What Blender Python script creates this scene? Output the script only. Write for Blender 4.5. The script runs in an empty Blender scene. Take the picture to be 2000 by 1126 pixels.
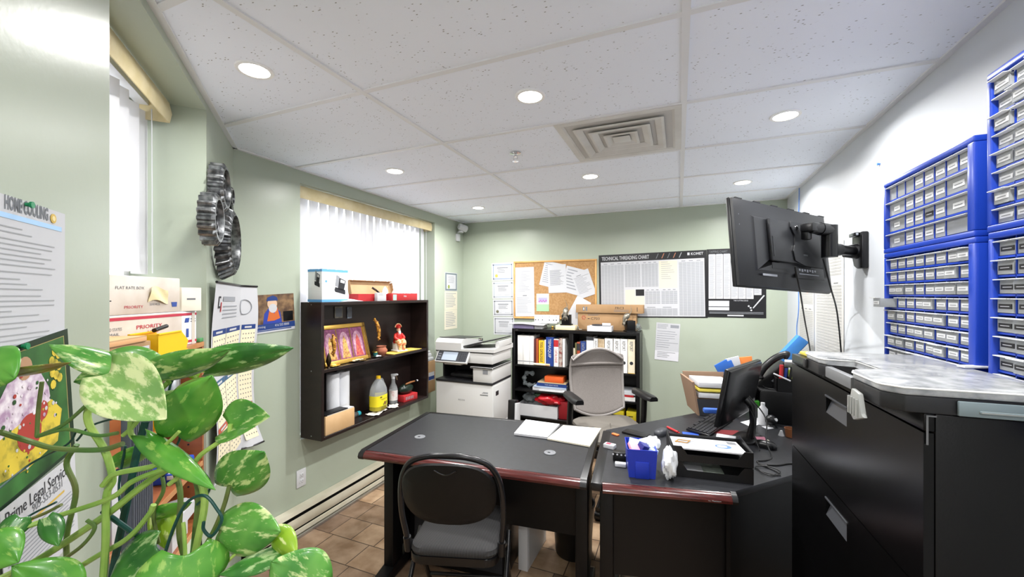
import bpy, bmesh, math, random
from mathutils import Vector, Matrix, Euler
random.seed(7)
C = bpy.context.scene.collection
PI = math.pi
# ------------------------------------------------------------------ camera model (used to measure real positions)
FPX, YAW, CAM_H, HORIZON = 787.0, math.radians(22.5), 1.58, 574.0
SA, CA = math.sin(YAW), math.cos(YAW)
def ray(u, v):
    l = (u - 1000) / FPX
    return Vector((-SA + l * CA, CA + l * SA, (HORIZON - v) / FPX))
def at(u, v, k):
    return ray(u, v) * k + Vector((0, 0, CAM_H))
def plane_hit(u, v, p, n):
    r = ray(u, v); k = (p[0] * n[0] + p[1] * n[1]) / (r[0] * n[0] + r[1] * n[1])
    return r * k + Vector((0, 0, CAM_H))
def onX(u, v, X): return plane_hit(u, v, (X, 0), (1, 0))
def onY(u, v, Y): return plane_hit(u, v, (0, Y), (0, 1))
def onz(u, v, z):
    r = ray(u, v); return r * ((z - CAM_H) / r[2]) + Vector((0, 0, CAM_H))
CEIL, XL, XR, YB = 2.41, -2.35, 0.875, 4.17
AD = Vector((-.745, .667, 0)); AN = Vector((.667, .745, 0)); A0 = Vector((XL, 1.515, 0))
A_ROT = math.atan2(.667, -.745)
def onA(u, v, off=0):
    p = A0 + AN * off; return plane_hit(u, v, p, AN)
# ------------------------------------------------------------------ materials
def lin(c):
    c /= 255.0
    return c / 12.92 if c <= .04045 else ((c + .055) / 1.055) ** 2.4
def rgb(h):
    h = h.lstrip('#'); return tuple(lin(int(h[i:i + 2], 16)) for i in (0, 2, 4)) + (1,)
_M = {}
def mat(name, col, rough=.55, metal=0, noise=None, bump=None, spec=.5, emit=0, trans=0, ior=1.45, coat=0, alpha=1, stretch=(1, 1, 1)):
    if name in _M: return _M[name]
    m = bpy.data.materials.new(name); m.use_nodes = True; _M[name] = m
    nt = m.node_tree; b = nt.nodes['Principled BSDF']
    b.inputs['Base Color'].default_value = rgb(col); b.inputs['Roughness'].default_value = rough
    b.inputs['Metallic'].default_value = metal; b.inputs['Specular IOR Level'].default_value = spec
    b.inputs['Transmission Weight'].default_value = trans; b.inputs['IOR'].default_value = ior
    b.inputs['Coat Weight'].default_value = coat; b.inputs['Alpha'].default_value = alpha
    if emit:
        b.inputs['Emission Color'].default_value = rgb(col); b.inputs['Emission Strength'].default_value = emit
    if noise or bump:
        tc = nt.nodes.new('ShaderNodeTexCoord'); mp = nt.nodes.new('ShaderNodeMapping')
        mp.inputs['Scale'].default_value = stretch
        nt.links.new(tc.outputs['Object'], mp.inputs['Vector'])
    if noise:   # (scale, second colour, [low, high])
        n = nt.nodes.new('ShaderNodeTexNoise'); n.inputs['Scale'].default_value = noise[0]; n.inputs['Detail'].default_value = 4
        r = nt.nodes.new('ShaderNodeValToRGB'); lo, hi = noise[2] if len(noise) > 2 else (.35, .65)
        r.color_ramp.elements[0].position = lo; r.color_ramp.elements[1].position = hi
        r.color_ramp.elements[0].color = rgb(col); r.color_ramp.elements[1].color = rgb(noise[1])
        nt.links.new(mp.outputs[0], n.inputs['Vector']); nt.links.new(n.outputs['Fac'], r.inputs[0]); nt.links.new(r.outputs[0], b.inputs['Base Color'])
    if bump:    # (scale, strength)
        n2 = nt.nodes.new('ShaderNodeTexNoise'); n2.inputs['Scale'].default_value = bump[0]; n2.inputs['Detail'].default_value = 3
        bp = nt.nodes.new('ShaderNodeBump'); bp.inputs['Strength'].default_value = bump[1]; bp.inputs['Distance'].default_value = .002
        nt.links.new(mp.outputs[0], n2.inputs['Vector']); nt.links.new(n2.outputs['Fac'], bp.inputs['Height']); nt.links.new(bp.outputs[0], b.inputs['Normal'])
    return m
# ------------------------------------------------------------------ mesh builder: everything added ends in ONE mesh object
class MB:
    def __init__(s): s.bm = bmesh.new(); s.ms = []; s.T = Matrix.Identity(4)
    def mi(s, m):
        if m not in s.ms: s.ms.append(m)
        return s.ms.index(m)
    def v(s, p): return s.bm.verts.new(s.T @ Vector(p))
    def f(s, vs, i):
        try: fc = s.bm.faces.new(vs)
        except ValueError: return None
        fc.material_index = i; return fc
    def box(s, m, x0, x1, y0, y1, z0, z1, bev=0, seg=2):
        i = s.mi(m); vs = [s.v((x, y, z)) for x in (x0, x1) for y in (y0, y1) for z in (z0, z1)]
        fs = [s.f([vs[k] for k in q], i) for q in ((0, 1, 3, 2), (4, 6, 7, 5), (0, 4, 5, 1), (2, 3, 7, 6), (0, 2, 6, 4), (1, 5, 7, 3))]
        if bev:
            es = list({e for f in fs for e in f.edges})
            bmesh.ops.bevel(s.bm, geom=es, offset=bev, segments=seg, affect='EDGES', profile=.5)
        return s
    def loft(s, m, rings, cap=True, closed=True):
        i = s.mi(m); R = [[s.v(p) for p in r] for r in rings]; n = len(R[0])
        for a, b in zip(R, R[1:]):
            for k in range(n if closed else n - 1):
                s.f([a[k], a[(k + 1) % n], b[(k + 1) % n], b[k]], i)
        if cap and closed:
            s.f(R[0][::-1], i); s.f(R[-1], i)
        return s
    def cyl(s, m, p0, p1, r0, r1=None, seg=20, cap=True):
        p0, p1 = Vector(p0), Vector(p1); r1 = r0 if r1 is None else r1
        q = (p1 - p0).to_track_quat('Z', 'Y'); cs = [Vector((math.cos(2 * PI * k / seg), math.sin(2 * PI * k / seg), 0)) for k in range(seg)]
        return s.loft(m, [[p0 + q @ (c * r0) for c in cs], [p1 + q @ (c * r1) for c in cs]], cap)
    def tube(s, m, pts, r, seg=8, closed=False):
        pts = [Vector(p) for p in pts]; n = len(pts); rings = []; prev = None
        for k, p in enumerate(pts):
            if closed: t = pts[(k + 1) % n] - pts[k - 1]
            else: t = pts[min(k + 1, n - 1)] - pts[max(k - 1, 0)]
            t.normalize()
            if prev is None:
                a = Vector((0, 0, 1)) if abs(t.z) < .9 else Vector((1, 0, 0)); nx = t.cross(a).normalized()
            else: nx = (prev - t * prev.dot(t)).normalized()
            prev = nx; ny = t.cross(nx); rr = r[k] if isinstance(r, (list, tuple)) else r
            rings.append([p + (nx * math.cos(2 * PI * j / seg) + ny * math.sin(2 * PI * j / seg)) * rr for j in range(seg)])
        if closed: rings.append(rings[0]); return s.loft(m, rings, False)
        return s.loft(m, rings)
    def lathe(s, m, prof, c=(0, 0, 0), seg=28, sx=1, sy=1):
        c = Vector(c)
        return s.loft(m, [[c + Vector((r * sx * math.cos(2 * PI * k / seg), r * sy * math.sin(2 * PI * k / seg), z)) for k in range(seg)] for r, z in prof])
    def prism(s, m, pts, z0, z1, bev=0, seg=2):
        i = s.mi(m); a = [s.v((x, y, z0)) for x, y in pts]; b = [s.v((x, y, z1)) for x, y in pts]; n = len(pts)
        fs = [s.f(a[::-1], i), s.f(b, i)] + [s.f([a[k], a[(k + 1) % n], b[(k + 1) % n], b[k]], i) for k in range(n)]
        if bev:
            es = list({e for f in fs if f for e in f.edges}); bmesh.ops.bevel(s.bm, geom=es, offset=bev, segments=seg, affect='EDGES', profile=.5)
        return s
    def xz(s, m, pts, y0, y1, bev=0, seg=2):      # outline given in x,z, thickness along y
        T = s.T; s.T = T @ Matrix(((1, 0, 0, 0), (0, 0, 1, 0), (0, 1, 0, 0), (0, 0, 0, 1)))
        s.prism(m, pts, y0, y1, bev, seg); s.T = T; return s
    def yz(s, m, pts, x0, x1, bev=0, seg=2):      # outline in y,z, thickness along x
        T = s.T; s.T = T @ Matrix(((0, 0, 1, 0), (1, 0, 0, 0), (0, 1, 0, 0), (0, 0, 0, 1)))
        s.prism(m, pts, x0, x1, bev, seg); s.T = T; return s
    def quad(s, m, pts): s.f([s.v(p) for p in pts], s.mi(m)); return s
    def rect(s, m, x0, x1, z0, z1, y=0): return s.quad(m, [(x0, y, z0), (x1, y, z0), (x1, y, z1), (x0, y, z1)])
    def sph(s, m, c, r, seg=16, rings=10):
        c = Vector(c); r = (r, r, r) if not isinstance(r, (tuple, list)) else r
        R = [[c + Vector((r[0] * math.sin(a) * math.cos(2 * PI * k / seg), r[1] * math.sin(a) * math.sin(2 * PI * k / seg), -r[2] * math.cos(a))) for k in range(seg)]
             for a in [PI * (.02 + .96 * j / rings) for j in range(rings + 1)]]
        return s.loft(m, R)
    def patch(s, m, fn, nu, nv, thick=0):
        i = s.mi(m); G = [[fn(a / nu, b / nv) for b in range(nv + 1)] for a in range(nu + 1)]
        V = [[s.v(p) for p in r] for r in G]
        for a in range(nu):
            for b in range(nv): s.f([V[a][b], V[a + 1][b], V[a + 1][b + 1], V[a][b + 1]], i)
        return s
    def text(s, m, t, x, z, size, y=0, align='LEFT', maxw=None, rot=0, bold=0):
        cu = bpy.data.curves.new('lettering', 'FONT'); cu.body = t; cu.size = 1; cu.align_x = align; cu.resolution_u = 2; cu.offset = bold
        o = bpy.data.objects.new('lettering', cu); me = bpy.data.meshes.new_from_object(o)
        w = max((v.co.x for v in me.vertices), default=1) - min((v.co.x for v in me.vertices), default=0)
        sx = size if not maxw else maxw / max(w, 1e-4)
        i = s.mi(m); cr, sr = math.cos(rot), math.sin(rot); vs = []
        for v_ in me.vertices:
            a, b = v_.co.x * sx, v_.co.y * size
            vs.append(s.v((x + a * cr - b * sr, y, z + a * sr + b * cr)))
        for p in me.polygons: s.f([vs[k] for k in p.vertices], i)
        bpy.data.objects.remove(o); bpy.data.curves.remove(cu); bpy.data.meshes.remove(me); return s
    def lines(s, m, x0, x1, z0, z1, n, y, th=.35, ragged=.3, ind=0):   # n rows of printed text between z1 (top) and z0
        st = (z1 - z0) / n
        for k in range(n):
            e = x1 - (x1 - x0) * random.random() * ragged
            s.rect(m, x0 + ind, e, z1 - st * (k + th), z1 - st * k, y)
        return s
    def build(s, name, parent=None, loc=None, rot=None, angle=40, solid=0):
        me = bpy.data.meshes.new(name)
        bmesh.ops.recalc_face_normals(s.bm, faces=s.bm.faces) if not getattr(s, 'raw', False) else None
        s.bm.to_mesh(me); s.bm.free()
        for m in s.ms: me.materials.append(m)
        for p in me.polygons: p.use_smooth = True
        me.set_sharp_from_angle(angle=math.radians(angle))
        o = bpy.data.objects.new(name, me); C.objects.link(o)
        if parent: o.parent = parent
        if loc is not None: o.location = loc
        if rot is not None: o.rotation_euler = rot if isinstance(rot, (tuple, list, Euler)) else (0, 0, rot)
        if solid:
            md = o.modifiers.new('thickness', 'SOLIDIFY'); md.thickness = solid; md.offset = 0
        return o
def tag(o, label, cat, group=None, kind=None):
    o['label'] = label; o['category'] = cat
    if group: o['group'] = group
    if kind: o['kind'] = kind
    return o
def thing(name, label, cat, loc=(0, 0, 0), rot=0, group=None):
    o = bpy.data.objects.new(name, None); C.objects.link(o); o.empty_display_size = .05
    o.location = loc; o.rotation_euler = rot if isinstance(rot, (tuple, list)) else (0, 0, rot)
    return tag(o, label, cat, group)
def struct(o): o['kind'] = 'structure'; return o
def copy_tree(o, parent=None):
    c = o.copy(); C.objects.link(c)
    if parent: c.parent = parent
    for ch in list(o.children): copy_tree(ch, c)
    return c
def smooth_pts(pts, n=6):     # Catmull-Rom through the points
    P = [Vector(p) for p in pts]; P = [P[0] * 2 - P[1]] + P + [P[-1] * 2 - P[-2]]; out = []
    for i in range(1, len(P) - 2):
        for k in range(n):
            t = k / n; a, b, c, d = P[i - 1:i + 3]
            out.append(.5 * ((2 * b) + (c - a) * t + (2 * a - 5 * b + 4 * c - d) * t * t + (3 * b - a - 3 * c + d) * t ** 3))
    out.append(P[-2]); return out
# ------------------------------------------------------------------ shared materials
GREEN = mat('sage_green_paint', '#adb6a6', .34, noise=(2.2, '#a9b2a1'), bump=(60, .12), spec=.4)
WHITEP = mat('white_wall_paint', '#cdd1d6', .5, bump=(70, .1))
BLK = mat('black_laminate', '#08080a', .45, spec=.35)
BLKP = mat('black_plastic', '#111113', .35)
BLKM = mat('black_powder_coat', '#0c0c0e', .32, bump=(300, .1))
DKG = mat('dark_grey_plastic', '#3a3c41', .42)
WHT = mat('white_plastic', '#cfd0d3', .38)
PAPER = mat('white_paper', '#c3c4c8', .75)
CREAM = mat('cream_paper', '#d6d0bd', .75)
INK = mat('grey_ink', '#6f7277', .8)
INKL = mat('light_grey_ink', '#93969c', .8)
INKD = mat('dark_ink', '#2a2b30', .8)
KRAFT = mat('kraft_cardboard', '#ad8b64', .8, noise=(9, '#a3815b'), bump=(40, .1))
KRAFTL = mat('pale_cardboard', '#c9a67e', .8, noise=(9, '#bf9b72'))
STEEL = mat('brushed_steel', '#b9bcc0', .28, 1)
CHROME = mat('chrome', '#d8d8d8', .12, 1)
BLUE = mat('blue_plastic', '#17389f', .35)
RED = mat('red_card', '#b32a2e', .5)
NAVY = mat('navy_print', '#1f3c7c', .55)
SKYB = mat('sky_blue_print', '#64a6e0', .6)
YEL = mat('yellow_plastic', '#f2c21a', .4)
CLEAR = mat('clear_plastic', '#f1f5f6', .12, trans=.92, ior=1.3)
GLASS = mat('window_glass', '#ffffff', .02, trans=1, ior=1.45)
# ================================================================== the setting
def tile_floor():
    m = bpy.data.materials.new('stone_tile_floor'); m.use_nodes = True; nt = m.node_tree; b = nt.nodes['Principled BSDF']
    tc = nt.nodes.new('ShaderNodeTexCoord')
    br = nt.nodes.new('ShaderNodeTexBrick'); br.offset = .5; br.squash = .62; br.squash_frequency = 2
    br.inputs['Scale'].default_value = 1; br.inputs['Brick Width'].default_value = .30; br.inputs['Row Height'].default_value = .2
    br.inputs['Mortar Size'].default_value = .0035; br.inputs['Mortar Smooth'].default_value = .2; br.inputs['Bias'].default_value = 0
    br.inputs['Color1'].default_value = rgb('#cdb69c'); br.inputs['Color2'].default_value = rgb('#7d6c60'); br.inputs['Mortar'].default_value = rgb('#55473c')
    no = nt.nodes.new('ShaderNodeTexNoise'); no.inputs['Scale'].default_value = 9; no.inputs['Detail'].default_value = 6
    rp = nt.nodes.new('ShaderNodeValToRGB'); rp.color_ramp.elements[0].color = rgb('#b8a590'); rp.color_ramp.elements[1].color = rgb('#f5ece0')
    rp.color_ramp.elements[0].position = .32; rp.color_ramp.elements[1].position = .7
    mx = nt.nodes.new('ShaderNodeMix'); mx.data_type = 'RGBA'; mx.blend_type = 'MULTIPLY'; mx.inputs['Factor'].default_value = 1
    nt.links.new(tc.outputs['Object'], br.inputs['Vector']); nt.links.new(tc.outputs['Object'], no.inputs['Vector'])
    nt.links.new(no.outputs['Fac'], rp.inputs[0]); nt.links.new(br.outputs['Color'], mx.inputs['A']); nt.links.new(rp.outputs[0], mx.inputs['B'])
    nt.links.new(mx.outputs['Result'], b.inputs['Base Color']); b.inputs['Roughness'].default_value = .42
    bp = nt.nodes.new('ShaderNodeBump'); bp.inputs['Strength'].default_value = .4; bp.inputs['Distance'].default_value = .003; bp.invert = True
    nt.links.new(br.outputs['Fac'], bp.inputs['Height']); nt.links.new(bp.outputs[0], b.inputs['Normal'])
    return m
def tile_ceiling():
    m = bpy.data.materials.new('speckled_ceiling_tile'); m.use_nodes = True; nt = m.node_tree; b = nt.nodes['Principled BSDF']
    tc = nt.nodes.new('ShaderNodeTexCoord'); mp = nt.nodes.new('ShaderNodeMapping'); mp.inputs['Scale'].default_value = (1, 1.9, 1)
    mp.inputs['Rotation'].default_value = (0, 0, .35)
    vo = nt.nodes.new('ShaderNodeTexVoronoi'); vo.inputs['Scale'].default_value = 48; vo.inputs['Randomness'].default_value = 1
    r1 = nt.nodes.new('ShaderNodeValToRGB'); r1.color_ramp.elements[0].position = .11; r1.color_ramp.elements[1].position = .21
    r1.color_ramp.elements[0].color = (1, 1, 1, 1); r1.color_ramp.elements[1].color = (0, 0, 0, 1)
    no = nt.nodes.new('ShaderNodeTexNoise'); no.inputs['Scale'].default_value = 21; no.inputs['Detail'].default_value = 2
    r2 = nt.nodes.new('ShaderNodeValToRGB'); r2.color_ramp.elements[0].position = .47; r2.color_ramp.elements[1].position = .60
    mu = nt.nodes.new('ShaderNodeMath'); mu.operation = 'MULTIPLY'
    mx = nt.nodes.new('ShaderNodeMix'); mx.data_type = 'RGBA'; mx.inputs['A'].default_value = rgb('#f0f5ff'); mx.inputs['B'].default_value = rgb('#85837f')
    nt.links.new(tc.outputs['Object'], mp.inputs[0]); nt.links.new(mp.outputs[0], vo.inputs['Vector']); nt.links.new(tc.outputs['Object'], no.inputs['Vector'])
    nt.links.new(vo.outputs['Distance'], r1.inputs[0]); nt.links.new(no.outputs['Fac'], r2.inputs[0])
    nt.links.new(r1.outputs[0], mu.inputs[0]); nt.links.new(r2.outputs[0], mu.inputs[1]); nt.links.new(mu.outputs[0], mx.inputs['Factor'])
    nt.links.new(mx.outputs['Result'], b.inputs['Base Color']); b.inputs['Roughness'].default_value = .85
    return m
GRIDM = mat('ceiling_grid_enamel', '#e3e4e6', .5)
YREAR, XSIDE = -1.5, -.62
b = MB(); b.box(tile_floor(), -3.2, 1.1, -1.7, 4.4, -.06, 0); struct(b.build('floor'))
b = MB(); b.box(tile_ceiling(), -3.2, 1.1, -1.7, 4.4, CEIL + .006, CEIL + .06); ceil = struct(b.build('ceiling'))
b = MB()
for X in (-1.205, .02):
    b.box(GRIDM, X - .012, X + .012, YREAR, YB, CEIL, CEIL + .01)
for k in range(-4, 6):
    Y = 1.30 + .61 * k - (.61 if k > 4 else 0) * 0
    if YREAR < Y < YB - .02: b.box(GRIDM, XL, XR, Y - .012, Y + .012, CEIL + .0005, CEIL + .01)
# wall angles round the edge
b.box(GRIDM, XR - .022, XR, YREAR, YB, CEIL - .001, CEIL + .008); b.box(GRIDM, XL, XL + .022, 1.5, YB, CEIL - .001, CEIL + .008)
b.box(GRIDM, XL, XR, YB - .022, YB, CEIL - .001, CEIL + .008)
b.T = Matrix.Translation(A0) @ Matrix.Rotation(A_ROT, 4, 'Z'); b.box(GRIDM, -2.35, 0, -.022, 0, CEIL - .001, CEIL + .008)
g = b.build('grid', ceil)
def wall(name, m, boxes, loc=(0, 0, 0), rot=0):
    b = MB()
    for q in boxes: b.box(m, *q)
    return struct(b.build(name, None, loc, rot))
wall('wall_back', GREEN, [(XL - .3, XR + .0, YB, YB + .12, 0, CEIL + .006)])
wall('wall_right', WHITEP, [(XR, XR + .12, -1.62, YB + .12, 0, CEIL + .006)])
wall('wall_rear', mat('bounce_white_paint', '#f2f2f2', .6), [(XSIDE - .12, XR, YREAR - .12, YREAR, 0, CEIL + .006)])  # unseen wall, made extra white to bounce light onto the ceiling
W1, W2, WT, WS = 1.955, 3.567, 2.325, .60
wall('wall_left', GREEN, [(XL - .26, XL, 1.515, W1, 0, CEIL + .006), (XL - .26, XL, W2, YB, 0, CEIL + .006),
                          (XL - .26, XL, W1, W2, WT, CEIL + .006), (XL - .26, XL, W1, W2, 0, WS)])
RA0, RA1, RS, RT = -1.509, -.608, .60, 2.379
wall('wall_angled', GREEN, [(RA1, 0, 0, .32, 0, CEIL + .006), (-2.33, RA0, 0, .32, 0, CEIL + .006), (RA0, RA1, 0, .32, RT, CEIL + .006), (RA0, RA1, 0, .32, 0, RS)], A0, A_ROT)
p = A0 + AD * -2.33
wall('wall_side', GREEN, [(p.x - .12, p.x, YREAR - .12, p.y + .08, 0, CEIL + .006)])
# windows: white frame, mullion and panes
FR = mat('white_window_frame', '#f0f0f0', .4)
def window(n, w, h, loc, rot):
    b = MB()
    for x0, x1, z0, z1 in ((0, w, 0, .05), (0, w, h - .05, h), (0, .05, .05, h - .05), (w - .05, w, .05, h - .05), (w / 2 - .03, w / 2 + .03, .05, h - .05)):
        b.box(FR, x0, x1, -.03, .03, z0, z1, .004)
    o = struct(b.build('window_%d' % n, None, loc, rot))
    g = MB(); g.box(GLASS, .05, w - .05, -.003, .003, .05, h - .05); g.build('glass_pane', o)
window(1, W2 - W1, WT - WS, (XL - .225, W1, WS), PI / 2)
pA = A0 + AD * RA0 - AN * .285
window(2, RA1 - RA0, RT - RS, (pA.x, pA.y, RS), A_ROT)
# vertical blinds with fabric valance
SLAT = mat('blind_slat_vinyl', '#d2d2d5', .5)
nt = SLAT.node_tree; bs = nt.nodes['Principled BSDF']; tr = nt.nodes.new('ShaderNodeBsdfTranslucent'); tr.inputs[0].default_value = rgb('#e4e4e8')
mxs = nt.nodes.new('ShaderNodeMixShader'); mxs.inputs[0].default_value = .17
nt.links.new(bs.outputs[0], mxs.inputs[1]); nt.links.new(tr.outputs[0], mxs.inputs[2]); nt.links.new(mxs.outputs[0], nt.nodes['Material Output'].inputs[0])
VAL = mat('beige_valance_fabric', '#d6c9a4', .8, noise=(14, '#ccbd92'), bump=(200, .3))
def blinds(label, w, h, loc, rot, group, drop, a0):
    t = thing('vertical_blind', label, 'blinds', loc, rot, None)
    b = MB(); b.box(WHT, 0, w, -.02, .02, h - .03, h); b.build('head_rail', t)
    b = MB(); prof = [(-.085, h - .005), (-.094, h - .05), (-.086, h - .088), (-.082, h - .088), (-.088, h - .05), (-.081, h - .005)]
    b.yz(VAL, prof, .004, w - .004); b.box(VAL, w - .01, w - .004, -.085, .02, h - .088, h - .005); b.box(VAL, .004, .01, -.085, .02, h - .088, h - .005)
    b.build('valance', t)
    n = int(w / .083)
    for k in range(n):
        b = MB(); a = math.radians(a0 + random.uniform(-6, 6)); x = .045 + k * (w - .09) / (n - 1); lean = random.uniform(-.012, .012)
        zt, zb = h - .045 - random.uniform(0, .015), drop + random.uniform(0, .01)
        def fn(u, v_, a=a, x=x, lean=lean, zt=zt, zb=zb):
            q = (u - .5) * .089; bow = .006 * (1 - (2 * u - 1) ** 2)
            return (x + q * math.cos(a) - bow * math.sin(a) + lean * (1 - v_), q * math.sin(a) + bow * math.cos(a), zb + (zt - zb) * v_)
        b.patch(SLAT, fn, 4, 1); b.raw = True; b.build('slat', t)
    b = MB(); b.tube(WHT, smooth_pts([(w - .03, -.035, h - .05), (w - .028, -.037, h * .6), (w - .03, -.036, drop + .25)], 4), .002); b.build('pull_chain', t)
    return t
blinds('wide vertical blinds with beige valance above the dark hanging shelf', W2 - W1, WT - WS, (XL - .12, W1, WS), PI / 2, None, .012, 12)
pB = A0 + AD * RA0 - AN * .205
blinds('narrow vertical blinds with beige valance above stacked mailing boxes', RA1 - RA0 - .02, RT - RS, (pB.x, pB.y, RS), A_ROT, None, 1.06, -18)
# baseboard heater along the left wall
HEAT = mat('cream_heater_enamel', '#d6d0bd', .45, noise=(6, '#c8c1ab'))
t = thing('baseboard_heater', 'long cream baseboard heater under the hanging shelf on the green wall', 'heater', (XL, 1.56, 0), PI / 2)
L = 2.55
b = MB(); b.box(BLK, 0, L, -.045, -.002, .03, .15); b.build('core', t)
b = MB(); b.yz(HEAT, [(-.002, .176), (-.05, .172), (-.062, .150), (-.058, .148), (-.046, .164), (-.002, .164)], 0, L); b.build('top_cover', t)
b = MB(); b.yz(HEAT, [(-.062, .128), (-.07, .11), (-.07, .075), (-.062, .062), (-.054, .066), (-.06, .08), (-.06, .108), (-.054, .124)], 0, L); b.build('front_panel', t)
b = MB(); b.yz(HEAT, [(-.058, .05), (-.064, .045), (-.064, .02), (-.056, .02), (-.056, .045)], 0, L); b.box(STEEL, 0, L, -.085, -.07, .001, .016); b.box(HEAT, 0, L, -.05, -.002, .001, .03); b.build('bottom_rail', t)
for x in (0, L - .02):
    b = MB(); b.box(HEAT, x, x + .02, -.068, -.002, .001, .178, .003); b.build('end_cap', t)
# downlights
LENS = mat('lamp_lens', '#fff6e6', .4, emit=14); TRIM = mat('white_trim_ring', '#f3f3f3', .4)
LP = [(-1.46, 1.02), (-.58, 1.6), (.46, 2.23), (-1.78, 2.22), (-.58, 2.85), (.44, 3.44), (-1.79, 3.47), (.46, .95), (-.2, .15), (.42, -.75)]
LLAB = ['round recessed ceiling light over the narrow window by the angled wall', 'round recessed ceiling light between the air vent and the near ceiling edge', 'round recessed ceiling light in front of the wall-mounted television',
        'round recessed ceiling light in front of the wide window blinds', 'round recessed ceiling light directly beyond the air vent', 'round recessed ceiling light nearest the far end of the white wall',
        'round recessed ceiling light nearest the small security camera', 'round recessed ceiling light above the blue drawer cabinets', 'round recessed ceiling light over the doorway end of the room', 'unseen round recessed ceiling light near the rear wall, bouncing light onto the ceiling']
LEN = (4.2, 12.5, 9.5, 8.5, 19, 13, 15.5, 7, 3.0, 15)  # last lamp is out of view, raised so its bounce brightens the ceiling
for (x, y), lb, LE in zip(LP, LLAB, LEN):
    t = thing('ceiling_light', lb, 'ceiling light', (x, y, CEIL + .006), 0, 'recessed downlights')
    b = MB(); b.lathe(TRIM, [(.05, -.001), (.05, -.006), (.062, -.006), (.064, -.001), (.064, 0), (.05, 0)], seg=32); b.build('trim_ring', t)
    b = MB(); b.lathe(LENS, [(.0505, -.0005), (.0505, -.003), (.03, -.006), (.001, -.007)], seg=32); b.build('lens', t)
    ld = bpy.data.lights.new('downlight', 'AREA'); ld.shape = 'DISK'; ld.size = .1; ld.energy = LE; ld.color = (1, .99, .975); ld.spread = math.radians(164)
    lo = bpy.data.objects.new('downlight', ld); C.objects.link(lo); lo.location = (x, y, CEIL - .004)
# air diffuser
VG = mat('vent_enamel', '#d9d8d4', .5, noise=(5, '#cbc9c4'))
VD = mat('dusty_duct', '#c3c1bd', .8)
t = thing('air_vent', 'square white four-way air diffuser set in the ceiling', 'vent', (-.28, 2.205, CEIL + .004))
b = MB(); b.box(VD, -.25, .25, -.25, .25, -.0012, 0); b.build('duct', t)
def ringf(b, m, r0, z0, r1, z1, th=.004):
    for a in range(4):
        c, s_ = math.cos(a * PI / 2), math.sin(a * PI / 2)
        q = [(-r0, -r0, z0), (r0, -r0, z0), (r1, -r1, z1), (-r1, -r1, z1)]
        P = [(x * c - y * s_, x * s_ + y * c, z) for x, y, z in q]
        b.quad(m, P); b.quad(m, [(x, y, z + th) for x, y, z in P][::-1])
        b.quad(m, [P[0], P[1], (P[1][0], P[1][1], P[1][2] + th), (P[0][0], P[0][1], P[0][2] + th)])
b = MB(); ringf(b, VG, .292, -.006, .262, -.006); ringf(b, VG, .262, -.006, .25, -.002); b.build('frame', t)
for r in (.215, .15, .085):
    b = MB(); ringf(b, VG, r, -.014, r - .012, -.015, .003); ringf(b, VG, r - .012, -.015, r - .042, -.004, .003); b.build('louvre', t)
b = MB(); b.box(VG, -.044, .044, -.044, .044, -.013, -.01, .002); b.build('centre_plate', t)
# sprinkler
t = thing('sprinkler_head', 'small chrome fire sprinkler hanging from the ceiling beside the vent', 'sprinkler', (-.893, 2.21, CEIL + .006))
b = MB(); b.lathe(CHROME, [(.001, -.001), (.032, -.001), (.034, -.006), (.02, -.01), (.012, -.012), (.001, -.012)]); b.build('escutcheon', t)
b = MB(); b.cyl(CHROME, (0, 0, -.01), (0, 0, -.025), .008); b.tube(CHROME, [(.008, 0, -.02), (.013, 0, -.035), (.004, 0, -.05)], .0022, 6); b.tube(CHROME, [(-.008, 0, -.02), (-.013, 0, -.035), (-.004, 0, -.05)], .0022, 6)
b.lathe(CHROME, [(.001, -.049), (.018, -.05), (.018, -.052), (.001, -.053)]); b.build('deflector', t)
# outlet
t = thing('wall_outlet', 'white double power outlet on the green wall above the heater', 'outlet', (XL, 1.96, .346), PI / 2)
b = MB(); b.box(WHT, -.036, .036, -.008, 0, -.058, .058, .003); b.build('cover_plate', t)
for z in (-.02, .02):
    b = MB(); b.box(WHT, -.017, .017, -.0105, -.007, z - .014, z + .014, .002)
    for x in (-.007, .007): b.box(INKD, x - .001, x + .001, -.0112, -.01, z - .002, z + .006)
    b.cyl(INKD, (0, -.0112, z - .008), (0, -.01, z - .008), .002, seg=8); b.build('socket', t)
# security camera high in the corner
t = thing('security_camera', 'small white security camera high on the wall in the far corner', 'camera', (XL, 4.02, 2.26), PI / 2)
b = MB(); b.box(WHT, -.03, .03, -.03, 0, -.075, .005, .004); b.build('junction_box', t)
b = MB(); b.lathe(WHT, [(.001, 0), (.035, 0), (.03, .018), (.012, .024), (.001, .024)], (0, -.05, .02)); b.tube(WHT, [(0, -.01, .02), (0, -.045, .045), (0, -.06, .055)], .012); b.build('bracket', t)
b = MB(); b.T = Matrix.Translation((0, -.075, .075)) @ Matrix.Rotation(math.radians(60), 4, 'Z') @ Matrix.Rotation(math.radians(105), 4, 'X')
b.lathe(WHT, [(.001, -.05), (.03, -.05), (.038, -.03), (.038, .05), (.034, .054)]); b.lathe(BLKP, [(.034, .0535), (.02, .05), (.001, .05)]); o = b.build('camera_body', t)
b = MB(); b.T = Matrix.Translation((0, -.075, .075)) @ Matrix.Rotation(math.radians(60), 4, 'Z') @ Matrix.Rotation(math.radians(105), 4, 'X')
b.sph(BLKP, (0, 0, .046), .018); b.build('lens', o)
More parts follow.
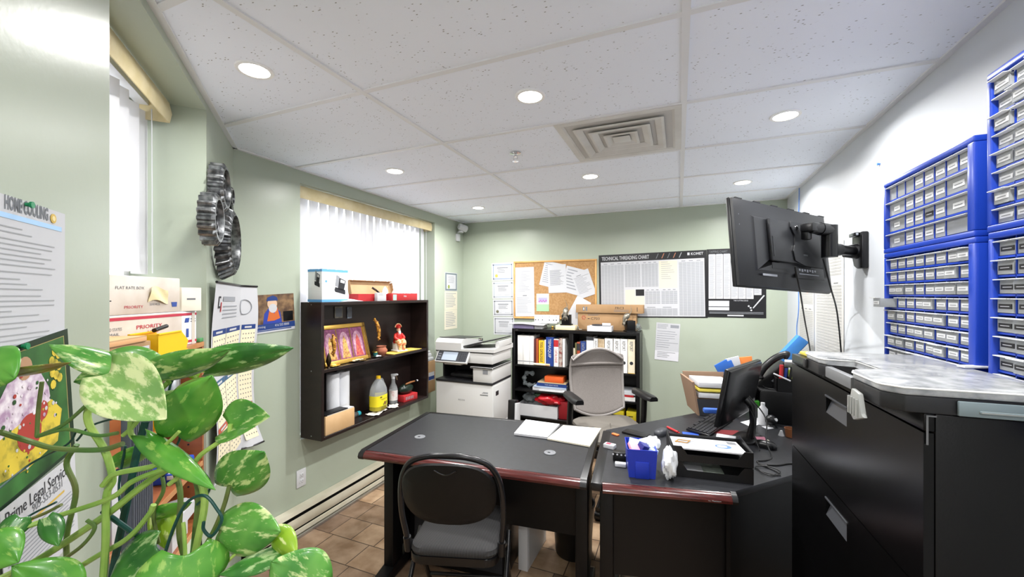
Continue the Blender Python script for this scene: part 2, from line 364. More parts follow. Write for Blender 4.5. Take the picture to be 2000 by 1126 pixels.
# ================================================================== papers and boards on the walls
WALLROT = {'back': 0, 'left': PI / 2, 'right': -PI / 2, 'angled': A_ROT}
def sheet(name, label, cat, wall, c, w, h, draw, roll=0, off=.002, m=PAPER, group=None, curl=0):
    """A sheet of paper pinned on a wall: c its centre; draw(b, y) prints on the face."""
    b = MB(); n = 10
    def fn(u, v_):
        return ((u - .5) * w, -off - curl * (2 * u - 1) ** 2 * (1 if v_ < .5 else .4), (v_ - .5) * h)
    if curl: b.patch(m, fn, n, n); b.patch(m, lambda u, v_: Vector(fn(u, v_)) + Vector((0, .0006, 0)), 1, 1)
    else: b.box(m, -w / 2, w / 2, -off, -off + .0008, -h / 2, h / 2)
    draw(b, -off - .0006, w, h)
    o = b.build(name, None, c, (0, roll, WALLROT[wall]))
    return tag(o, label, cat, group)
def printed(n=12, head=None, frac=(.9, .1), mrg=.1, m=INKL, th=.35, ragged=.35):
    def d(b, y, w, h):
        b.lines(m, -w * (.5 - mrg), w * (.5 - mrg), -h * (.5 - frac[1]), h * (frac[0] - .5), n, y, th, ragged)
        if head: b.text(INKD, head, 0, h * .42, h * .05, y, 'CENTER', w * .5)
    return d
def certificate(cm, seal=None, title=True):
    def d(b, y, w, h):
        a, t_ = .015, .011
        for x0, x1, z0, z1 in ((-w / 2 + a, w / 2 - a, h / 2 - a - t_, h / 2 - a), (-w / 2 + a, w / 2 - a, -h / 2 + a, -h / 2 + a + t_), (-w / 2 + a, -w / 2 + a + t_, -h / 2 + a, h / 2 - a), (w / 2 - a - t_, w / 2 - a, -h / 2 + a, h / 2 - a)):
            b.rect(cm, x0, x1, z0, z1, y)
        b.rect(INK, -w * .25, w * .25, h * .2, h * .24, y)
        b.lines(INK, -w * .22, w * .22, -h * .1, h * .13, 3, y, .3)
        b.rect(INKL, -w * .33, -w * .08, -h * .29, -h * .28, y); b.rect(INKL, w * .08, w * .33, -h * .29, -h * .28, y)
        if seal: b.cyl(seal, (-w * .28, y + .0004, -h * .22), (-w * .28, y - .0002, -h * .22), h * .09, seg=18)
    return d
GOLDI = mat('gold_seal', '#cfae52', .5); GREYB = mat('grey_border_print', '#a9b0b8', .7); LILB = mat('blue_border_print', '#8f9cb4', .7)
Y = YB
# four certificates in a column left of the cork board
CC = [((-1.843, 1.833), .268, .2, 'framed-look certificate with grey-blue border, topmost of the column beside the cork board', certificate(LILB, GOLDI)),
      ((-1.838, 1.627), .262, .196, 'certificate with a saw-edged grey border, second in the column beside the cork board', certificate(GREYB)),
      ((-1.834, 1.425), .255, .19, 'white certificate with a small dark seal, third in the column beside the cork board', certificate(INKL, mat('dark_seal', '#6c6a55', .6))),
      ((-1.826, 1.222), .255, .2, 'white certificate at the bottom of the column, just above the copier', certificate(INKL))]
for (xz, w, h, lb, d) in CC:
    sheet('certificate', lb, 'certificate', 'back', (xz[0], Y, xz[1]), w, h, d, math.radians(-.8), group='certificates beside the cork board')
# framed licence and two letters on the left wall near the corner
BORD = mat('slate_border_print', '#6d7a80', .6)
def licence(b, y, w, h):
    b.rect(BORD, -w * .47, w * .47, -h * .47, h * .47, y); b.rect(PAPER, -w * .38, w * .38, -h * .39, h * .39, y - .0004)
    b.lines(INKL, -w * .25, w * .25, -h * .1, h * .3, 6, y - .0007); b.cyl(mat('olive_seal', '#8d9a4e', .6), (-w * .2, y, -h * .27), (-w * .2, y - .001, -h * .27), w * .08, seg=14)
sheet('licence', 'small licence with dark border on the wall near the far left corner', 'certificate', 'left', (XL, 3.895, 1.717), .262, .205, licence, 0)
sheet('letter', 'plain cream letter directly under the dark-bordered licence', 'paper', 'left', (XL, 3.892, 1.508), .27, .205, printed(9, m=INKL), 0, m=CREAM)
sheet('letter', 'plain cream letter, lowest of the three sheets near the far left corner', 'paper', 'left', (XL, 3.89, 1.297), .27, .212, printed(9, m=INKL), 0, m=CREAM)
# cork board
CORK = mat('cork', '#b08a5e', .9, noise=(60, '#9f784c'), bump=(120, .4)); OAKT = mat('pale_oak_trim', '#d3a566', .5, noise=(12, '#c59556'))
t = thing('cork_board', 'cork notice board with pale wooden frame on the far green wall', 'notice board', (-1.24, Y, 1.627))
w, h = .905, .615
b = MB(); b.box(CORK, -w / 2, w / 2, -.012, -.001, -h / 2, h / 2); b.build('cork_panel', t)
b = MB()
for x0, x1, z0, z1 in ((-w / 2 - .008, w / 2 + .008, h / 2 - .01, h / 2 + .008), (-w / 2 - .008, w / 2 + .008, -h / 2 - .008, -h / 2 + .01), (-w / 2 - .008, -w / 2 + .01, -h / 2 + .01, h / 2 - .01), (w / 2 - .01, w / 2 + .008, -h / 2 + .01, h / 2 - .01)):
    b.box(OAKT, x0, x1, -.02, -.001, z0, z1, .002)
b.build('frame', t)
CB = .0135
def longlist(b, y, w, h):
    b.lines(INKL, -w * .35, w * .35, -h * .02, h * .42, 14, y, .25, .6); b.rect(INK, -w * .1, w * .12, -h * .085, -h * .07, y); b.lines(INKL, -w * .42, w * .42, -h * .45, -h * .12, 11, y, .25, .4)
sheet('pinned_paper', 'long narrow white sheet pinned at the left of the cork board', 'paper', 'back', (-1.572, Y, 1.606), .225, .54, longlist, math.radians(-1), CB)
sheet('pinned_paper', 'white sheet fanned out at the left back of the cork board cluster', 'paper', 'back', (-1.27, Y, 1.79), .205, .27, printed(10), math.radians(14), CB)
sheet('pinned_paper', 'white sheet fanned to the right behind the printed list on the cork board', 'paper', 'back', (-1.03, Y, 1.722), .205, .275, printed(7), math.radians(15), CB + .001)
sheet('pinned_paper', 'printed list pinned upright in the middle of the cork board cluster', 'paper', 'back', (-1.20, Y, 1.745), .2, .30, printed(16, None, (.8, .25), m=INK, th=.3), math.radians(-2), CB + .002)
def ruled(b, y, w, h):
    b.rect(INKD, -w * .44, w * .44, h * .3, h * .308, y); b.rect(INK, -w * .25, w * .02, h * .355, h * .375, y); b.lines(INKL, -w * .4, w * .4, -h * .35, h * .26, 12, y, .3, .4)
sheet('pinned_paper', 'tilted white letter with a ruled heading at the right of the cork board', 'paper', 'back', (-.915, Y, 1.685), .19, .275, ruled, math.radians(-19), CB + .003)
PINK = mat('magenta_print', '#b06aa8', .7); GRN = mat('mint_card', '#9fcb9c', .7)
def card(b, y, w, h):
    b.rect(GRN, -w / 2, w / 2, -h / 2, -h * .1, y); b.rect(mat('lilac_print', '#a9a4cc', .7), -w * .36, w * .36, 0, h * .28, y - .0003)
    for k in range(6): b.cyl(PINK, (-w * .28 + k * w * .11, y - .0003, h * (.05 + .06 * (k % 2))), (-w * .28 + k * w * .11, y - .0007, h * (.05 + .06 * (k % 2))), w * .06, seg=10)
sheet('greeting_card', 'mint and cream card with a purple picture at the foot of the cork board', 'card', 'back', (-1.362, Y, 1.49), .142, .19, card, 0, CB, m=mat('pale_green_card', '#dfe9c8', .7))
# the two big wall charts
CHB = mat('chart_black_print', '#17171a', .4); TINT = mat('chart_grey_print', '#93969b', .7); FAINT = mat('faint_print', '#b3b3b0', .75)
def cells(b, x0, x1, z0, z1, y, rows, cols, head=True, tint=None):
    tint = tint or TINT
    if head:
        for k in range(3): b.rect(INK, x0 + (x1 - x0) * (.12 + .3 * k), x0 + (x1 - x0) * (.28 + .3 * k), z1 - .012, z1 - .007, y - .0004)
        z1 -= .022
    st = (z1 - z0) / rows
    for k in range(rows): b.rect(tint, x0 + .004, x1 - .004, z1 - (k + .55) * st, z1 - k * st, y - .0003)
    for k in range(1, cols):
        x = x0 + (x1 - x0) * k / cols; b.rect(PAPER, x - .0015, x + .0015, z0, z1, y - .0005)
def chart1(b, y, w, h):
    x0, z0 = -w / 2, -h / 2
    b.rect(PAPER, x0 + .02, w / 2 - .02, z0 + .012, h / 2 - .075, y)
    b.text(PAPER, 'TECHNICAL THREADING CHART', x0 + .03, h / 2 - .056, .052, y, maxw=.46, bold=.012)
    b.text(PAPER, 'KOMET', w / 2 - .135, h / 2 - .042, .035, y, maxw=.105, bold=.015); b.rect(PAPER, w / 2 - .165, w / 2 - .145, h / 2 - .042, h / 2 - .017, y)
    for k, m in enumerate((INK, mat('copper_print', '#b5785a', .5), INK, mat('copper_print', '#b5785a', .5), STEEL)):
        x = x0 + .56 + k * .052; b.quad(m, [(x - .008, y, h / 2 - .06), (x - .001, y, h / 2 - .06), (x + .02, y, h / 2 - .012), (x + .013, y, h / 2 - .012)])
    T0 = h / 2 - .085
    cells(b, x0 + .022, x0 + .25, z0 + .02, T0, y, 62, 7); cells(b, x0 + .255, x0 + .41, z0 + .30, T0, y, 30, 5); cells(b, x0 + .415, x0 + .575, z0 + .30, T0, y, 30, 5)
    b.rect(CREAM, x0 + .58, x0 + .745, z0 + .285, T0, y - .0003); b.lines(INKL, x0 + .6, x0 + .72, z0 + .36, T0 - .01, 9, y - .0006, .2, .5)
    cells(b, x0 + .755, w / 2 - .025, z0 + .02, T0, y, 62, 6)
    b.rect(CREAM, x0 + .26, x0 + .355, z0 + .12, z0 + .275, y - .0003); b.rect(CHB, x0 + .36, x0 + .44, z0 + .215, z0 + .278, y - .0003); b.rect(CREAM, x0 + .36, x0 + .44, z0 + .12, z0 + .21, y - .0003)
    cells(b, x0 + .445, x0 + .59, z0 + .13, z0 + .28, y, 14, 4); cells(b, x0 + .595, x0 + .745, z0 + .13, z0 + .28, y, 14, 4); cells(b, x0 + .26, x0 + .745, z0 + .02, z0 + .11, y, 9, 10)
sheet('wall_chart', 'wide technical threading chart with black title bar beside the cork board', 'chart', 'back', (-.257, Y, 1.668), 1.0, .635, chart1, math.radians(-.9), .003, CHB)
def chart2(b, y, w, h):
    x0, z0 = -w / 2, -h / 2
    for k in range(7): cells(b, x0 + .015 + k * .06, x0 + .072 + k * .06, z0 + (.17 if k < 6 else .2), h / 2 - .045, y + .0003, 1, 1, False); 
    for k in range(7):
        b.rect(PAPER, x0 + .015 + k * .061, x0 + .073 + k * .061, z0 + (.17 if k < 6 else .205), h / 2 - .05, y - .0004)
        b.lines(INKL, x0 + .02 + k * .061, x0 + .068 + k * .061, z0 + (.18 if k < 6 else .215), h / 2 - .06, 44, y - .0008, .35, .35)
    b.text(INK, 'TAPPING CHART', x0 + .02, h / 2 - .035, .03, y, maxw=.15)
    b.rect(PAPER, x0 + .015, x0 + .185, z0 + .1, z0 + .152, y); b.rect(PAPER, x0 + .015, x0 + .185, z0 + .064, z0 + .094, y)
    b.text(PAPER, 'THE CUTTING EDGE', x0 + .22, z0 + .148, .018, y, maxw=.115)
    b.quad(PAPER, [(x0 + .37, y, z0 + .09), (x0 + .378, y, z0 + .085), (x0 + .465, y, z0 + .2), (x0 + .455, y, z0 + .205)])
    for q in ((.34, .105), (.355, .09), (.36, .068)): b.cyl(PAPER, (x0 + q[0], y + .0005, z0 + q[1]), (x0 + q[0], y - .0003, z0 + q[1]), .008, seg=8)
    for z in (.035, .046): b.rect(INKL, x0 + .02, w / 2 - .02, z0 + z, z0 + z + .004, y)
    b.rect(PAPER, x0 + .17, x0 + .3, z0 + .012, z0 + .025, y)
sheet('wall_chart', 'black chart of narrow white columns half behind the wall-mounted television', 'chart', 'back', (.478, Y, 1.682), .475, .63, chart2, 0, .004, CHB)
def invoice(b, y, w, h):
    b.rect(INKL, w * .1, w * .45, h * .38, h * .46, y); b.lines(INKL, -w * .45, w * .0, h * .33, h * .46, 4, y); b.lines(INKL, -w * .45, w * .45, -h * .2, h * .28, 8, y, .2, .5)
    b.rect(mat('grey_slip', '#d9d9de', .7), -w / 2, w / 2, -h / 2, -h * .25, y); b.lines(INK, -w * .4, w * .4, -h * .45, -h * .28, 4, y - .0004, .25, .5)
sheet('invoice', 'single white invoice taped low on the green wall beside the bookcase', 'paper', 'back', (-.104, Y, 1.12), .215, .36, invoice, math.radians(3), .003)
# two table posters on the white wall
OFFW = mat('offwhite_paper', '#c9c8c4', .7)
def table(b, y, w, h):
    cells(b, -w * .44, w * .44, -h * .45, h * .2, y, 26, 6, True, FAINT); cells(b, -w * .44, w * .44, h * .24, h * .46, y, 8, 4, True, FAINT); b.cyl(mat('peach_seal', '#e6b9a6', .7), (w * .1, y, h * .42), (w * .1, y - .0008, h * .42), .02, seg=16)
sheet('poster', 'large off-white table poster on the white wall below the television bracket', 'poster', 'right', (XR, 3.12, 1.50), .52, .78, table, 0, .003, OFFW)
sheet('poster', 'pale table poster nearest the far corner on the white wall behind the cables', 'poster', 'right', (XR, 3.60, 1.37), .38, .56, table, 0, .003, OFFW)
# photo flyer on the left wall
def flyer(b, y, w, h):
    b.rect(mat('sepia_picture', '#8d6f4e', .6, noise=(22, '#4f3a2c')), -w / 2, w / 2, -h * .27, h / 2, y)
    b.rect(NAVY, -w / 2, w / 2, -h * .42, -h * .27, y); b.text(PAPER, '416 533 8888', -w * .02, -h * .36, .022, y - .0003, maxw=.1); b.text(PAPER, 'printing', -w * .45, -h * .36, .018, y - .0003); b.rect(PAPER, -w / 2, w / 2, -h / 2, -h * .46, y); b.rect(NAVY, -w / 2, w * .4, -h * .455, -h * .43, y - .0003)
    b.xz(mat('royal_blue_robe', '#2a3f9c', .7), [(-w * .3, -h * .27), (w * .16, -h * .27), (w * .13, h * .02), (w * .02, h * .16), (-w * .14, h * .16), (-w * .26, h * .0)], y - .0003, y - .0006)
    b.xz(mat('orange_shawl', '#c8662f', .7), [(-w * .2, -h * .2), (-w * .12, h * .16), (-w * .02, -h * .02), (w * .06, h * .15), (w * .12, -h * .15), (-w * .03, -h * .2)], y - .0007, y - .0009)
    b.cyl(mat('skin_print', '#d8b79b', .7), (-w * .06, y - .0009, h * .25), (-w * .06, y - .0013, h * .25), h * .14, seg=20); b.cyl(PAPER, (-w * .05, y - .0013, h * .13), (-w * .05, y - .0016, h * .13), h * .12, seg=18)
    b.xz(NAVY, [(-w * .2, h * .33), (w * .08, h * .33), (w * .06, h * .42), (-w * .04, h * .47), (-w * .17, h * .42)], y - .0013, y - .0017)
    b.rect(BLK, w * .2, w * .46, -h * .25, h * .02, y - .0004)
sheet('flyer', 'colour flyer of a bearded person in blue and orange robes on the green wall', 'flyer', 'left', (XL, 1.77, 1.462), .275, .235, flyer, math.radians(-3), .004, group=None)
# bent wall calendar hung across the corner
t0 = A0 + AD * -.565 + AN * .012; t1 = Vector((XL + .062, 1.497, 0)); t2 = Vector((XL + .04, 1.612, 0))
ZT, ZB_ = 1.635, .72
def calp(u, v_, off=0):   # u 0..1 across, v 0 bottom .. 1 top
    L1 = .8
    p = t0.lerp(t1, u / L1) if u < L1 else t1.lerp(t2, (u - L1) / (1 - L1))
    sway = .012 * math.sin(v_ * 7 + u * 2) + (.03 * max(0, .12 - v_) / .12 if u > .8 else 0)
    n = Vector((.8, .6, 0)); p = p + n * (off + sway + .008)
    return Vector((p.x, p.y, ZB_ + (ZT - ZB_) * v_ - .01 * u))
b = MB(); b.patch(PAPER, calp, 20, 24)
def crect(m, u0, u1, v0, v1, off=.0015):
    n = max(2, int((u1 - u0) * 24)); k = max(1, int((v1 - v0) * 24))
    b.patch(m, lambda a, c_: calp(u0 + (u1 - u0) * a, v0 + (v1 - v0) * c_, off), n, k)
CRM = mat('calendar_cream', '#e9dfc0', .75); SLATEB = mat('slate_blue_print', '#3c5f80', .7); ORNG = mat('rust_print', '#b8553a', .7)
for v1, m in ((.76, NAVY), (.50, SLATEB), (.27, ORNG)):
    for k, (u0, u1) in enumerate(((.03, .36), (.375, .785), (.815, .97))):
        crect(CRM, u0, u1, v1 - .225, v1 - .03); crect(m, u0, u1, v1 - .03, v1); crect(PAPER, u0 + (u1 - u0) * .2, u0 + (u1 - u0) * .7, v1 - .021, v1 - .01, .0025)
        for r in range(6):
            for c_ in range(5):
                uu = u0 + (u1 - u0) * (.12 + .19 * c_); vv = v1 - .06 - r * .028; crect(INK, uu, uu + (u1 - u0) * .06, vv, vv + .007, .0025)
crect(INKD, .09, .14, .87, .93, .0025); crect(PAPER, .1, .13, .88, .92, .0035); crect(RED, .15, .17, .85, .90, .0025); crect(INKL, .2, .55, .905, .93, .0025)
for k in range(4): crect(INKL, .22, .62, .815 + k * .02, .821 + k * .02, .0025)
ring = [calp(.83 + .085 * math.cos(a), .87 + .045 * math.sin(a), .003) for a in [2 * PI * k / 24 for k in range(24)]]
b.tube(INKL, ring, .0022, 4, True)
b.raw = True
o = tag(b.build('wall_calendar'), 'big bent year calendar hanging across the green corner under the metal gears', 'calendar')
b = MB(); b.tube(BLKP, [calp(k / 10, 1, .002) for k in range(11)], .006, 6); b.build('top_bar', o)
b = MB(); b.tube(BLKP, [calp(k / 10, 0, .002) for k in range(8, 11)], .005, 6); b.build('bottom_bar', o)
# metal gear wall art
IRON = mat('antique_iron', '#57595b', .38, .85, noise=(40, '#9a9c9e', (.4, .7)), bump=(90, .3)); IROND = mat('dark_iron', '#26272a', .4, .8, noise=(40, '#4a4b4e'))
t = thing('gear_wall_art', 'metal wall sculpture of interlocking gears above the year calendar', 'wall art', tuple(A0) [:2] + (0,), A_ROT)
def gear(px, front, R, teeth, depth, inner, style, m=IRON):
    p = onA(px[0], px[1], front); lx = (p - A0).dot(AD); z = p.z; yb = -front
    b = MB(); n = teeth * 4; R0 = R * .88
    def outl(sc0, sc1, y):
        o_ = []
        for k in range(n):
            a = 2 * PI * k / n; r = sc1 if k % 4 in (1, 2) else sc0
            o_.append((lx + r * math.cos(a), y, z + r * math.sin(a)))
        return o_
    circ = lambda r, y: [(lx + r * math.cos(2 * PI * k / n), y, z + r * math.sin(2 * PI * k / n)) for k in range(n)]
    taper = .8 if style == 'bevel' else 1.0
    rb = 1.18 if style == 'bevel' else 1.0
    b.loft(m, [circ(inner * 1.02, yb + depth), outl(R0 * rb, R * rb, yb + depth), outl(R0, R, yb + .01), circ(R0 * .97, yb), circ(inner, yb), circ(inner * .97, yb + .012), circ(inner * 1.02, yb + depth)], False)
    o = b.build('gear', t, angle=30)
    if style == 'spoke':
        b = MB()
        for r in (inner * .62, inner * .3): b.tube(IROND, [(lx + r * math.cos(2 * PI * k / 24), yb + .018, z + r * math.sin(2 * PI * k / 24)) for k in range(24)], inner * .09, 6, True)
        for k in range(6):
            a = 2 * PI * k / 6 + .3; b.tube(IROND, [(lx + inner * .25 * math.cos(a), yb + .02, z + inner * .25 * math.sin(a)), (lx + inner * 1.0 * math.cos(a), yb + .02, z + inner * 1.0 * math.sin(a))], inner * .075, 6)
        b.build('spokes', o)
gear((462, 474), .072, .158, 30, .06, .138, 'bevel')
gear((430, 429), .066, .110, 20, .058, .082, 'spoke')
gear((444, 367), .062, .108, 20, .055, .082, 'spoke')
gear((456, 384), .05, .05, 12, .03, .034, 'spoke')
b = MB(); 
for u, v_, f_ in ((437, 395, .02), (450, 410, .02), (442, 440, .02)):
    p = onA(u, v_, f_); lx = (p - A0).dot(AD); b.cyl(IROND, (lx, -.0, p.z), (lx, -.03, p.z), .03, seg=14)
b.build('mounting_boss', t)
# sheets on the near end of the angled wall
def quadsheet(name, label, cat, corners, off, draw, m=PAPER, wd=1.0, group=None):
    """Flat sheet given by its TL,TR,BL corner pixels on the angled wall."""
    TL, TR, BL = [onA(u, v_, off) for u, v_ in corners]; ex = TR - TL; ez = TL - BL; w = ex.length; h = ez.length
    ex.normalize(); ez = (ez - ex * ez.dot(ex)).normalized(); h *= wd
    roll = math.atan2(-ex.z, (ex - Vector((0, 0, ex.z))).length)
    c = TL + ex * w / 2 - ez * h / 2 ; c = c - AN * ((c - A0).dot(AN))
    return sheet(name, label, cat, 'angled', c, w, h, draw, roll, off, m)
BLUR = mat('soft_grey_print', '#9fa1a4', .8); PALEB = mat('pale_blue_print', '#a9cdf0', .7)
def notice(b, y, w, h):
    b.text(mat('slate_print', '#75797f', .8), 'HOME COOLING', -w * .17, h * .412, .03, y, maxw=w * .45, bold=.035); b.cyl(GOLDI, (w * .34, y, h * .435), (w * .34, y - .0008, h * .435), h * .036, seg=22); b.cyl(mat('pale_gold', '#e5d49a', .6), (w * .34, y - .0006, h * .435), (w * .34, y - .0012, h * .435), h * .02, seg=18)
    b.rect(PALEB, -w / 2, w * .45, h * .35, h * .385, y)
    z = h * .30
    for k in range(22):
        if k in (2, 8, 9, 12, 17, 19): z -= h * .012
        e = (.0, .1, .36, .33, .2, .32, .24, .37, .33, -.02, .05, .22, .2, .36, .36, -.1, .18, .3, .05, .3, .33, .1)[k]
        b.rect(BLUR, -w * .48, w * e, z - h * .008, z, y); z -= h * .034
quadsheet('notice', 'white heating notice with blue bar on the near green wall', 'paper', ((-75, 352), (127, 418), (-60, 690)), .003, notice)
DKGRN = mat('dark_green_picture', '#15331a', .45, noise=(9, '#3f7a3a'))
def poster(b, y, w, h):
    b.rect(mat('bottle_green_print', '#16301c', .45), -w / 2, w / 2, -h / 2, h / 2, y); b.rect(mat('gold_line_print', '#a8995c', .5), -w * .48, w * .44, -h * .47, h * .455, y - .0003); b.rect(DKGRN, -w * .48, w * .43, -h * .47, h * .45, y - .0006)
    mv = mat('mauve_flower_print', '#a98aa8', .7, noise=(60, '#e8dfe6')); yl = mat('yellow_print', '#d8bf3e', .7, noise=(40, '#7d7a2a', (.45, .7))); rd = mat('red_print', '#a83a30', .7)
    b.xz(mv, [(-w * .42, -h * .08), (-w * .34, h * .16), (-w * .2, h * .3), (-w * .05, h * .36), (w * .1, h * .28), (w * .2, h * .12), (w * .22, -h * .08), (-w * .1, -h * .14)], y - .0009, y - .0011)
    b.xz(yl, [(-w * .46, -h * .3), (-w * .4, -h * .06), (-w * .1, -h * .02), (w * .22, h * .02), (w * .34, -h * .1), (w * .26, -h * .32), (-w * .1, -h * .36)], y - .0013, y - .0015)
    b.cyl(rd, (-w * .05, y - .0014, -h * .12), (-w * .05, y - .0018, -h * .12), w * .13, seg=18); b.cyl(rd, (w * .1, y - .0014, -h * .02), (w * .1, y - .0018, -h * .02), w * .07, seg=16)
    b.cyl(mat('tan_print', '#b08a6a', .7), (-w * .05, y - .0011, h * .33), (-w * .05, y - .0015, h * .33), w * .08, seg=16)
    for k in range(90):
        a_, r_ = random.random() * 2 * PI, random.random() ** .5; m_ = (mv, yl, PAPER, mv, rd, DKGRN)[k % 6]; x_, z_ = -w * .08 + w * .36 * r_ * math.cos(a_), -h * .02 + h * .36 * r_ * math.sin(a_)
        if (k % 6 == 1 and z_ > 0) or (k % 6 in (0, 3) and z_ < -h * .12): continue
        b.cyl(m_, (x_, y - .0016, z_), (x_, y - .0019 - k * 3e-6, z_), w * random.uniform(.006, .017), seg=7)
    for k in range(9): b.cyl(yl, (w * .3 + .012 * math.sin(k * 2.1), y - .0009, h * (.36 - k * .03)), (w * .3 + .012 * math.sin(k * 2.1), y - .0013, h * (.36 - k * .03)), w * .035, seg=9)
quadsheet('picture_poster', 'dark green flower picture poster below the heating notice on the near wall', 'poster', ((-60, 705), (131, 641), (-50, 1040)), .005, poster)
def legal(b, y, w, h):
    b.text(INKD, 'Prime Legal Services', -w * .46, h * .33, .03, y, maxw=w * .86); b.text(INK, '905-553-0531', -w * .15, h * .24, .02, y, maxw=w * .42)
    b.rect(GOLDI, -w * .2, w * .3, h * .16, h * .185, y); b.lines(INKL, -w * .45, w * .45, -h * .4, h * .1, 12, y, .3, .2)
quadsheet('calendar_pad', 'white pad printed with legal service lettering, tilted at the bottom of the near wall', 'pad', ((0, 1000), (146, 884), (45, 1160)), .009, legal)
# green push pins holding the sheets
PIN = mat('green_pin', '#1f8a5a', .35)
for (u, v_), lb in (((50, 399), 'green push pin holding the top of the heating notice'), ((40, 676), 'green push pin holding the flower picture poster')):
    p = onA(u, v_, .004); b = MB(); b.cyl(PIN, (0, 0, 0), (0, -.006, 0), .003, .004, 12); b.cyl(PIN, (0, -.006, 0), (0, -.009, 0), .0055, .0055, 12); tag(b.build('push_pin', None, p, A_ROT), lb, 'pin')
# ================================================================== hanging shelf on the left wall
ESP = mat('espresso_wood', '#1c1312', .36, noise=(5, '#231816'), stretch=(1, 1, 6))
SZ0, SZ1, SY0, SLN, SD = .616, 1.526, 1.957, 1.214, .192
t = thing('hanging_shelf', 'dark espresso two-tier shelf hung on the green wall in front of the wide window', 'shelf', (XL, SY0, 0), PI / 2)
for nm, q in (('side_panel', (0, .022, -SD, -.002, SZ0, SZ1)), ('side_panel', (SLN - .022, SLN, -SD, -.002, SZ0, SZ1)), ('top_panel', (.022, SLN - .022, -SD, -.002, SZ1 - .022, SZ1)),
              ('bottom_panel', (.022, SLN - .022, -SD, -.002, SZ0, SZ0 + .022)), ('shelf', (.022, SLN - .022, -SD + .004, -.01, 1.058, 1.08)), ('back_panel', (.022, SLN - .022, -.009, -.002, SZ0 + .022, SZ1 - .022))):
    b = MB(); b.box(ESP, *q[:6], .0015, 1)
    if nm == 'side_panel' and q[0] == 0:
        for z in (.64, 1.07, 1.51): b.cyl(STEEL, (-.0008, -.1, z), (.001, -.1, z), .004, seg=10)
    b.build(nm, t)
M1, M0 = 1.0805, SZ0 + .0225      # item heights: middle shelf, bottom
def sy(u, d, v_=640): return onX(u, v_, XL + d).y
def prop(name, label, cat, pos, rot=0, group=None): return thing(name, label, cat, pos, rot, group)
# --- triptych picture frame leaning against the back
GOLD = mat('gilt_moulding', '#c9a24e', .35, .6); GOLDF = mat('gold_figure_print', '#d4b664', .6, noise=(80, '#a5683f')); MAG = mat('magenta_picture', '#96567a', .6, noise=(45, '#6e3458'))
y0, y1 = sy(633, .12), sy(722, .12)
t = thing('framed_triptych', 'gilt triptych picture frame with magenta arches leaning inside the hanging shelf', 'picture frame', (XL + .12, (y0 + y1) / 2, M1), (math.radians(-14), 0, PI / 2))
w, h = y1 - y0, .285
b = MB(); b.box(mat('frame_backing', '#5a3a22', .7), -w / 2, w / 2, -.004, .008, .005, h); b.build('backing', t)
b = MB()
for x0, x1, z0, z1 in ((-w / 2, w / 2, 0, .03), (-w / 2, w / 2, h - .03, h), (-w / 2, -w / 2 + .02, .03, h - .03), (w / 2 - .03, w / 2, .03, h - .03)): b.box(GOLD, x0, x1, -.016, .0, z0, z1, .004)
for k in range(4): b.box(mat('dark_gilt', '#5c4020', .4, .5), w / 2 - .028 + k * .007, w / 2 - .025 + k * .007, -.017, -.015, 0, h)
b.build('moulding', t)
for k in range(3):
    pw = (w - .05) / 3; x0 = -w / 2 + .02 + k * pw
    b = MB(); b.rect(MAG, x0, x0 + pw, .03, h - .03, -.0045)
    arch = [(x0 + pw * .5 + pw * .34 * math.cos(a), h * .52 + h * .28 * math.sin(a)) for a in [PI * j / 14 for j in range(15)]] + [(x0 + pw * .16, h * .14), (x0 + pw * .84, h * .14)]
    b.xz(mat('pale_arch_print', '#c9a3b0', .6, noise=(50, '#a06a8c')), arch, -.0048, -.0052)
    fig = [(x0 + pw * .2, h * .13), (x0 + pw * .8, h * .13), (x0 + pw * .68, h * .34), (x0 + pw * .64, h * .56), (x0 + pw * .5, h * .72), (x0 + pw * .36, h * .56), (x0 + pw * .3, h * .34)]
    b.xz(GOLDF if k < 2 else mat('orange_figure_print', '#c8704a', .6, noise=(60, '#a8344a')), fig, -.0055, -.0058)
    for x in (x0, x0 + pw): b.rect(GOLD, x - .004, x + .004, .03, h - .03, -.006)
    b.build('picture_panel', t)
# garlands draped on the frame
AMB = mat('amber_garland', '#6d3f18', .3, noise=(60, '#e0a23c'), coat=.5)
for u0, lb in ((727, 'amber garland hanging over the right end of the gilt triptych frame'), (637, 'amber garland hanging at the left end of the gilt triptych frame')):
    yy = sy(u0, .10); b = MB()
    pts = [(0, -.01, .285), (.004, .012, .25), (.008, .03, .2), (.006, .036, .15), (.004, .03, .11)] if u0 > 700 else [(.03, 0, .2), (.035, .004, .15), (.03, .014, .1), (.025, .012, .05)]
    b.tube(AMB, smooth_pts(pts, 6), [.004 + .011 * math.sin(PI * min(1, (k + 1) / (6 * (len(pts) - 1)))) for k in range(6 * (len(pts) - 1) + 1)], 10)
    for k in range(14):
        f_ = k / 14; i = int(f_ * (len(pts) - 1)); p = Vector(pts[i]).lerp(Vector(pts[i + 1]), f_ * (len(pts) - 1) - i); b.sph(AMB, p + Vector((random.uniform(-.012, .012), random.uniform(-.012, .012), 0)), .008, 8, 5)
    tag(b.build('garland', None, (XL + .13, yy, M1 + .02), 0), lb, 'garland')
# small pictures on the shelf back
for u, v_, m, lb in ((661, 610, mat('grey_picture', '#6b655c', .6, noise=(30, '#8f8b7c')), 'small grey picture card propped above the gilt frame'), (682, 611, mat('blue_grey_picture', '#4d5868', .6, noise=(40, '#8a93a0')), 'small bluish picture card beside the grey one above the gilt frame')):
    p = onX(u, v_, XL + .012); b = MB(); ww = .075 if u < 670 else .045; b.box(m, -ww / 2, ww / 2, -.004, 0, -.04, .045); b.rect(INK, -ww * .4, ww * .4, -.03, .035, -.0045); tag(b.build('picture_card', None, p, PI / 2), lb, 'picture')
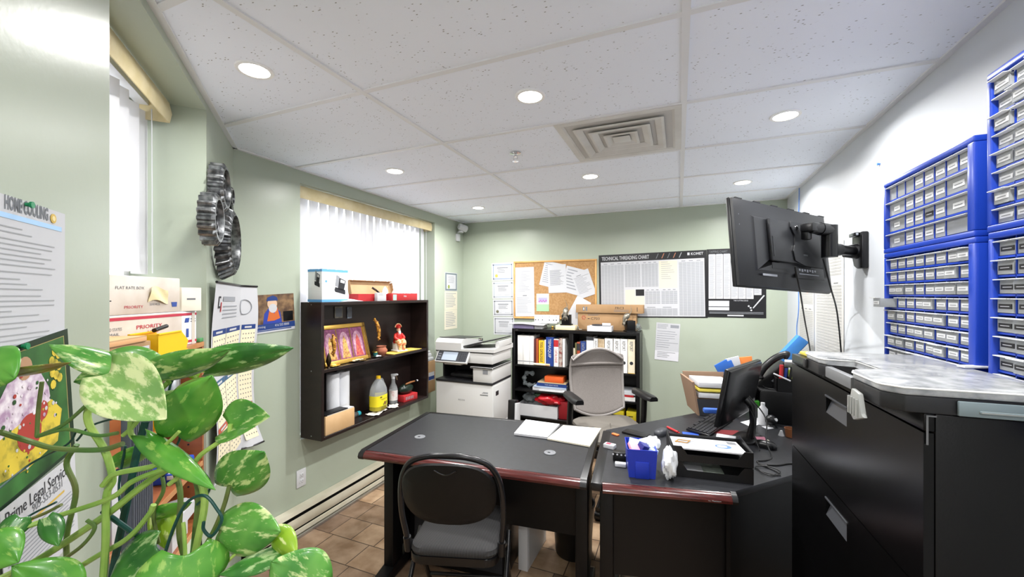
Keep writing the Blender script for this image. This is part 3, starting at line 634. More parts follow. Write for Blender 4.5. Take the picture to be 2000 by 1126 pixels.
# brass dish with flowers, tray, small plate, clay pot, statuette on yellow cloth
BRASS = mat('brass', '#c9a24a', .25, .9); DARKW = mat('dark_tray_metal', '#3a332e', .25, .7); PETAL = mat('yellow_petals', '#f0d976', .7)
def dish(name, lb, cat, u, d, r, m, bits, bm_):
    y = sy(u, d); t = thing(name, lb, cat, (XL + d, y, M1))
    b = MB(); b.lathe(m, [(.001, .0), (r * .6, 0), (r, .008), (r * .98, .010), (r * .6, .003), (.001, .003)], sx=.8); b.build('plate', t)
    b = MB()
    for k in range(bits):
        a, rr = random.random() * 2 * PI, random.random() * r * .6; b.sph(bm_, (rr * .7 * math.cos(a), rr * math.sin(a), .009 + random.random() * .004), (.010, .014, .005), 8, 5)
    b.build('offerings', t); return t
dish('brass_dish', 'small brass dish of yellow petals at the left end of the middle shelf', 'dish', 651, .145, .05, BRASS, 14, PETAL)
b = MB(); y = sy(642, .165); b.lathe(mat('dark_bronze', '#3b2f22', .35, .8), [(.001, 0), (.012, 0), (.006, .01), (.014, .03), (.018, .05), (.01, .08), (.003, .1), (.001, .105)], seg=14); tag(b.build('bronze_figurine', None, (XL + .165, y, M1)), 'tiny dark bronze figurine beside the brass dish of petals', 'figurine')
dish('oval_tray', 'dark oval tray of dried offerings in front of the gilt triptych frame', 'tray', 697, .135, .075, DARKW, 22, mat('dried_offering', '#d9c9a6', .8))
dish('small_plate', 'small dark plate of white figurines in front of the clay pot', 'plate', 739, .15, .055, DARKW, 5, PAPER)
b = MB(); b.cyl(mat('teal_glass', '#2c6a66', .2), (0, 0, .0), (0, 0, .035), .016, .02); b.lathe(BRASS, [(.02, .033), (.022, .036), (.02, .04), (.001, .04)]); tag(b.build('oil_cup', None, (XL + .105, sy(733, .105), M1)), 'small teal cup with brass rim on the shelf beside the clay pot', 'cup')
CLAY = mat('terracotta', '#a8644a', .7)
b = MB(); b.lathe(CLAY, [(.001, 0), (.028, 0), (.046, .022), (.048, .04), (.036, .058), (.033, .064), (.04, .072), (.036, .073), (.028, .062), (.04, .04), (.02, .008), (.001, .006)]); tag(b.build('clay_pot', None, (XL + .08, sy(745, .08), M1)), 'small round terracotta pot on the middle shelf', 'pot')
ya, yb_ = sy(758, .12), sy(814, .12)
b = MB(); YC = mat('yellow_cloth', '#e8c65c', .8, bump=(80, .4)); b.patch(YC, lambda a, c_: (XL + .05 + .125 * a, ya + (yb_ - ya) * c_, M1 + .004 + .002 * math.sin(9 * c_ + 3 * a)), 8, 12); b.box(YC, XL + .05, XL + .175, ya, yb_, M1 + .0005, M1 + .002); b.raw = True
tag(b.build('yellow_cloth'), 'folded yellow cloth lying under the seated statuette', 'cloth')
# seated statuette
STW = mat('white_plaster', '#e9e6e2', .5); SRED = mat('red_glaze', '#b8211f', .35, noise=(30, '#c8402c', (.5, .8))); SKN = mat('plaster_skin', '#d6a98a', .5); GLDG = mat('cream_gold_glaze', '#f0dca0', .4, noise=(50, '#d9653f'))
t = thing('seated_statuette', 'painted statuette of a bearded figure in red robe sitting on a white block', 'statuette', (XL + .085, sy(779, .09), M1 + .006), math.radians(70))
b = MB(); b.prism(STW, [(-.035, -.03), (.035, -.03), (.035, .04), (-.035, .04)], 0, .075, .004); b.box(STW, -.05, .05, -.07, .04, 0, .012, .003); b.build('block_seat', t)
def fig(b, m, pts, faces_r): b.tube(m, pts, faces_r, 12)
b = MB(); b.tube(SRED, smooth_pts([(0, .005, .07), (0, .004, .10), (0, .0, .135), (0, -.002, .155), (0, -.003, .165)], 4), [.042, .042, .042, .041, .040, .039, .037, .035, .033, .031, .029, .026, .022, .018, .014, .012, .010], 16)
b.tube(SRED, smooth_pts([(-.028, 0, .145), (-.042, -.02, .115), (-.02, -.04, .095)], 5), [.013] * 11, 10); b.tube(SRED, smooth_pts([(.028, 0, .145), (.042, -.02, .115), (.02, -.04, .1)], 5), [.013] * 11, 10); b.build('robe', t)
b = MB()
for sx_ in (-1, 1): b.tube(GLDG, smooth_pts([(sx_ * .018, -.01, .085), (sx_ * .022, -.05, .082), (sx_ * .018, -.058, .05), (sx_ * .018, -.058, .014)], 5), [.022] * 5 + [.02] * 5 + [.014] * 6, 12)
b.build('skirt', t)
b = MB(); b.sph(SKN, (0, -.003, .182), (.016, .018, .021)); b.sph(SKN, (0, -.021, .181), (.003, .005, .005), 8, 6)
for sx_ in (-1, 1): b.sph(SKN, (sx_ * .016, 0, .182), (.003, .005, .006), 8, 6); b.sph(INKD, (sx_ * .006, -.019, .186), .0018, 6, 4); b.sph(SKN, (sx_ * .02, -.042, .098), (.009, .009, .007), 8, 6)
b.build('face', t)
b = MB(); b.tube(STW, [(0, -.014, .172), (0, -.022, .155), (0, -.022, .135)], [.012, .012, .003], 10); b.build('beard', t)
b = MB(); b.lathe(SRED, [(.018, .196), (.02, .2), (.018, .21), (.008, .218), (.001, .22)]); b.T = Matrix.Translation((0, .002, .205))
b.tube(GLDG, [(.03 * math.cos(a), 0, .03 * math.sin(a)) for a in [PI * k / 12 for k in range(13)]], .004, 8); b.xz(SRED, [(.029 * math.cos(a), .029 * math.sin(a)) for a in [PI * k / 12 for k in range(13)]], 0, .005); b.build('headdress', t)
# bottom tier
KT = mat('paper_towel', '#e9ebef', .85, bump=(140, .5))
for k, lb in ((0, 'left paper towel roll of the pair behind the wooden box'), (1, 'right paper towel roll of the pair behind the wooden box')):
    b = MB(); b.lathe(KT, [(.019, 0), (.044, 0), (.045, .002), (.045, .372), (.044, .374), (.019, .374), (.018, .372), (.018, .002), (.019, 0)], seg=32); tag(b.build('paper_towel_roll', None, (XL + .055, sy(650, .055) + .095 * k, M0)), lb, 'paper towels', 'paper towel rolls')
PLY = mat('pale_plywood', '#d9b588', .6, noise=(6, '#cba475'))
y0, y1 = sy(634, .185), sy(694, .185)
t = thing('wooden_box', 'pale wooden box with a dark folder on top at the left of the bottom shelf', 'box', (XL + .095, (y0 + y1) / 2, M0), PI / 2)
w = y1 - y0 - .015
b = MB(); b.box(PLY, -w / 2, w / 2, -.09, -.007, 0, .125, .002); b.build('body', t)
b = MB(); b.box(PAPER, -w / 2 + .02, w / 2, -.085, -.008, .1255, .131); tag(b.build('paper_stack', None, (XL + .095, (y0 + y1) / 2, M0), PI / 2), 'thin stack of white papers lying on the pale wooden box', 'papers')
b = MB(); b.box(BLK, -w / 2, w / 2 - .06, -.088, -.009, .1315, .138, .001); tag(b.build('folder', None, (XL + .095, (y0 + y1) / 2, M0), PI / 2), 'black folder lying on the papers on the wooden box', 'folder')
b = MB(); b.cyl(mat('teal_cap_plastic', '#2fa6b5', .35), (0, 0, .02), (0, .028, .02), .018); b.cyl(CLEAR, (0, -.07, .02), (0, 0, .02), .0195); tag(b.build('water_bottle', None, (XL + .06, sy(697, .06), M0)), 'clear bottle with teal cap lying behind the wooden box', 'bottle')
RAG = mat('white_rag', '#e6e2da', .9, noise=(30, '#b9b0a4', (.5, .7)), bump=(90, .5))
def rag(lb, u, d, w, l, rot, cat='rag', name='rag'):
    b = MB(); sd = random.random() * 9
    b.patch(RAG, lambda a, c_: ((a - .5) * w * (1 + .15 * math.sin(5 * c_ + sd)), (c_ - .5) * l, .004 + .009 * abs(math.sin(7 * a + 4 * c_ + sd) * math.cos(9 * c_ - 3 * a))), 14, 14); b.raw = True
    return tag(b.build(name, None, (XL + d, sy(u, d), M0 + .001), rot, solid=.002), lb, cat)
rag('crumpled white rag under the yellow oil jug', 736, .14, .09, .17, .2); rag('crumpled white rag to the right of the yellow oil jug', 768, .145, .08, .1, .6)
# oil jug
JUG = mat('clear_jug_plastic', '#e9edf0', .15, trans=.75, ior=1.25); OIL = mat('cooking_oil', '#cfc14a', .15, trans=.35, ior=1.3); JLB = mat('yellow_label', '#f3e02c', .5)
t = thing('oil_jug', 'clear jug of cooking oil with yellow cap and yellow label', 'jug', (XL + .12, sy(740, .125), M0 + .018), PI / 2 + .1)
S = 1.0
def sq(rx, ry, z, n=28, e=3.2):
    rx *= 1.28; ry *= 1.1
    return [(math.copysign(abs(math.cos(a)) ** (2 / e), math.cos(a)) * rx, math.copysign(abs(math.sin(a)) ** (2 / e), math.sin(a)) * ry, z) for a in [2 * PI * k / n for k in range(n)]]
b = MB(); b.loft(JUG, [sq(.06, .046, .06), sq(.06, .046, .13), sq(.056, .043, .165), sq(.044, .035, .2), sq(.024, .022, .232), sq(.016, .016, .242, e=2), sq(.016, .016, .25, e=2)]); b.build('upper_body', t)
b = MB(); b.loft(OIL, [sq(.052, .04, 0), sq(.06, .046, .008), sq(.06, .046, .0598)]); b.build('oil_fill', t)
b = MB(); b.tube(JUG, smooth_pts([(.022, 0, .236), (.05, 0, .23), (.071, 0, .195), (.078, 0, .165), (.07, 0, .145)], 5), .009, 10); b.build('handle', t)
b = MB(); b.loft(JLB, [[(x * 1.012, y * 1.012, z) for x, y, z in sq(.06, .046, zz)] for zz in (.035, .12)], False)
b.text(INKD, 'Vegetable Oil', -.035, .085, .014, -.0525, maxw=.07); b.rect(INKD, -.05, -.025, .104, .112, -.0525); b.cyl(mat('nut_print', '#8d6430', .6), (.012, -.0515, .055), (.012, -.0523, .055), .013, seg=12)
for x_, z_ in ((-.002, .047), (.027, .048), (.033, .06)): b.cyl(mat('leaf_print', '#7d8a2c', .6), (x_, -.0515, z_), (x_, -.0522, z_), .009, seg=10)
b.build('label', t)
b = MB(); b.cyl(YEL, (0, 0, .244), (0, 0, .268), .0185, .0175, 20); b.build('cap', t)
# spray bottle
t = thing('spray_bottle', 'clear spray bottle with white trigger standing behind the oil jug', 'bottle', (XL + .085, sy(769, .09), M0 + .006), PI / 2 + .3)
b = MB(); b.lathe(JUG, [(.001, 0), (.033, 0), (.036, .006), (.036, .12), (.03, .145), (.016, .175), (.015, .21), (.001, .21)]); b.build('body', t)
b = MB(); b.loft(mat('worn_label', '#d8d4d2', .6, noise=(40, '#c29aa0', (.5, .75))), [[(.0366 * math.cos(2 * PI * k / 28), .0366 * math.sin(2 * PI * k / 28), z) for k in range(28)] for z in (.03, .115)], False); b.build('label', t)
b = MB(); b.cyl(WHT, (0, 0, .21), (0, 0, .228), .016); b.yz(WHT, [(.016, .228), (.02, .25), (-.03, .256), (-.042, .25), (-.042, .24), (-.016, .238), (-.014, .228)], -.009, .009, .003); b.yz(mat('bronze_trigger', '#6d5a48', .5), [(-.02, .238), (-.03, .236), (-.034, .215), (-.038, .2), (-.032, .2), (-.026, .216)], -.005, .005); b.build('trigger_head', t)
# red box with dark bag on top
t = thing('red_box', 'flat red printed box at the right end of the bottom shelf', 'box', (XL + .10, sy(797, .12), M0), PI / 2 - .12)
b = MB(); b.box(RED, -.085, .085, -.055, .055, 0, .055, .002); b.box(CREAM, .0845, .0856, -.05, .03, .01, .05); 
for k in range(5): b.rect(INKL, -.06 + k * .02, -.05 + k * .02, .015, .042, -.0556)
b.build('carton', t)
GBAG = mat('dark_green_film', '#1d2a22', .3, bump=(60, .8))
b = MB(); b.sph(GBAG, (0, 0, .045), (.085, .045, .045), 18, 10); o = b.build('wrapped_packet', None, (XL + .10, sy(796, .12), M0 + .0555), PI / 2 - .12); tag(o, 'dark green plastic packet lying on the flat red box', 'packet')
t = thing('brush', 'brush with brown wooden handle lying across the dark green packet', 'brush', (XL + .125, sy(801, .12), M0 + .148), PI / 2)
b = MB(); b.tube(mat('brown_wood_handle', '#8a5a34', .5), [(-.07, 0, 0), (0, -.002, .004), (.06, 0, .002)], [.007, .009, .006], 10); b.build('handle', t)
b = MB(); b.cyl(BLK, (.06, 0, .002), (.085, 0, 0), .009); b.sph(PAPER, (.095, 0, 0), (.016, .01, .009), 10, 6); b.build('head', t)
# boxes on top of the hanging shelf
TOPZ = SZ1 + .0008
t = thing('phone_box', 'white and blue carton with a desk phone printed on it, standing on the hanging shelf', 'box', (XL + .085, sy(656, .15) - .005, TOPZ), PI / 2 - .06)
BXW = mat('white_carton', '#eceef2', .55)
b = MB(); b.box(BXW, -.108, .108, -.07, .07, 0, .222, .0015)
for z0, z1 in ((.0, .017), (.205, .2225)):
    b.rect(SKYB, -.1078, .1078, z0, z1, -.0708); b.quad(SKYB, [(-.1088, -.07, z0), (-.1088, .07, z0), (-.1088, .07, z1), (-.1088, -.07, z1)])
b.quad(SKYB, [(-.108, -.07, .2228), (.108, -.07, .2228), (.108, .07, .2228), (-.108, .07, .2228)])
def phone_print(b, f):
    for q in ([(-.03, .05), (.03, .035), (.032, .045), (.03, .06), (-.03, .075), (-.034, .06)], [(-.015, .062), (.022, .055), (.035, .11), (-.005, .125)]): b.quad(INKD, [f(*p) for p in q[:4]]) if len(q) == 4 else (b.quad(INKD, [f(*p) for p in q[:4]]), b.quad(INKD, [f(*p) for p in (q[0], q[3], q[4], q[5])]))
    b.quad(PAPER, [f(*p, .0006) for p in ((0, .1), (.026, .094), (.03, .108), (.002, .117))]); b.quad(INKL, [f(*p) for p in ((-.03, .08), (-.012, .075), (-.002, .13), (-.022, .14))])
phone_print(b, lambda x, z, o=0: (x * 1.4 + .04, -.0712 - o, z * 1.3 + .005)); phone_print(b, lambda x, z, o=0: (-.1092 - o, -.025 - x * .8, z * 1.1 + .06))
b.cyl(SKYB, (-.075, -.0703, .14), (-.075, -.0712, .14), .008, seg=14)
b.build('carton', t)
t = thing('card_box', 'open red and kraft box with raised lid standing on the hanging shelf', 'box', (XL + .09, (sy(705, .15) + sy(783, .15)) / 2, TOPZ), PI / 2)
w = sy(783, .1) - sy(703, .1)
b = MB(); b.box(RED, -w / 2, w / 2, -.045, -.043, 0, .055); b.box(RED, -w / 2, -w / 2 + .002, -.043, .045, 0, .055); b.box(RED, w / 2 - .002, w / 2, -.043, .045, 0, .055); b.box(KRAFT, -w / 2 + .002, w / 2 - .002, -.043, .045, 0, .003); b.box(RED, -w / 2, w / 2, .045, .047, 0, .055)
b.build('tray', t)
b = MB(); b.T = Matrix.Translation((0, .047, .052)) @ Matrix.Rotation(math.radians(-12), 4, 'X')
b.box(KRAFTL, -w / 2, w / 2, 0, .003, 0, .105); b.box(KRAFT, -w / 2, w / 2, -.03, .0, .103, .106); b.box(KRAFT, w / 2 - .002, w / 2 + .001, -.028, 0, .0, .095); b.box(KRAFT, -w / 2 - .001, -w / 2 + .002, -.028, 0, .0, .1); b.build('lid', t)
t = thing('red_carton', 'small red carton with white lettering at the right end of the hanging shelf top', 'box', (XL + .125, (sy(763, .17) + sy(812, .17)) / 2, TOPZ), PI / 2)
w = sy(812, .18) - sy(762, .18)
b = MB(); b.box(RED, -w / 2, w / 2, -.06, -.012, 0, .06, .0015); b.text(PAPER, 'Xtra', -.02, .03, .02, -.0606, bold=.02); b.rect(mat('mint_label', '#a9d3bf', .6), -w * .46, -w * .33, .003, .05, -.0604); b.build('carton', t)
b = MB(); b.box(PAPER, -.05, .05, -.03, .0, 0, .065, .001); b.lines(INKL, -.04, .03, .04, .058, 2, -.0306); tag(b.build('white_packet', None, (XL + .155, sy(745, .18), TOPZ), PI / 2), 'white packet standing in front of the open red box', 'packet')
t = thing('tweezers', 'grey metal hand tool sticking up out of the open red box', 'tool', (XL + .09, sy(737, .1), TOPZ + .003), PI / 2)
b = MB(); b.tube(DKG, [(-.045, 0, .105), (.0, 0, .085), (.05, 0, .055)], .004, 6); b.tube(DKG, [(-.045, .006, .098), (0, .006, .078), (.05, .004, .052), (.06, .0, .0)], .004, 6); b.build('arms', t)
TIS = mat('white_tissue', '#f2f3f7', .85)
for u, d, hh, lb in ((752, .08, .115, 'tall crumpled white tissue in the open red box'), (771, .07, .095, 'short crumpled white tissue at the right of the open red box')):
    b = MB(); b.lathe(TIS, [(.001, 0), (.022, 0), (.027, .04), (.024, hh * .7), (.012, hh * .9), (.001, hh)], seg=9); tag(b.build('tissue', None, (XL + d, sy(u, d), TOPZ + .0035), .4), lb, 'tissue')
b = MB(); b.patch(mat('thin_plastic_sheet', '#dfe9f5', .4), lambda a, c_: ((a - .5) * .09, (c_ - .5) * .2, .002 + .016 * math.sin(PI * c_) * math.sin(PI * a)), 8, 10); b.raw = True
tag(b.build('plastic_sheet', None, (XL + .135, sy(692, .16) - .03, TOPZ), 0, solid=.001), 'flat pale blue plastic wrapper lying between the phone carton and the open red box', 'wrapper')
# carton and white tray on the window sill to the right of the shelf
t = thing('cardboard_box', 'brown cardboard box with blue label on the window sill beside the hanging shelf', 'box', (XL - .03, 3.35, WS + .0005), PI / 2)
b = MB(); b.box(KRAFT, -.11, .14, -.09, .02, 0, .31, .003); b.rect(PAPER, .02, .12, .12, .2, -.0906); b.rect(NAVY, .02, .12, .125, .16, -.0912); b.build('carton', t)
b = MB(); b.box(WHT, -.08, .12, -.085, .015, 0, .035, .006); b.box(WHT, -.06, .10, -.075, .01, .0355, .075, .01); b.box(PAPER, -.04, .09, -.065, .005, .0755, .1, .006); tag(b.build('white_packages', None, (XL - .03, 3.35, WS + .3115), PI / 2), 'white wrapped packages piled on the brown box on the sill', 'packages')
# ================================================================== photocopier
CW = mat('copier_white', '#d7d7d5', .38); CGR = mat('copier_grey', '#c6c7c8', .4); CBK = mat('copier_charcoal', '#26272a', .4)
t = thing('photocopier', 'white and black office photocopier standing in the far left corner', 'copier', (-1.8285, 3.25, 0))
w = .2945
b = MB(); b.box(CW, -w, w, 0, .43, .03, .765, .006); b.rect(INKL, -w, w, .40, .404, -.0006); b.text(INK, 'RICOH', -.02, .60, .022, -.0008, 'CENTER'); b.rect(INKD, .17, .25, .668, .674, -.0008); b.rect(INKL, .19, .25, .685, .690, -.0008); b.rect(INKL, .2, .25, .695, .70, -.0008)
for k in range(3): b.box(CGR, -.28 + k * .2, -.24 + k * .2, .02, .06, 0, .03)
b.build('cabinet', t)
b = MB(); b.box(CW, w - .001, w + .004, .02, .41, .40, .75, .002); b.box(CW, w - .001, w + .004, .02, .41, .06, .385, .002); b.box(CBK, w + .003, w + .0055, .06, .12, .66, .70); b.box(INKD, w + .003, w + .0055, .10, .2, .36, .38); b.build('side_door', t)
b = MB(); b.box(CBK, -w - .002, w + .002, -.008, .43, .765, .785, .003); b.build('exit_tray', t)
b = MB(); b.box(CW, .1, w, -.004, .43, .785, .91, .004); b.box(CBK, .08, w + .01, -.02, .43, .91, .925, .003); b.rect(INKL, .2, .25, .86, .90, -.005); b.build('front_column', t)
b = MB(); b.box(CBK, -w, .1, .32, .43, .785, .95); b.box(CBK, -w, -w + .02, .12, .43, .785, .95); b.box(CBK, -.2, .05, .1, .3, .79, .825, .01); b.build('exit_cavity', t)
b = MB(); b.box(CW, -w, w, .0, .43, .95, 1.055, .008); b.box(CBK, -w - .003, w + .003, -.003, .433, 1.045, 1.052); b.build('scanner_body', t)
b = MB(); b.loft(CW, [[(-w, y, z) for y, z in ((-.01, 1.056), (.43, 1.056), (.43, 1.12), (.1, 1.165), (.02, 1.16), (-.01, 1.13))], [(-.02, y, z) for y, z in ((-.01, 1.056), (.43, 1.056), (.43, 1.12), (.1, 1.165), (.02, 1.16), (-.01, 1.13))]]); b.build('document_feeder', t)
b = MB(); b.loft(CW, [[(-.02, y, z) for y, z in ((-.01, 1.056), (.43, 1.056), (.43, 1.075), (-.01, 1.075))], [(w + .02, y, z) for y, z in ((-.01, 1.056), (.43, 1.056), (.43, 1.1), (-.01, 1.09))]]); b.box(CW, w - .02, w + .02, .1, .4, 1.09, 1.15, .004); b.build('platen_cover', t)
b = MB(); b.loft(CBK, [[(-w - .002, .06, 1.166), (-w - .002, .43, 1.146), (-w - .002, .43, 1.15), (-w - .002, .06, 1.17)], [(-.02, .06, 1.166), (-.02, .43, 1.146), (-.02, .43, 1.15), (-.02, .06, 1.17)]])
b.loft(CBK, [[(-.02, .03, 1.09), (-.02, .4, 1.09), (-.02, .4, 1.1), (-.02, .03, 1.1)], [(w + .01, .06, 1.165), (w + .01, .4, 1.165), (w + .01, .4, 1.175), (w + .01, .06, 1.175)]]); b.box(CHROME, .06, .1, .18, .2, 1.135, 1.16, .003); b.build('feeder_tray', t)
b = MB(); b.T = Matrix.Translation((-.1, -.03, 1.0)) @ Matrix.Rotation(math.radians(-38), 4, 'X')
b.box(CW, -.165, .17, -.012, .015, -.06, .06, .006); o = b.build('control_panel', t)
b = MB(); b.T = Matrix.Translation((-.1, -.03, 1.0)) @ Matrix.Rotation(math.radians(-38), 4, 'X')
b.box(DKG, -.155, .16, -.0135, -.0115, -.05, .055); b.box(mat('display_glass', '#a9b4c2', .15), -.1, .055, -.0145, -.013, -.04, .045)
for k in range(4):
    for j in range(3): b.box(INKD, .085 + j * .022, .1 + j * .022, -.015, -.013, -.035 + k * .02, -.023 + k * .02)
for k in range(3): b.box(INK, -.145, -.115, -.015, -.013, -.035 + k * .025, -.022 + k * .025)
b.build('touch_screen', o)
b = MB(); b.box(CW, -.2, -.02, -.01, .12, .925, .945, .004); b.build('panel_arm', t)
# black waste item between copier and bookcase
t = thing('desk_bin', 'small black and grey caddy standing on the floor between copier and bookcase', 'caddy', (-1.31, 3.20, 0))
b = MB(); b.yz(BLKP, [(-.08, 0), (.08, 0), (.07, .66), (-.02, .675)], -.045, .02, .008); b.build('body', t)
b = MB(); b.yz(CGR, [(-.075, .02), (.06, .02), (.05, .64), (-.03, .655)], .022, .042, .004); b.build('side_flap', t)
# ================================================================== black bookcase and its contents
BY, BX0, BX1, BZ = 3.87, -1.603, -.332, 1.225
t = thing('bookcase', 'wide black metal bookcase of two bays against the far green wall', 'bookcase', (BX0, BY, 0))
W, D = BX1 - BX0, .29
xm = .625
def part(nm, m, *q, bev=.0015, par=None):
    b = MB(); b.box(m, *q, bev, 1); return b.build(nm, par or t)
part('side_panel', BLKM, 0, .03, 0, D, 0, BZ); part('side_panel', BLKM, W - .03, W, 0, D, 0, BZ); part('divider', BLKM, xm - .02, xm + .02, .002, D, .08, BZ - .03)
part('top_panel', BLKM, .03, W - .03, 0, D, BZ - .03, BZ); part('plinth', BLKM, .03, W - .03, .01, D, 0, .08)
b = MB(); b.box(BLKM, .03, xm - .02, D - .012, D, .08, BZ - .03); b.box(BLKM, xm + .02, W - .03, D - .012, D, .08, BZ - .03); b.build('back_panel', t)
LZ = (.855, .60, .33); RZ = (.84, .58, .33)
for z in LZ: part('shelf', BLKM, .03, xm - .02, .006, D - .012, z - .02, z)
for z in RZ: part('shelf', BLKM, xm + .02, W - .03, .006, D - .012, z - .02, z)
b = MB(); b.rect(STEEL, .04, .07, BZ - .017, BZ - .013, -.0008); b.build('name_plate', t)
def cx(c): return BX0 + c * .000951          # crop pixel to world x on the bookcase front
BKW = mat('binder_white', '#eceae6', .6); BIV = mat('binder_ivory', '#e3d9c2', .6, noise=(15, '#d9cdb2'))
def book(c0, c1, z0, h, m, lb, txt=None, tm=INKD, name='book', dep=.2, hole=False, band=None, off=.02, grp=None, lean=0, maxw=None, tz=None):
    x0, x1 = cx(c0) + .001, cx(c1) - .001; w = x1 - x0
    t = thing(name, lb, 'book' if name == 'book' else 'binder', ((x0 + x1) / 2, BY + off, z0 + .0006), (0, lean, 0), grp)
    b = MB()
    if name == 'book':
        b.box(m, -w / 2, w / 2, 0, .004, 0, h, .0012, 1); b.box(m, -w / 2, -w / 2 + .0022, .004, dep, 0, h); b.box(m, w / 2 - .0022, w / 2, .004, dep, 0, h)
    else: b.box(m, -w / 2, w / 2, 0, .003, 0, h, .0012, 1); b.box(m, -w / 2, -w / 2 + .002, .003, dep, 0, h); b.box(m, w / 2 - .002, w / 2, .003, dep, 0, h)
    if band: b.rect(band[0], -w / 2, w / 2, h * band[1], h * band[2], -.0006)
    if txt:
        sz = min(w * .75, .04); L_ = maxw or h * .8
        b.text(tm, txt, -sz * .36, h * (tz or .94), sz, -.0012, 'LEFT', L_, -PI / 2, .01)
    if hole: b.cyl(INKD, (0, .001, h * .3), (0, -.0008, h * .3), min(w * .28, .016), seg=18)
    b.build('cover', t)
    b = MB(); b.box(CREAM, -w / 2 + .0024, w / 2 - .0024, .004, dep - .004, .003, h - .006); b.build('pages', t)
    return t
z = LZ[0]
for k, (a, c_, l) in enumerate(((57, 122, 'first white binder from the left end of the top left bay'), (122, 196, 'second white binder from the left end of the top left bay'), (196, 244, 'narrow white binder, third from the left end of the top left bay'))):
    book(a, c_, z, .298, BKW, l, None, name='binder', band=(INKL, .1, .13), grp='white binders in the top left bay')
book(247, 268, z, .27, mat('maroon_cover', '#5b2a2c', .5), 'thin maroon book beside the white binders', dep=.18)
book(270, 294, z, .27, mat('rust_cover', '#a8502e', .5), 'thin rust-red book between maroon and yellow ones', dep=.18)
book(300, 364, z, .255, mat('yellow_cover', '#e3b92c', .5), 'yellow catalogue book with dark lettering', 'TOOL CATALOGUE', INKD)
book(366, 380, z, .262, BKW, 'thin white book between the yellow and the thick blue books')
book(382, 464, z, .292, mat('blue_cover', '#233f86', .45), 'thick blue catalogue book with bold white spine lettering', 'TEMAQUIP', PAPER, maxw=.19, band=None)
book(467, 520, z, .275, BKW, 'white book with a red block at the top of its spine', 'CATALOGUE', RED, band=(RED, .72, .97), maxw=.13, tz=.62)
book(524, 558, z, .285, mat('mixed_cover', '#b9aca2', .5, noise=(25, '#7a2f30', (.45, .6))), 'mottled white and maroon book near the bay divider')
book(562, 588, z, .28, BKW, 'thin white book nearest the bay divider on the left side')
b = MB(); b.T = Matrix.Translation((cx(340), BY + .008, z + .014)); b.cyl(CREAM, (-.085, 0, 0), (.085, -.004, 0), .0115); b.cyl(mat('tan_roll', '#d8a97c', .6), (.0, -.0002, 0), (.083, -.0042, 0), .0122); tag(b.build('paper_roll'), 'rolled cream paper lying in front of the yellow and blue books', 'paper roll')
z = RZ[0]
book(660, 690, z, .21, BIV, 'leaning ivory book beside the divider in the right bay', lean=math.radians(3), dep=.17)
book(694, 712, z, .262, mat('olive_cover', '#6d6a44', .5), 'thin olive book in the right bay', dep=.18)
book(714, 748, z, .27, mat('brick_cover', '#a0482e', .5), 'brick-red book in the right bay', None, band=(INKD, .7, .95))
book(752, 806, z, .28, NAVY, 'navy blue book in the right bay', 'DATA BOOK', INKL, maxw=.15)
book(812, 888, z, .325, mat('binder_grey_white', '#d5d6d8', .6), 'white binder with a grey top next to the navy book', name='binder', band=(DKG, .9, 1.0))
book(890, 928, z, .312, BKW, 'thin white binder between the grey-topped and the beige ones', 'REPORT', INK, 'binder', maxw=.1)
book(931, 994, z, .31, mat('aged_beige', '#c9b79a', .6, noise=(20, '#a98f6c')), 'stained beige binder in the middle of the right bay', None, name='binder')
for a, c_, l in ((997, 1078, 'white lettered binder behind the office chair backrest'), (1084, 1149, 'white binder with finger hole just right of the chair back'), (1151, 1219, 'white binder with finger hole, second right of the chair back')):
    book(a, c_, z, .318, BKW, l, 'REPORT', INK, 'binder', hole=True, maxw=.09, grp=None)
book(1222, 1290, z, .318, BIV, 'ivory and yellow binder at the right end of the right bay', 'REPORT', INK, 'binder', hole=True, band=(mat('manila_strip', '#dcb768', .6), .0, .02), maxw=.09)
# second tier left: plastic roll, stacked books
FILM = mat('cling_film', '#c9d2d6', .12, trans=.8, ior=1.2, bump=(40, .6))
t = thing('plastic_wrap', 'crumpled clear plastic wrap bundle on the second shelf of the left bay', 'plastic wrap', (cx(165), BY + .1, LZ[1] + .001))
b = MB(); b.tube(FILM, smooth_pts([(.05, 0, .15), (-.02, 0, .155), (-.055, 0, .11), (-.05, 0, .05), (-.01, 0, .03), (.06, .02, .03)], 5), [.02 + .008 * math.sin(k * 1.3) for k in range(26)], 12); b.build('wrap', t)
def flat(c0, c1, z0, h, m, lb, name='book', dep=.2, off=.02, txt=None, tm=PAPER):
    x0, x1 = cx(c0), cx(c1); w = x1 - x0
    t = thing(name, lb, name.split('_')[-1], ((x0 + x1) / 2, BY + off, z0 + .0006))
    b = MB(); b.box(m, -w / 2, w / 2, 0, dep, 0, .003); b.box(m, -w / 2, w / 2, 0, dep, h - .003, h); b.box(m, -w / 2, w / 2, 0, .003, .003, h - .003)
    if txt: b.text(tm, txt, 0, h * .3, h * .55, -.0008, 'CENTER', w * .45)
    b.build('cover', t); b = MB(); b.box(PAPER, -w / 2 + .003, w / 2 - .003, .003, dep - .003, .003, h - .003); b.build('pages', t); return t
z = LZ[1]
flat(226, 600, z, .03, WHT, 'white ring binder lying flat under the blue books', 'binder', .2, .035)
flat(240, 600, z + .031, .014, mat('pale_blue_cover', '#aebfd6', .5), 'pale blue book lying flat, second from the bottom of its pile', 'book', .2, .03)
flat(275, 602, z + .046, .032, NAVY, 'thick navy book with white title lying flat in the pile', 'book', .2, .03, 'TOOL SELECT BOOK')
flat(285, 596, z + .079, .01, mat('tan_cover', '#c9b48d', .5), 'thin tan book lying flat under the orange box', 'book', .2, .03)
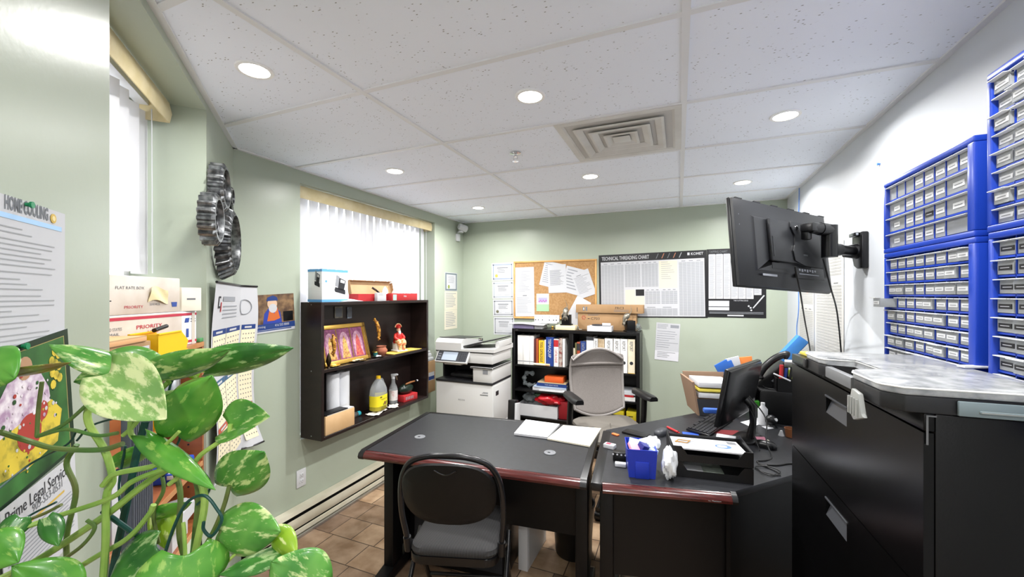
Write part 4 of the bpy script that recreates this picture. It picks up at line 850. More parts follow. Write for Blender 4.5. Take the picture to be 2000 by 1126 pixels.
b = MB(); b.box(mat('orange_card', '#e0632a', .5), cx(362), cx(566), BY + .03, BY + .17, z + .0902, z + .148, .002); tag(b.build('orange_box'), 'orange box on top of the flat pile of books', 'box')
b = MB(); b.box(WHT, -.14, .14, -.01, .012, 0, .012, .003); b.box(WHT, .1, .14, -.012, .014, .0, .02, .004); tag(b.build('white_bracket', None, (cx(455), BY + .016, LZ[1] + .0006), .0), 'white plastic strip lying at the front of the flat book pile', 'strip')
# third tier left: white carton with red bags
t = thing('white_carton', 'low white carton on the bottom left shelf filled with bags', 'box', (cx(285), BY + .13, LZ[2] + .0006))
b = MB(); w = .21
for q in ((-w, w, -.11, -.107, 0, .12), (-w, w, .107, .11, 0, .12), (-w, -w + .003, -.107, .107, 0, .12), (w - .003, w, -.107, .107, 0, .12), (-w, w, -.107, .107, 0, .003)): b.box(WHT, *q)
b.build('carton', t)
RB = mat('red_film', '#b01c26', .25, bump=(45, .9)); GB = mat('green_film', '#7fae8c', .3, bump=(45, .9))
def bag(name, m, lb, x, y, z, r, s_=3):
    b = MB(); sd = random.random() * 9
    def fn(u, v_):
        a = 2 * PI * u; ph = PI * (v_ * .98 + .01); k = 1 + .16 * math.sin(3 * a + sd) * math.sin(4 * ph) + .1 * math.sin(7 * a + 5 * ph + sd)
        return (r[0] * k * math.sin(ph) * math.cos(a), r[1] * k * math.sin(ph) * math.sin(a), -r[2] * k * math.cos(ph) + r[2])
    b.patch(m, fn, 28, 16); b.raw = True; return tag(b.build(name, None, (x, y, z)), lb, 'bag')
bag('plastic_bag', RB, 'crumpled red plastic bag spilling out of the white carton', cx(405), BY + .1, LZ[2] + .1215, (.15, .1, .055))
bag('plastic_bag', GB, 'pale green plastic bag folded over the white carton', cx(300), BY + .15, LZ[2] + .165, (.09, .06, .03))
bag('plastic_bag', FILM, 'clear crumpled plastic bag at the left of the white carton', cx(165), BY + .12, LZ[2] + .1215, (.075, .07, .045))
b = MB(); b.box(mat('dark_red_card', '#8f1a22', .5), -.045, .045, 0, .2, 0, .17, .004); tag(b.build('red_folder_box', None, (cx(565) - .004, BY + .04, LZ[2] + .0006 + .0), 0), 'red file box beside the bay divider on the bottom left shelf', 'box')
# right bay lower tiers
z = RZ[1]
flat(1080, 1290, z, .035, BKW, 'white book lying flat at the bottom of the pile behind the armrest', 'book', .2, .03)
flat(1110, 1275, z + .036, .02, RED, 'red book lying flat in the pile behind the armrest', 'book', .2, .03)
flat(1090, 1290, z + .057, .03, mat('pale_grey_cover', '#c9cdd2', .5), 'pale grey box file on top of the pile behind the armrest', 'book', .22, .03)
YBX = mat('yellow_box_card', '#d8c52c', .55)
for a, c_, h, lb, m in ((1000, 1180, .12, 'yellow box on the bottom right shelf behind the chair arm post', YBX), (1205, 1300, .13, 'yellow box at the right end of the bottom right shelf', YBX)):
    b = MB(); b.box(m, cx(a), cx(c_), BY + .04, BY + .2, RZ[2] + .07, RZ[2] + .07 + h * .6, .002); b.rect(INKD, cx(a) + .02, cx(c_) - .03, RZ[2] + .10, RZ[2] + .108, BY + .0394); tag(b.build('yellow_box'), lb, 'box')
b = MB(); b.box(KRAFT, cx(990), cx(1302), BY + .03, BY + .22, RZ[2] + .0006, RZ[2] + .069, .002); tag(b.build('kraft_carton'), 'brown carton under the yellow boxes on the bottom right shelf', 'box')
# ---- things on top of the bookcase
TZ = BZ + .0006
def topx(u, v_=630): return onY(u, v_, BY + .08).x
t = thing('paper_stack', 'stack of white papers over a purple pad on the left end of the bookcase', 'papers', ((topx(1005) + topx(1062)) / 2, BY + .1, TZ), .03)
w = topx(1062) - topx(1005)
b = MB(); b.box(mat('purple_pad', '#8d83a6', .6), -w / 2 + .01, w / 2 - .09, -.085, .1, 0, .04, .002); b.build('purple_pad', t)
b = MB(); b.box(PAPER, w / 2 - .085, w / 2, -.08, .1, 0, .035, .002); b.build('small_pad', t)
b = MB(); b.patch(PAPER, lambda a, c_: ((a - .5) * w * 1.15, -.11 + .22 * c_, .045 + .006 * math.sin(5 * a) + .004 * math.sin(4 * c_)), 12, 6); b.raw = True; b.build('loose_sheets', t, solid=.008)
t = thing('metal_rail', 'white metal rail with two rows of holes standing on the paper stack', 'rail', (topx(1063), BY + .17, TZ + .062), .02)
b = MB(); b.box(WHT, -.135, .135, -.012, .012, 0, .075, .002)
for k, x in enumerate((-.12, -.09, -.045, .03, .075, .105)):
    b.cyl(INKD, (x, -.0118, .022), (x, -.0126, .022), .006, seg=12)
    if k in (0, 2, 3, 5): b.cyl(INK, (x, -.0118, .055), (x, -.0126, .055), .004, seg=10)
b.build('rail', t); b = MB(); b.box(CGR, -.15, .12, -.05, .02, -.012, -.001, .002); b.build('foot_flange', t)
BRZ = mat('pewter', '#6f6a62', .4, .7, noise=(60, '#a09a8c')); 
def rodent(u, lb, ry, cl, dx=0):
    """Pewter mouse climbing head-down over a black cube, tail in the air."""
    t = thing('mouse_bookend', lb, 'bookend', (topx(u) + dx, BY + .07, TZ + (.044 if cl else 0)), ry)
    b = MB(); b.box(BLK, -.055, .055, -.045, .045, 0, .012, .002); b.box(BLK, -.042, .042, -.035, .04, .012, .105, .002); b.build('black_block', t)
    b = MB(); k = 1
    b.tube(BRZ, smooth_pts([(0, .0, .165), (0, -.02, .155), (0, -.045, .125), (0, -.052, .09), (0, -.05, .065), (0, -.054, .045)], 4), [.006, .014, .02, .023, .026, .028, .028, .026, .024, .021, .019, .018, .018, .019, .017, .013, .011, .009, .006, .004, .002], 12)
    for s_ in (-1, 1):
        b.sph(BRZ, (s_ * .014, -.05, .072), (.01, .004, .011), 10, 6); b.tube(BRZ, [(s_ * .014, -.04, .12), (s_ * .03, -.04, .115), (s_ * .032, -.05, .1)], [.009, .007, .004], 8); b.tube(BRZ, [(s_ * .012, -.055, .09), (s_ * .024, -.062, .07), (s_ * .022, -.06, .055)], [.007, .005, .003], 8)
    o = b.build('mouse_body', t)
    b = MB(); b.tube(BRZ, smooth_pts([(0, 0, .165), (.004, .01, .19), (-.004, .012, .22), (-.016, .008, .255)], 5), [.005 - .00028 * q for q in range(16)], 7); b.build('tail', o)
rodent(1107, 'pewter mouse bookend climbing down a black block on the cream box', 0, True); rodent(1224, 'pewter mouse bookend climbing down a black block at the right end of the bookcase', -1.15, False, .03)
b = MB(); b.box(mat('cream_carton', '#ecdcb4', .7), topx(1088), topx(1126), BY + .02, BY + .14, TZ, TZ + .043, .002); tag(b.build('cream_box'), 'flat cream box under the left mouse bookend', 'box')
b = MB(); b.lathe(BRASS, [(.001, 0), (.016, 0), (.016, .004), (.007, .008), (.009, .02), (.014, .026), (.012, .034), (.001, .036)]); tag(b.build('brass_weight', None, (topx(1082), BY + .03, TZ)), 'tiny brass weight in front of the cream box on the bookcase', 'weight')
sheet('leaning_paper', 'white printed sheet curling up behind the left mouse bookend', 'paper', 'back', (topx(1122), BY + .22, TZ + .17), .16, .3, printed(14, m=INK), math.radians(28), .002, PAPER, None, .02)
CARD2 = mat('mailer_cardboard', '#a98761', .75, noise=(7, '#9f7d57'))
x0, x1 = onY(1128, 600, BY + .17).x, onY(1254, 600, BY + .17).x
t = thing('long_carton', 'lower brown long carton with red mark behind the white tray on the bookcase', 'box', ((x0 + x1) / 2 - .02, BY + .2, TZ))
w = x1 - x0 - .06
b = MB(); b.box(CARD2, -w / 2, w / 2, -.06, .06, 0, .168, .003); b.text(INKD, 'C703', -w / 2 + .13, .10, .035, -.0606, maxw=.085); b.rect(INKD, -w / 2 + .1, -w / 2 + .12, .108, .114, -.0606); b.lines(INK, -w / 2 + .1, -w / 2 + .24, .135, .155, 2, -.0606)
for k in range(6): b.cyl(mat('brick_red_ink', '#a8433a', .7), (-w / 2 + .06 + .016 * math.cos(k), -.0598, .12 + .016 * math.sin(k)), (-w / 2 + .06 + .016 * math.cos(k), -.0607, .12 + .016 * math.sin(k)), .006, seg=8)
b.rect(KRAFT, -w / 2, w / 2, .07, .072, -.0607); b.build('carton', t)
t = thing('long_carton', 'upper brown long carton lying across the top of the other one on the bookcase', 'box', ((x0 + x1) / 2 + .005, BY + .19, TZ + .1688), -.02)
w = x1 - x0 + .02
b = MB(); b.box(CARD2, -w / 2, w / 2, -.07, .06, 0, .082, .004); b.text(INKD, 'FRC3', w / 2 - .26, .04, .032, -.0706, maxw=.08); b.lines(INK, w / 2 - .27, w / 2 - .12, .012, .032, 2, -.0706); b.rect(INK, -w / 2 + .07, -w / 2 + .09, .02, .06, -.0706); b.rect(PAPER, -w / 2 + .075, -w / 2 + .085, .03, .05, -.0708); b.rect(INK, -w / 2 + .1, -w / 2 + .115, .02, .06, -.0706); b.box(INKD, w / 2 - .055, w / 2 - .05, -.0712, -.07, .02, .06); b.build('carton', t)
t = thing('white_tray', 'white lidless tray holding small grey parts on the front of the bookcase', 'tray', (topx(1176) - .01, BY + .04, TZ))
b = MB(); w = .115
for q in ((-w, w, -.06, -.057, 0, .05), (-w, w, .057, .06, 0, .05), (-w, -w + .003, -.057, .057, 0, .05), (w - .003, w, -.057, .057, 0, .05), (-w, w, -.057, .057, 0, .003)): b.box(WHT, *q)
b.build('tray', t)
b = MB(); b.lathe(DKG, [(.03, .0), (.05, 0), (.05, .012), (.03, .012), (.03, 0)], (-.03, 0, .051)); tag(b.build('grey_disc', None, (topx(1176) - .01, BY + .04, TZ)), 'grey ring lying across the white tray on the bookcase', 'ring')
b = MB(); b.box(PAPER, -.04, .04, -.02, .02, .0505, .075, .003); tag(b.build('paper_packet', None, (topx(1185), BY + .06, TZ), .2), 'small white packet on the white tray on the bookcase', 'packet')
bag('crumpled_wrap', FILM, 'crumpled clear wrap at the far right corner of the bookcase top', BX1 - .03, BY + .16, TZ, (.03, .05, .035))
b = MB(); b.tube(BRZ, smooth_pts([(-.02, 0, .006), (-.01, 0, .04), (.0, 0, .012), (.03, 0, .008)], 4), .006, 8); tag(b.build('door_stop', None, (topx(1133), BY + .03, TZ)), 'little dark curled metal piece between the cream box and white tray', 'metal piece')
# ================================================================== desks
MAH = mat('mahogany_edge', '#57201d', .22, noise=(8, '#3a1413'), stretch=(1, 12, 12), coat=.4)
DTOP = mat('black_desk_laminate', '#242528', .40, noise=(35, '#292a2e'), bump=(180, .08))
DH = .74
def bullnose(b, m, x0, x1):
    b.yz(m, [(.0, DH - .002), (-.012, DH - .004), (-.026, DH - .014), (-.032, DH - .026), (-.028, DH - .038), (-.014, DH - .045), (.0, DH - .045)], x0, x1)
D1 = Vector((-1.588, 1.705, 0)); R1 = math.radians(5.8); WD, DD = 1.208, .735
t = thing('desk', 'black desk with mahogany front edge and two grommets, behind the folding chair', 'desk', D1, R1)
b = MB(); b.box(DTOP, .03, WD - .03, 0, DD - .03, DH - .03, DH, .0015, 1); b.build('desktop', t)
b = MB(); bullnose(b, MAH, .03, WD - .03); b.build('front_edge', t)
for x0 in (0, WD - .03):
    b = MB(); b.yz(BLKP, [(DD, DH - .002), (DD, DH - .04), (-.0, DH - .046), (-.028, DH - .04), (-.034, DH - .026), (-.026, DH - .010), (0, DH + .002), (DD - .02, DH + .002)], x0, x0 + .03)
    b.build('side_trim', t)
b = MB(); b.box(BLKP, .03, WD - .03, DD - .03, DD, DH - .035, DH + .001, .004); b.build('rear_trim', t)
b = MB(); b.box(BLK, .121, WD - .069, .22, .238, .34, DH - .03); b.build('modesty_panel', t)
for x in (.07, WD - .068):
    b = MB(); b.box(BLK, x, x + .06, .10, .20, .05, DH - .03, .006); b.box(BLK, x + .01, x + .05, .2, .58 if x < .5 else .42, .12, DH - .03, .004); b.build('leg_panel', t)
    b = MB(); b.yz(BLKP, [(-.06, 0), (-.065, .02), (-.03, .045), (.2, .075), (.4, .075), (.64 if x < .5 else .45, .05), (.66 if x < .5 else .46, .02), (.65 if x < .5 else .455, 0)], x - .005, x + .065, .006); b.build('foot', t)
for u, v_ in ((820, 853), (1074, 884)):
    p = onz(u, v_, DH); q = Matrix.Rotation(-R1, 4, 'Z') @ (p - D1)
    b = MB(); b.lathe(mat('grommet_grey', '#77797d', .4), [(.001, .0006), (.03, .0006), (.032, .002), (.03, .0045), (.022, .004), (.021, .0025), (.001, .0025)], (q.x, q.y, DH)); b.box(INKD, q.x - .012, q.x + .002, q.y - .006, q.y + .006, DH + .002, DH + .0034); b.build('grommet', t)
# corner desk to the right, running off at 45 degrees along the white wall
POLY = [(-.350, 1.815), (.205, 1.935), (.842, 2.60), (.842, 3.64), (.55, 3.64), (-.418, 2.53)]
t = thing('corner_desk', 'black angled corner desk with mahogany front edge carrying the monitor and letter trays', 'desk', (-.350, 1.815, 0), 0)
o0 = Vector((-.350, 1.815, 0)); ed = Vector((.555, .12, 0)); er = math.atan2(ed.y, ed.x); EL = ed.length
b = MB(); b.prism(DTOP, [(x - o0.x, y - o0.y) for x, y in POLY], DH - .03, DH, .0015, 1); b.build('desktop', t)
b = MB(); b.T = Matrix.Rotation(er, 4, 'Z'); bullnose(b, MAH, .034, EL); b.text(PAPER, 'nu. Maximum', EL - .1, DH - .03, .008, -.033, maxw=.05); b.build('front_edge', t)
b = MB(); b.T = Matrix.Rotation(er, 4, 'Z'); b.yz(BLKP, [(.005, DH - .046), (-.028, DH - .04), (-.034, DH - .026), (-.026, DH - .010), (0, DH + .003), (.005, DH + .003)], EL - .004, EL + .018); b.build('end_cap', t)
b = MB(); b.T = Matrix.Rotation(math.atan2(2.53 - 1.815, -.418 + .350), 4, 'Z'); b.box(BLKP, -.02, .70, -.034, .016, DH - .036, DH + .002, .006); b.build('side_trim', t)
b = MB(); b.T = Matrix.Rotation(er, 4, 'Z'); b.box(BLK, .06, EL + .006, .05, .068, .30, DH - .03); b.build('modesty_panel', t)
b = MB(); b.T = Matrix.Rotation(math.radians(5.4), 4, 'Z'); b.box(BLK, .02, .08, .03, .13, .05, DH - .03, .006); b.box(BLK, .03, .07, .13, .55, .12, DH - .03); b.box(BLKP, .012, .085, -.05, .6, 0, .055, .01); b.build('leg_panel', t)
q = Vector((.205, 1.935, 0)); dr = math.atan2(2.60 - 1.935, .842 - .205)
b = MB(); b.T = Matrix.Translation(q - o0) @ Matrix.Rotation(dr, 4, 'Z'); b.box(BLK, .0, .88, .004, .024, .004, DH - .03); b.build('end_panel', t)
b = MB(); b.T = Matrix.Translation(Vector((.60, 3.2, 0)) - o0); b.box(BLK, -.03, .03, -.2, .2, 0, DH - .03); b.build('leg_panel', t)
# low black pedestal, white box, waste bin and computer under the desks
b = MB(); b.box(BLKM, 0, .60, 0, .36, .0, .50, .004); b.box(INKD, .03, .34, -.003, 0, .03, .48, .003); b.box(INKD, .36, .58, -.003, 0, .03, .48, .003)
tag(b.build('pedestal_cabinet', None, D1 + Matrix.Rotation(R1, 3, 'Z') @ Vector((.14, .26, 0)), R1), 'low black pedestal cabinet standing under the black desk behind the folding chair', 'cabinet')
b = MB(); b.box(WHT, 0, .058, 0, .33, 0.0005, .45, .004); b.box(CGR, .058, .059, .02, .31, .02, .43); tag(b.build('white_tower', None, (-.852, 2.15, 0), math.radians(-1)), 'white box-like tower standing on the floor under the black desk', 'tower')
t = thing('waste_bin', 'round black waste bin under the right end of the black desk', 'bin', (-.60, 2.43, 0))
b = MB(); b.lathe(BLKP, [(.001, 0), (.10, 0), (.108, .012), (.128, .30), (.134, .305), (.134, .312), (.124, .312), (.104, .02), (.001, .012)], seg=36); b.build('bin_body', t)
BLED = mat('blue_led', '#2a35ff', .3, emit=4)
t = thing('computer_tower', 'black computer tower with blue lit fan under the corner desk', 'computer', (-.055, 2.10, 0), math.radians(8))
b = MB(); b.box(BLKM, -.1, .1, 0, .42, .005, .45, .004); b.build('case', t)
b = MB(); b.box(BLKP, .101, .103, .03, .39, .03, .43); b.build('side_window', t)
for z in (.36, .24):
    b = MB(); b.T = Matrix.Translation((.1045, .12, z)) @ Matrix.Rotation(PI / 2, 4, 'Y')
    b.tube(BLED, [(.045 * math.cos(2 * PI * k / 24), .045 * math.sin(2 * PI * k / 24), 0) for k in range(24)], .003, 6, True)
    for k in range(7): b.box(BLKP, -.004, .004, 0, .04, 0, .001); b.T = b.T @ Matrix.Rotation(2 * PI / 7, 4, 'Z')
    b.build('fan', t)
b = MB(); b.tube(mat('grey_cable', '#8b8c88', .5), smooth_pts([(-.25, 2.05, .02), (-.235, 1.98, .03), (-.2, 2.06, .025), (-.24, 2.12, .02), (-.25, 2.0, .035), (-.21, 1.99, .05), (-.23, 2.2, .3), (-.22, 2.35, .6)], 6), .007, 8); tag(b.build('cable_bundle'), 'tangled grey power cables on the floor under the corner desk', 'cable')
# ================================================================== folding chair
VIN = mat('black_vinyl', '#0e0e0f', .45, spec=.3, bump=(120, .15)); TUB = mat('black_tube_enamel', '#1b1b1d', .25)
FAB = bpy.data.materials.new('striped_seat_fabric'); FAB.use_nodes = True; nt = FAB.node_tree; pb = nt.nodes['Principled BSDF']
tc = nt.nodes.new('ShaderNodeTexCoord'); wv = nt.nodes.new('ShaderNodeTexWave'); wv.inputs['Scale'].default_value = 55; wv.inputs['Distortion'].default_value = .6; wv.inputs['Detail'].default_value = 1
rp = nt.nodes.new('ShaderNodeValToRGB'); rp.color_ramp.elements[0].color = rgb('#121213'); rp.color_ramp.elements[1].color = rgb('#474647'); rp.color_ramp.elements[0].position = .3
nt.links.new(tc.outputs['Object'], wv.inputs['Vector']); nt.links.new(wv.outputs['Fac'], rp.inputs[0]); nt.links.new(rp.outputs[0], pb.inputs['Base Color']); pb.inputs['Roughness'].default_value = .85
t = thing('folding_chair', 'black folding chair with striped grey seat drawn up to the black desk', 'chair', (-.965, 1.70, 0), math.radians(17.5))
def rrect(hx, hy, r, n=6, taper=0):
    P = []
    for cx_, cy_, a0 in ((hx - r, hy - r, 0), (-hx + r, hy - r, 90), (-hx + r, -hy + r, 180), (hx - r, -hy + r, 270)):
        for k in range(n + 1):
            a = math.radians(a0 + 90 * k / n); x, y = cx_ + r * math.cos(a), cy_ + r * math.sin(a); P.append((x * (1 - taper * (y + hy) / (2 * hy)), y))
    return P
o = rrect(.2, .2, .06, taper=.06)
b = MB(); b.prism(BLKM, o, .405, .44, .004); b.build('seat_pan', t)
b = MB(); b.loft(FAB, [[(x * s_, y * s_, z) for x, y in o] for s_, z in ((.97, .4402), (1.0, .455), (.975, .472), (.9, .482), (.6, .488), (.02, .49))]); b.build('seat_pad', t)
def backpt(x, z):     # backrest surface
    f_ = (z - .60) / .31; return (x, -.215 - .075 * f_ - .03 * (1 - (x / .22) ** 2), z)
hoop = [(-.208, -.155, .45), (-.214, -.175, .53), (-.222, -.2, .62), (-.221, -.22, .72), (-.205, -.24, .81), (-.165, -.262, .875), (-.09, -.28, .908), (0, -.285, .915)]
hoop = hoop + [(-x, y, z) for x, y, z in hoop[-2::-1]]
b = MB(); b.tube(TUB, smooth_pts(hoop, 5), .0125, 10); b.build('back_frame', t)
b = MB(); outl = []
for k in range(40):
    a = 2 * PI * k / 40; c_, s_ = math.cos(a), math.sin(a); e = 2 / 2.7
    outl.append((math.copysign(abs(c_) ** e, c_) * .2, .755 + math.copysign(abs(s_) ** e, s_) * .143))
def ring_(sc, dy): return [(lambda p: (p[0], p[1] + dy, p[2]))(backpt(x * sc, .755 + (z - .755) * sc)) for x, z in outl]
b.loft(VIN, [ring_(.02, .018), ring_(.7, .016), ring_(.95, .008), ring_(1.0, 0), ring_(.96, -.01), ring_(.7, -.016), ring_(.02, -.018)]); o = b.build('backrest', t)
b = MB(); b.tube(TUB, smooth_pts([(lambda p: (p[0], p[1] - .014, p[2]))(backpt(x, z)) for x, z in ((-.045, .872), (-.02, .858), (0, .852), (.02, .858), (.045, .872))], 4), .004, 8); b.build('hand_grip', o)
for s_ in (-1, 1):
    b = MB(); b.tube(TUB, [(s_ * .208, -.155, .47), (s_ * .212, -.02, .40), (s_ * .215, .235, .0)], .0115, 10); b.build('leg', t)
    b = MB(); b.tube(TUB, [(s_ * .222, .06, .42), (s_ * .222, -.15, .22), (s_ * .222, -.265, .0)], .0115, 10); b.build('leg', t)
    b = MB(); b.cyl(BLKP, (s_ * .208, -.158, .44), (s_ * .211, -.17, .505), .017, .017, 12); b.build('hinge_sleeve', t)
b = MB(); b.tube(TUB, [(-.222, -.2, .12), (.222, -.2, .12)], .009, 8); b.build('cross_bar', t)
b = MB(); b.tube(TUB, [(-.214, .17, .11), (.214, .17, .11)], .009, 8); b.build('cross_bar', t)
# ================================================================== office chair
MESHF = mat('grey_mesh_fabric', '#827c78', .8, noise=(260, '#726c68'), bump=(420, .4)); SEATF = mat('grey_seat_fabric', '#6b665f', .85, bump=(300, .4))
t = thing('office_chair', 'grey mesh office chair with black armrests facing the desk in front of the bookcase', 'chair', (-.5, 3.13, 0), math.radians(32))
b = MB()
def bk(u, v_):
    s = 2 * u - 1; wv_ = .235 * (1 - .10 * v_ ** 3 - .12 * (1 - v_) ** 2); top = 1 - .07 * s * s * max(0, v_ - .6) / .4
    z = .60 + .535 * v_ * top; return (s * wv_, .225 - .05 * (1 - s * s) + .07 * math.sin(v_ * 2.6) - .055 * s * s, z - (.05 * (s ** 2) if v_ > .97 else 0) + .06 * s * s * (1 - v_) ** 2)
b.patch(MESHF, bk, 18, 20); b.raw = True; o = b.build('backrest', t, solid=.014)
b = MB(); b.patch(MESHF, lambda u, v_: (lambda p: (p[0], p[1] - .009, p[2]))(bk(u, .74 + .05 * v_)), 18, 2); b.raw = True; b.build('top_band', o, solid=.006)
edge = [bk(0, k / 14) for k in range(15)] + [bk(k / 14, 1) for k in range(1, 15)] + [bk(1, 1 - k / 14) for k in range(1, 15)] + [bk(1 - k / 14, 0) for k in range(1, 14)]
b = MB(); b.tube(mat('grey_frame_plastic', '#8b8683', .5), edge, .011, 8, True); b.build('back_frame', o)
b = MB(); so = rrect(.245, .235, .09)
b.loft(SEATF, [[(x * s_, y * s_ - .04, z - .03 * max(0, -y - .1) / .135) for x, y in so] for s_, z in ((.94, .545), (1.0, .565), (.99, .585), (.9, .6), (.5, .605), (.02, .604))]); b.build('seat', t)
b = MB(); b.box(BLKP, -.12, .12, -.15, .15, .48, .545, .02); b.box(BLKP, -.05, .05, .12, .27, .5, .56, .015); b.tube(BLKP, [(0, .25, .53), (0, .30, .62), (0, .30, .75)], .03, 10); b.build('mechanism', t)
for s_ in (-1, 1):
    b = MB(); b.tube(BLKP, smooth_pts([(s_ * .2, .03, .53), (s_ * .285, .03, .535), (s_ * .3, .02, .6), (s_ * .298, 0, .78)], 4), [.022] * 13, 10); o = b.build('arm_post', t)
    b = MB(); b.loft(BLKP, [[(s_ * .285 + x * w_, y0 + 0, z) for x, z in ((-1, .79), (1, .79), (1.0, .81), (.6, .822), (-.6, .822), (-1, .81))] for y0, w_ in ((.13, .03), (.1, .042), (-.02, .046), (-.12, .045), (-.17, .03))]); b.build('arm_pad', t, angle=60)
b = MB(); b.cyl(STEEL, (0, 0, .3), (0, 0, .48), .025); b.cyl(BLKP, (0, 0, .1), (0, 0, .34), .035); b.build('gas_column', t)
for k in range(5):
    a = 2 * PI * k / 5 + .3; b = MB(); b.tube(BLKP, [(.03 * math.cos(a), .03 * math.sin(a), .12), (.3 * math.cos(a), .3 * math.sin(a), .075)], [.03, .018], 10); o = b.build('base_arm', t)
    b = MB(); p = Vector((.29 * math.cos(a), .29 * math.sin(a), .03)); q = Vector((-math.sin(a), math.cos(a), 0)) * .02; b.cyl(BLKP, p - q, p + q, .03, seg=16); b.build('castor', o)
# ================================================================== papers on the black desk
def flatquad(name, lb, cat, pts, z, th, m, extra=None):
    P = [onz(u, v_, z) for u, v_ in pts]; c = sum(P, Vector()) / 4; b = MB()
    b.prism(m, [(p.x - c.x, p.y - c.y) for p in P], 0, th)
    if extra: extra(b, [p - c for p in P], th)
    return tag(b.build(name, None, (c.x, c.y, z)), lb, cat)
def lp(P, a, c_): return (P[0].lerp(P[1], a)).lerp(P[3].lerp(P[2], a), c_)
def ptxt(m, rows, x0=.1, x1=.9):
    def d(b, P, th):
        for k in range(rows):
            c0 = .15 + .7 * k / rows; e = x0 + (x1 - x0) * random.uniform(.4, 1)
            b.quad(m, [lp(P, x0, c0) + Vector((0, 0, th + .0006)), lp(P, e, c0) + Vector((0, 0, th + .0006)), lp(P, e, c0 + .25 / rows) + Vector((0, 0, th + .0006)), lp(P, x0, c0 + .25 / rows) + Vector((0, 0, th + .0006))])
    return d
flatquad('paper_stack', 'stack of white papers lying on the black desk left of the cream folder', 'papers', ((1027, 822), (1093, 831), (1069, 857), (1004, 849)), DH + .0026, .012, PAPER, ptxt(INKL, 8))
def lab(b, P, th): b.quad(mat('pale_blue_label', '#c3d6da', .7), [lp(P, a, c_) + Vector((0, 0, th + .0006)) for a, c_ in ((.15, .12), (.45, .12), (.45, .42), (.15, .42))])
flatquad('file_folder', 'cream file folder lying on the black desk', 'folder', ((1100, 832), (1174, 838), (1152, 873), (1069, 858)), DH + .0026, .008, CREAM, lab)
# ================================================================== things on the corner desk
Z = DH + .0006
t = thing('letter_tray', 'black two-tier letter tray at the front of the corner desk', 'letter tray', (.135, 2.03, Z), math.radians(6.5))
w, d = .17, .23
for k in range(2):
    z0 = k * .072; b = MB(); b.box(BLKP, -w, w, 0, d, z0, z0 + .003); b.box(BLKP, -w, -w + .004, 0, d, z0, z0 + .068); b.box(BLKP, w - .004, w, 0, d, z0, z0 + .068); b.box(BLKP, -w, w, d - .004, d, z0, z0 + .05)
    b.xz(BLKP, [(-w, z0), (w, z0), (w, z0 + .068), (w - .035, z0 + .068), (w - .06, z0 + .032), (-w + .07, z0 + .032), (-w + .045, z0 + .068), (-w, z0 + .068)], -.004, 0); b.build('tray', t)
mt = Matrix.Translation((.135, 2.03, 0)) @ Matrix.Rotation(math.radians(6.5), 4, 'Z')
b = MB(); b.T = Matrix.Rotation(math.radians(-5), 4, 'X'); b.box(PAPER, -.155, .15, .01, .215, 0, .006); b.cyl(mat('blue_logo_print', '#5878b8', .6), (.07, .1, .0061), (.07, .1, .0066), .035, seg=24); b.cyl(PAPER, (.065, .1, .0064), (.065, .1, .0069), .022, seg=20)
for k in range(9): b.quad(INKL, [(-.13, .03 + k * .016, .0066), (-.13 + random.uniform(.08, .15), .03 + k * .016, .0066), (-.05, .035 + k * .016, .0066), (-.13, .035 + k * .016, .0066)])
for k in range(10): b.quad(INK, [(.1, .15 + k * .005, .0067), (.14, .15 + k * .005, .0067), (.14, .152 + k * .005, .0067), (.1, .152 + k * .005, .0067)])
tag(b.build('magazine', None, mt @ Vector((0, 0, Z + .123)), math.radians(6.5)), 'white printed magazine in the upper letter tray', 'magazine')
b = MB(); b.tube(mat('rubber_band', '#c08a3a', .5), [(.035 * math.cos(a) * (1 + .3 * math.sin(2 * a)), .018 * math.sin(a) + .006 * math.cos(3 * a), 0) for a in [2 * PI * k / 26 for k in range(26)]], .0022, 6, True); tag(b.build('rubber_band', None, mt @ Vector((-.105, .12, Z + .123)), .3), 'tan rubber band lying on the magazine in the letter tray', 'rubber band')
b = MB(); b.box(mat('grey_green_pack', '#6f7a6e', .4, noise=(25, '#9aa39a')), -.13, .06, .03, .2, 0, .02, .003); b.box(PAPER, -.11, -.03, .02, .12, .0202, .023); tag(b.build('document_pack', None, mt @ Vector((0, 0, Z + .0036)), math.radians(6.5)), 'grey-green packet of papers in the lower letter tray', 'papers')
# blue bin with contents
t = thing('blue_bin', 'royal blue plastic bin full of small packets at the front of the corner desk', 'bin', (-.155, 1.925, Z), math.radians(11))
DBL = mat('royal_blue_plastic', '#1d34a8', .35)
b = MB(); w0, w1, d0 = .058, .066, .15
P0 = [(-w0, 0), (w0, 0), (w0, d0), (-w0, d0)]; P1 = [(-w1, -.006), (w1, -.006), (w1, d0 + .006), (-w1, d0 + .006)]
b.loft(DBL, [[(x, y, 0) for x, y in P0], [(x, y, .13) for x, y in P1], [(x * .95, y * .95 + .004, .13) for x, y in P1], [(x * .93, y * .93 + .006, .006) for x, y in P0]]); b.xz(DBL, [(-.03, .0), (.03, .0), (.03, .075), (-.03, .075)], -.007, 0, .001); b.build('bin_body', t)
mb_ = Matrix.Translation((-.155, 1.925, Z)) @ Matrix.Rotation(math.radians(11), 4, 'Z')
PNK = mat('pink_notes', '#ea9bb0', .7); PBL = mat('pale_blue_card', '#a9bede', .6)
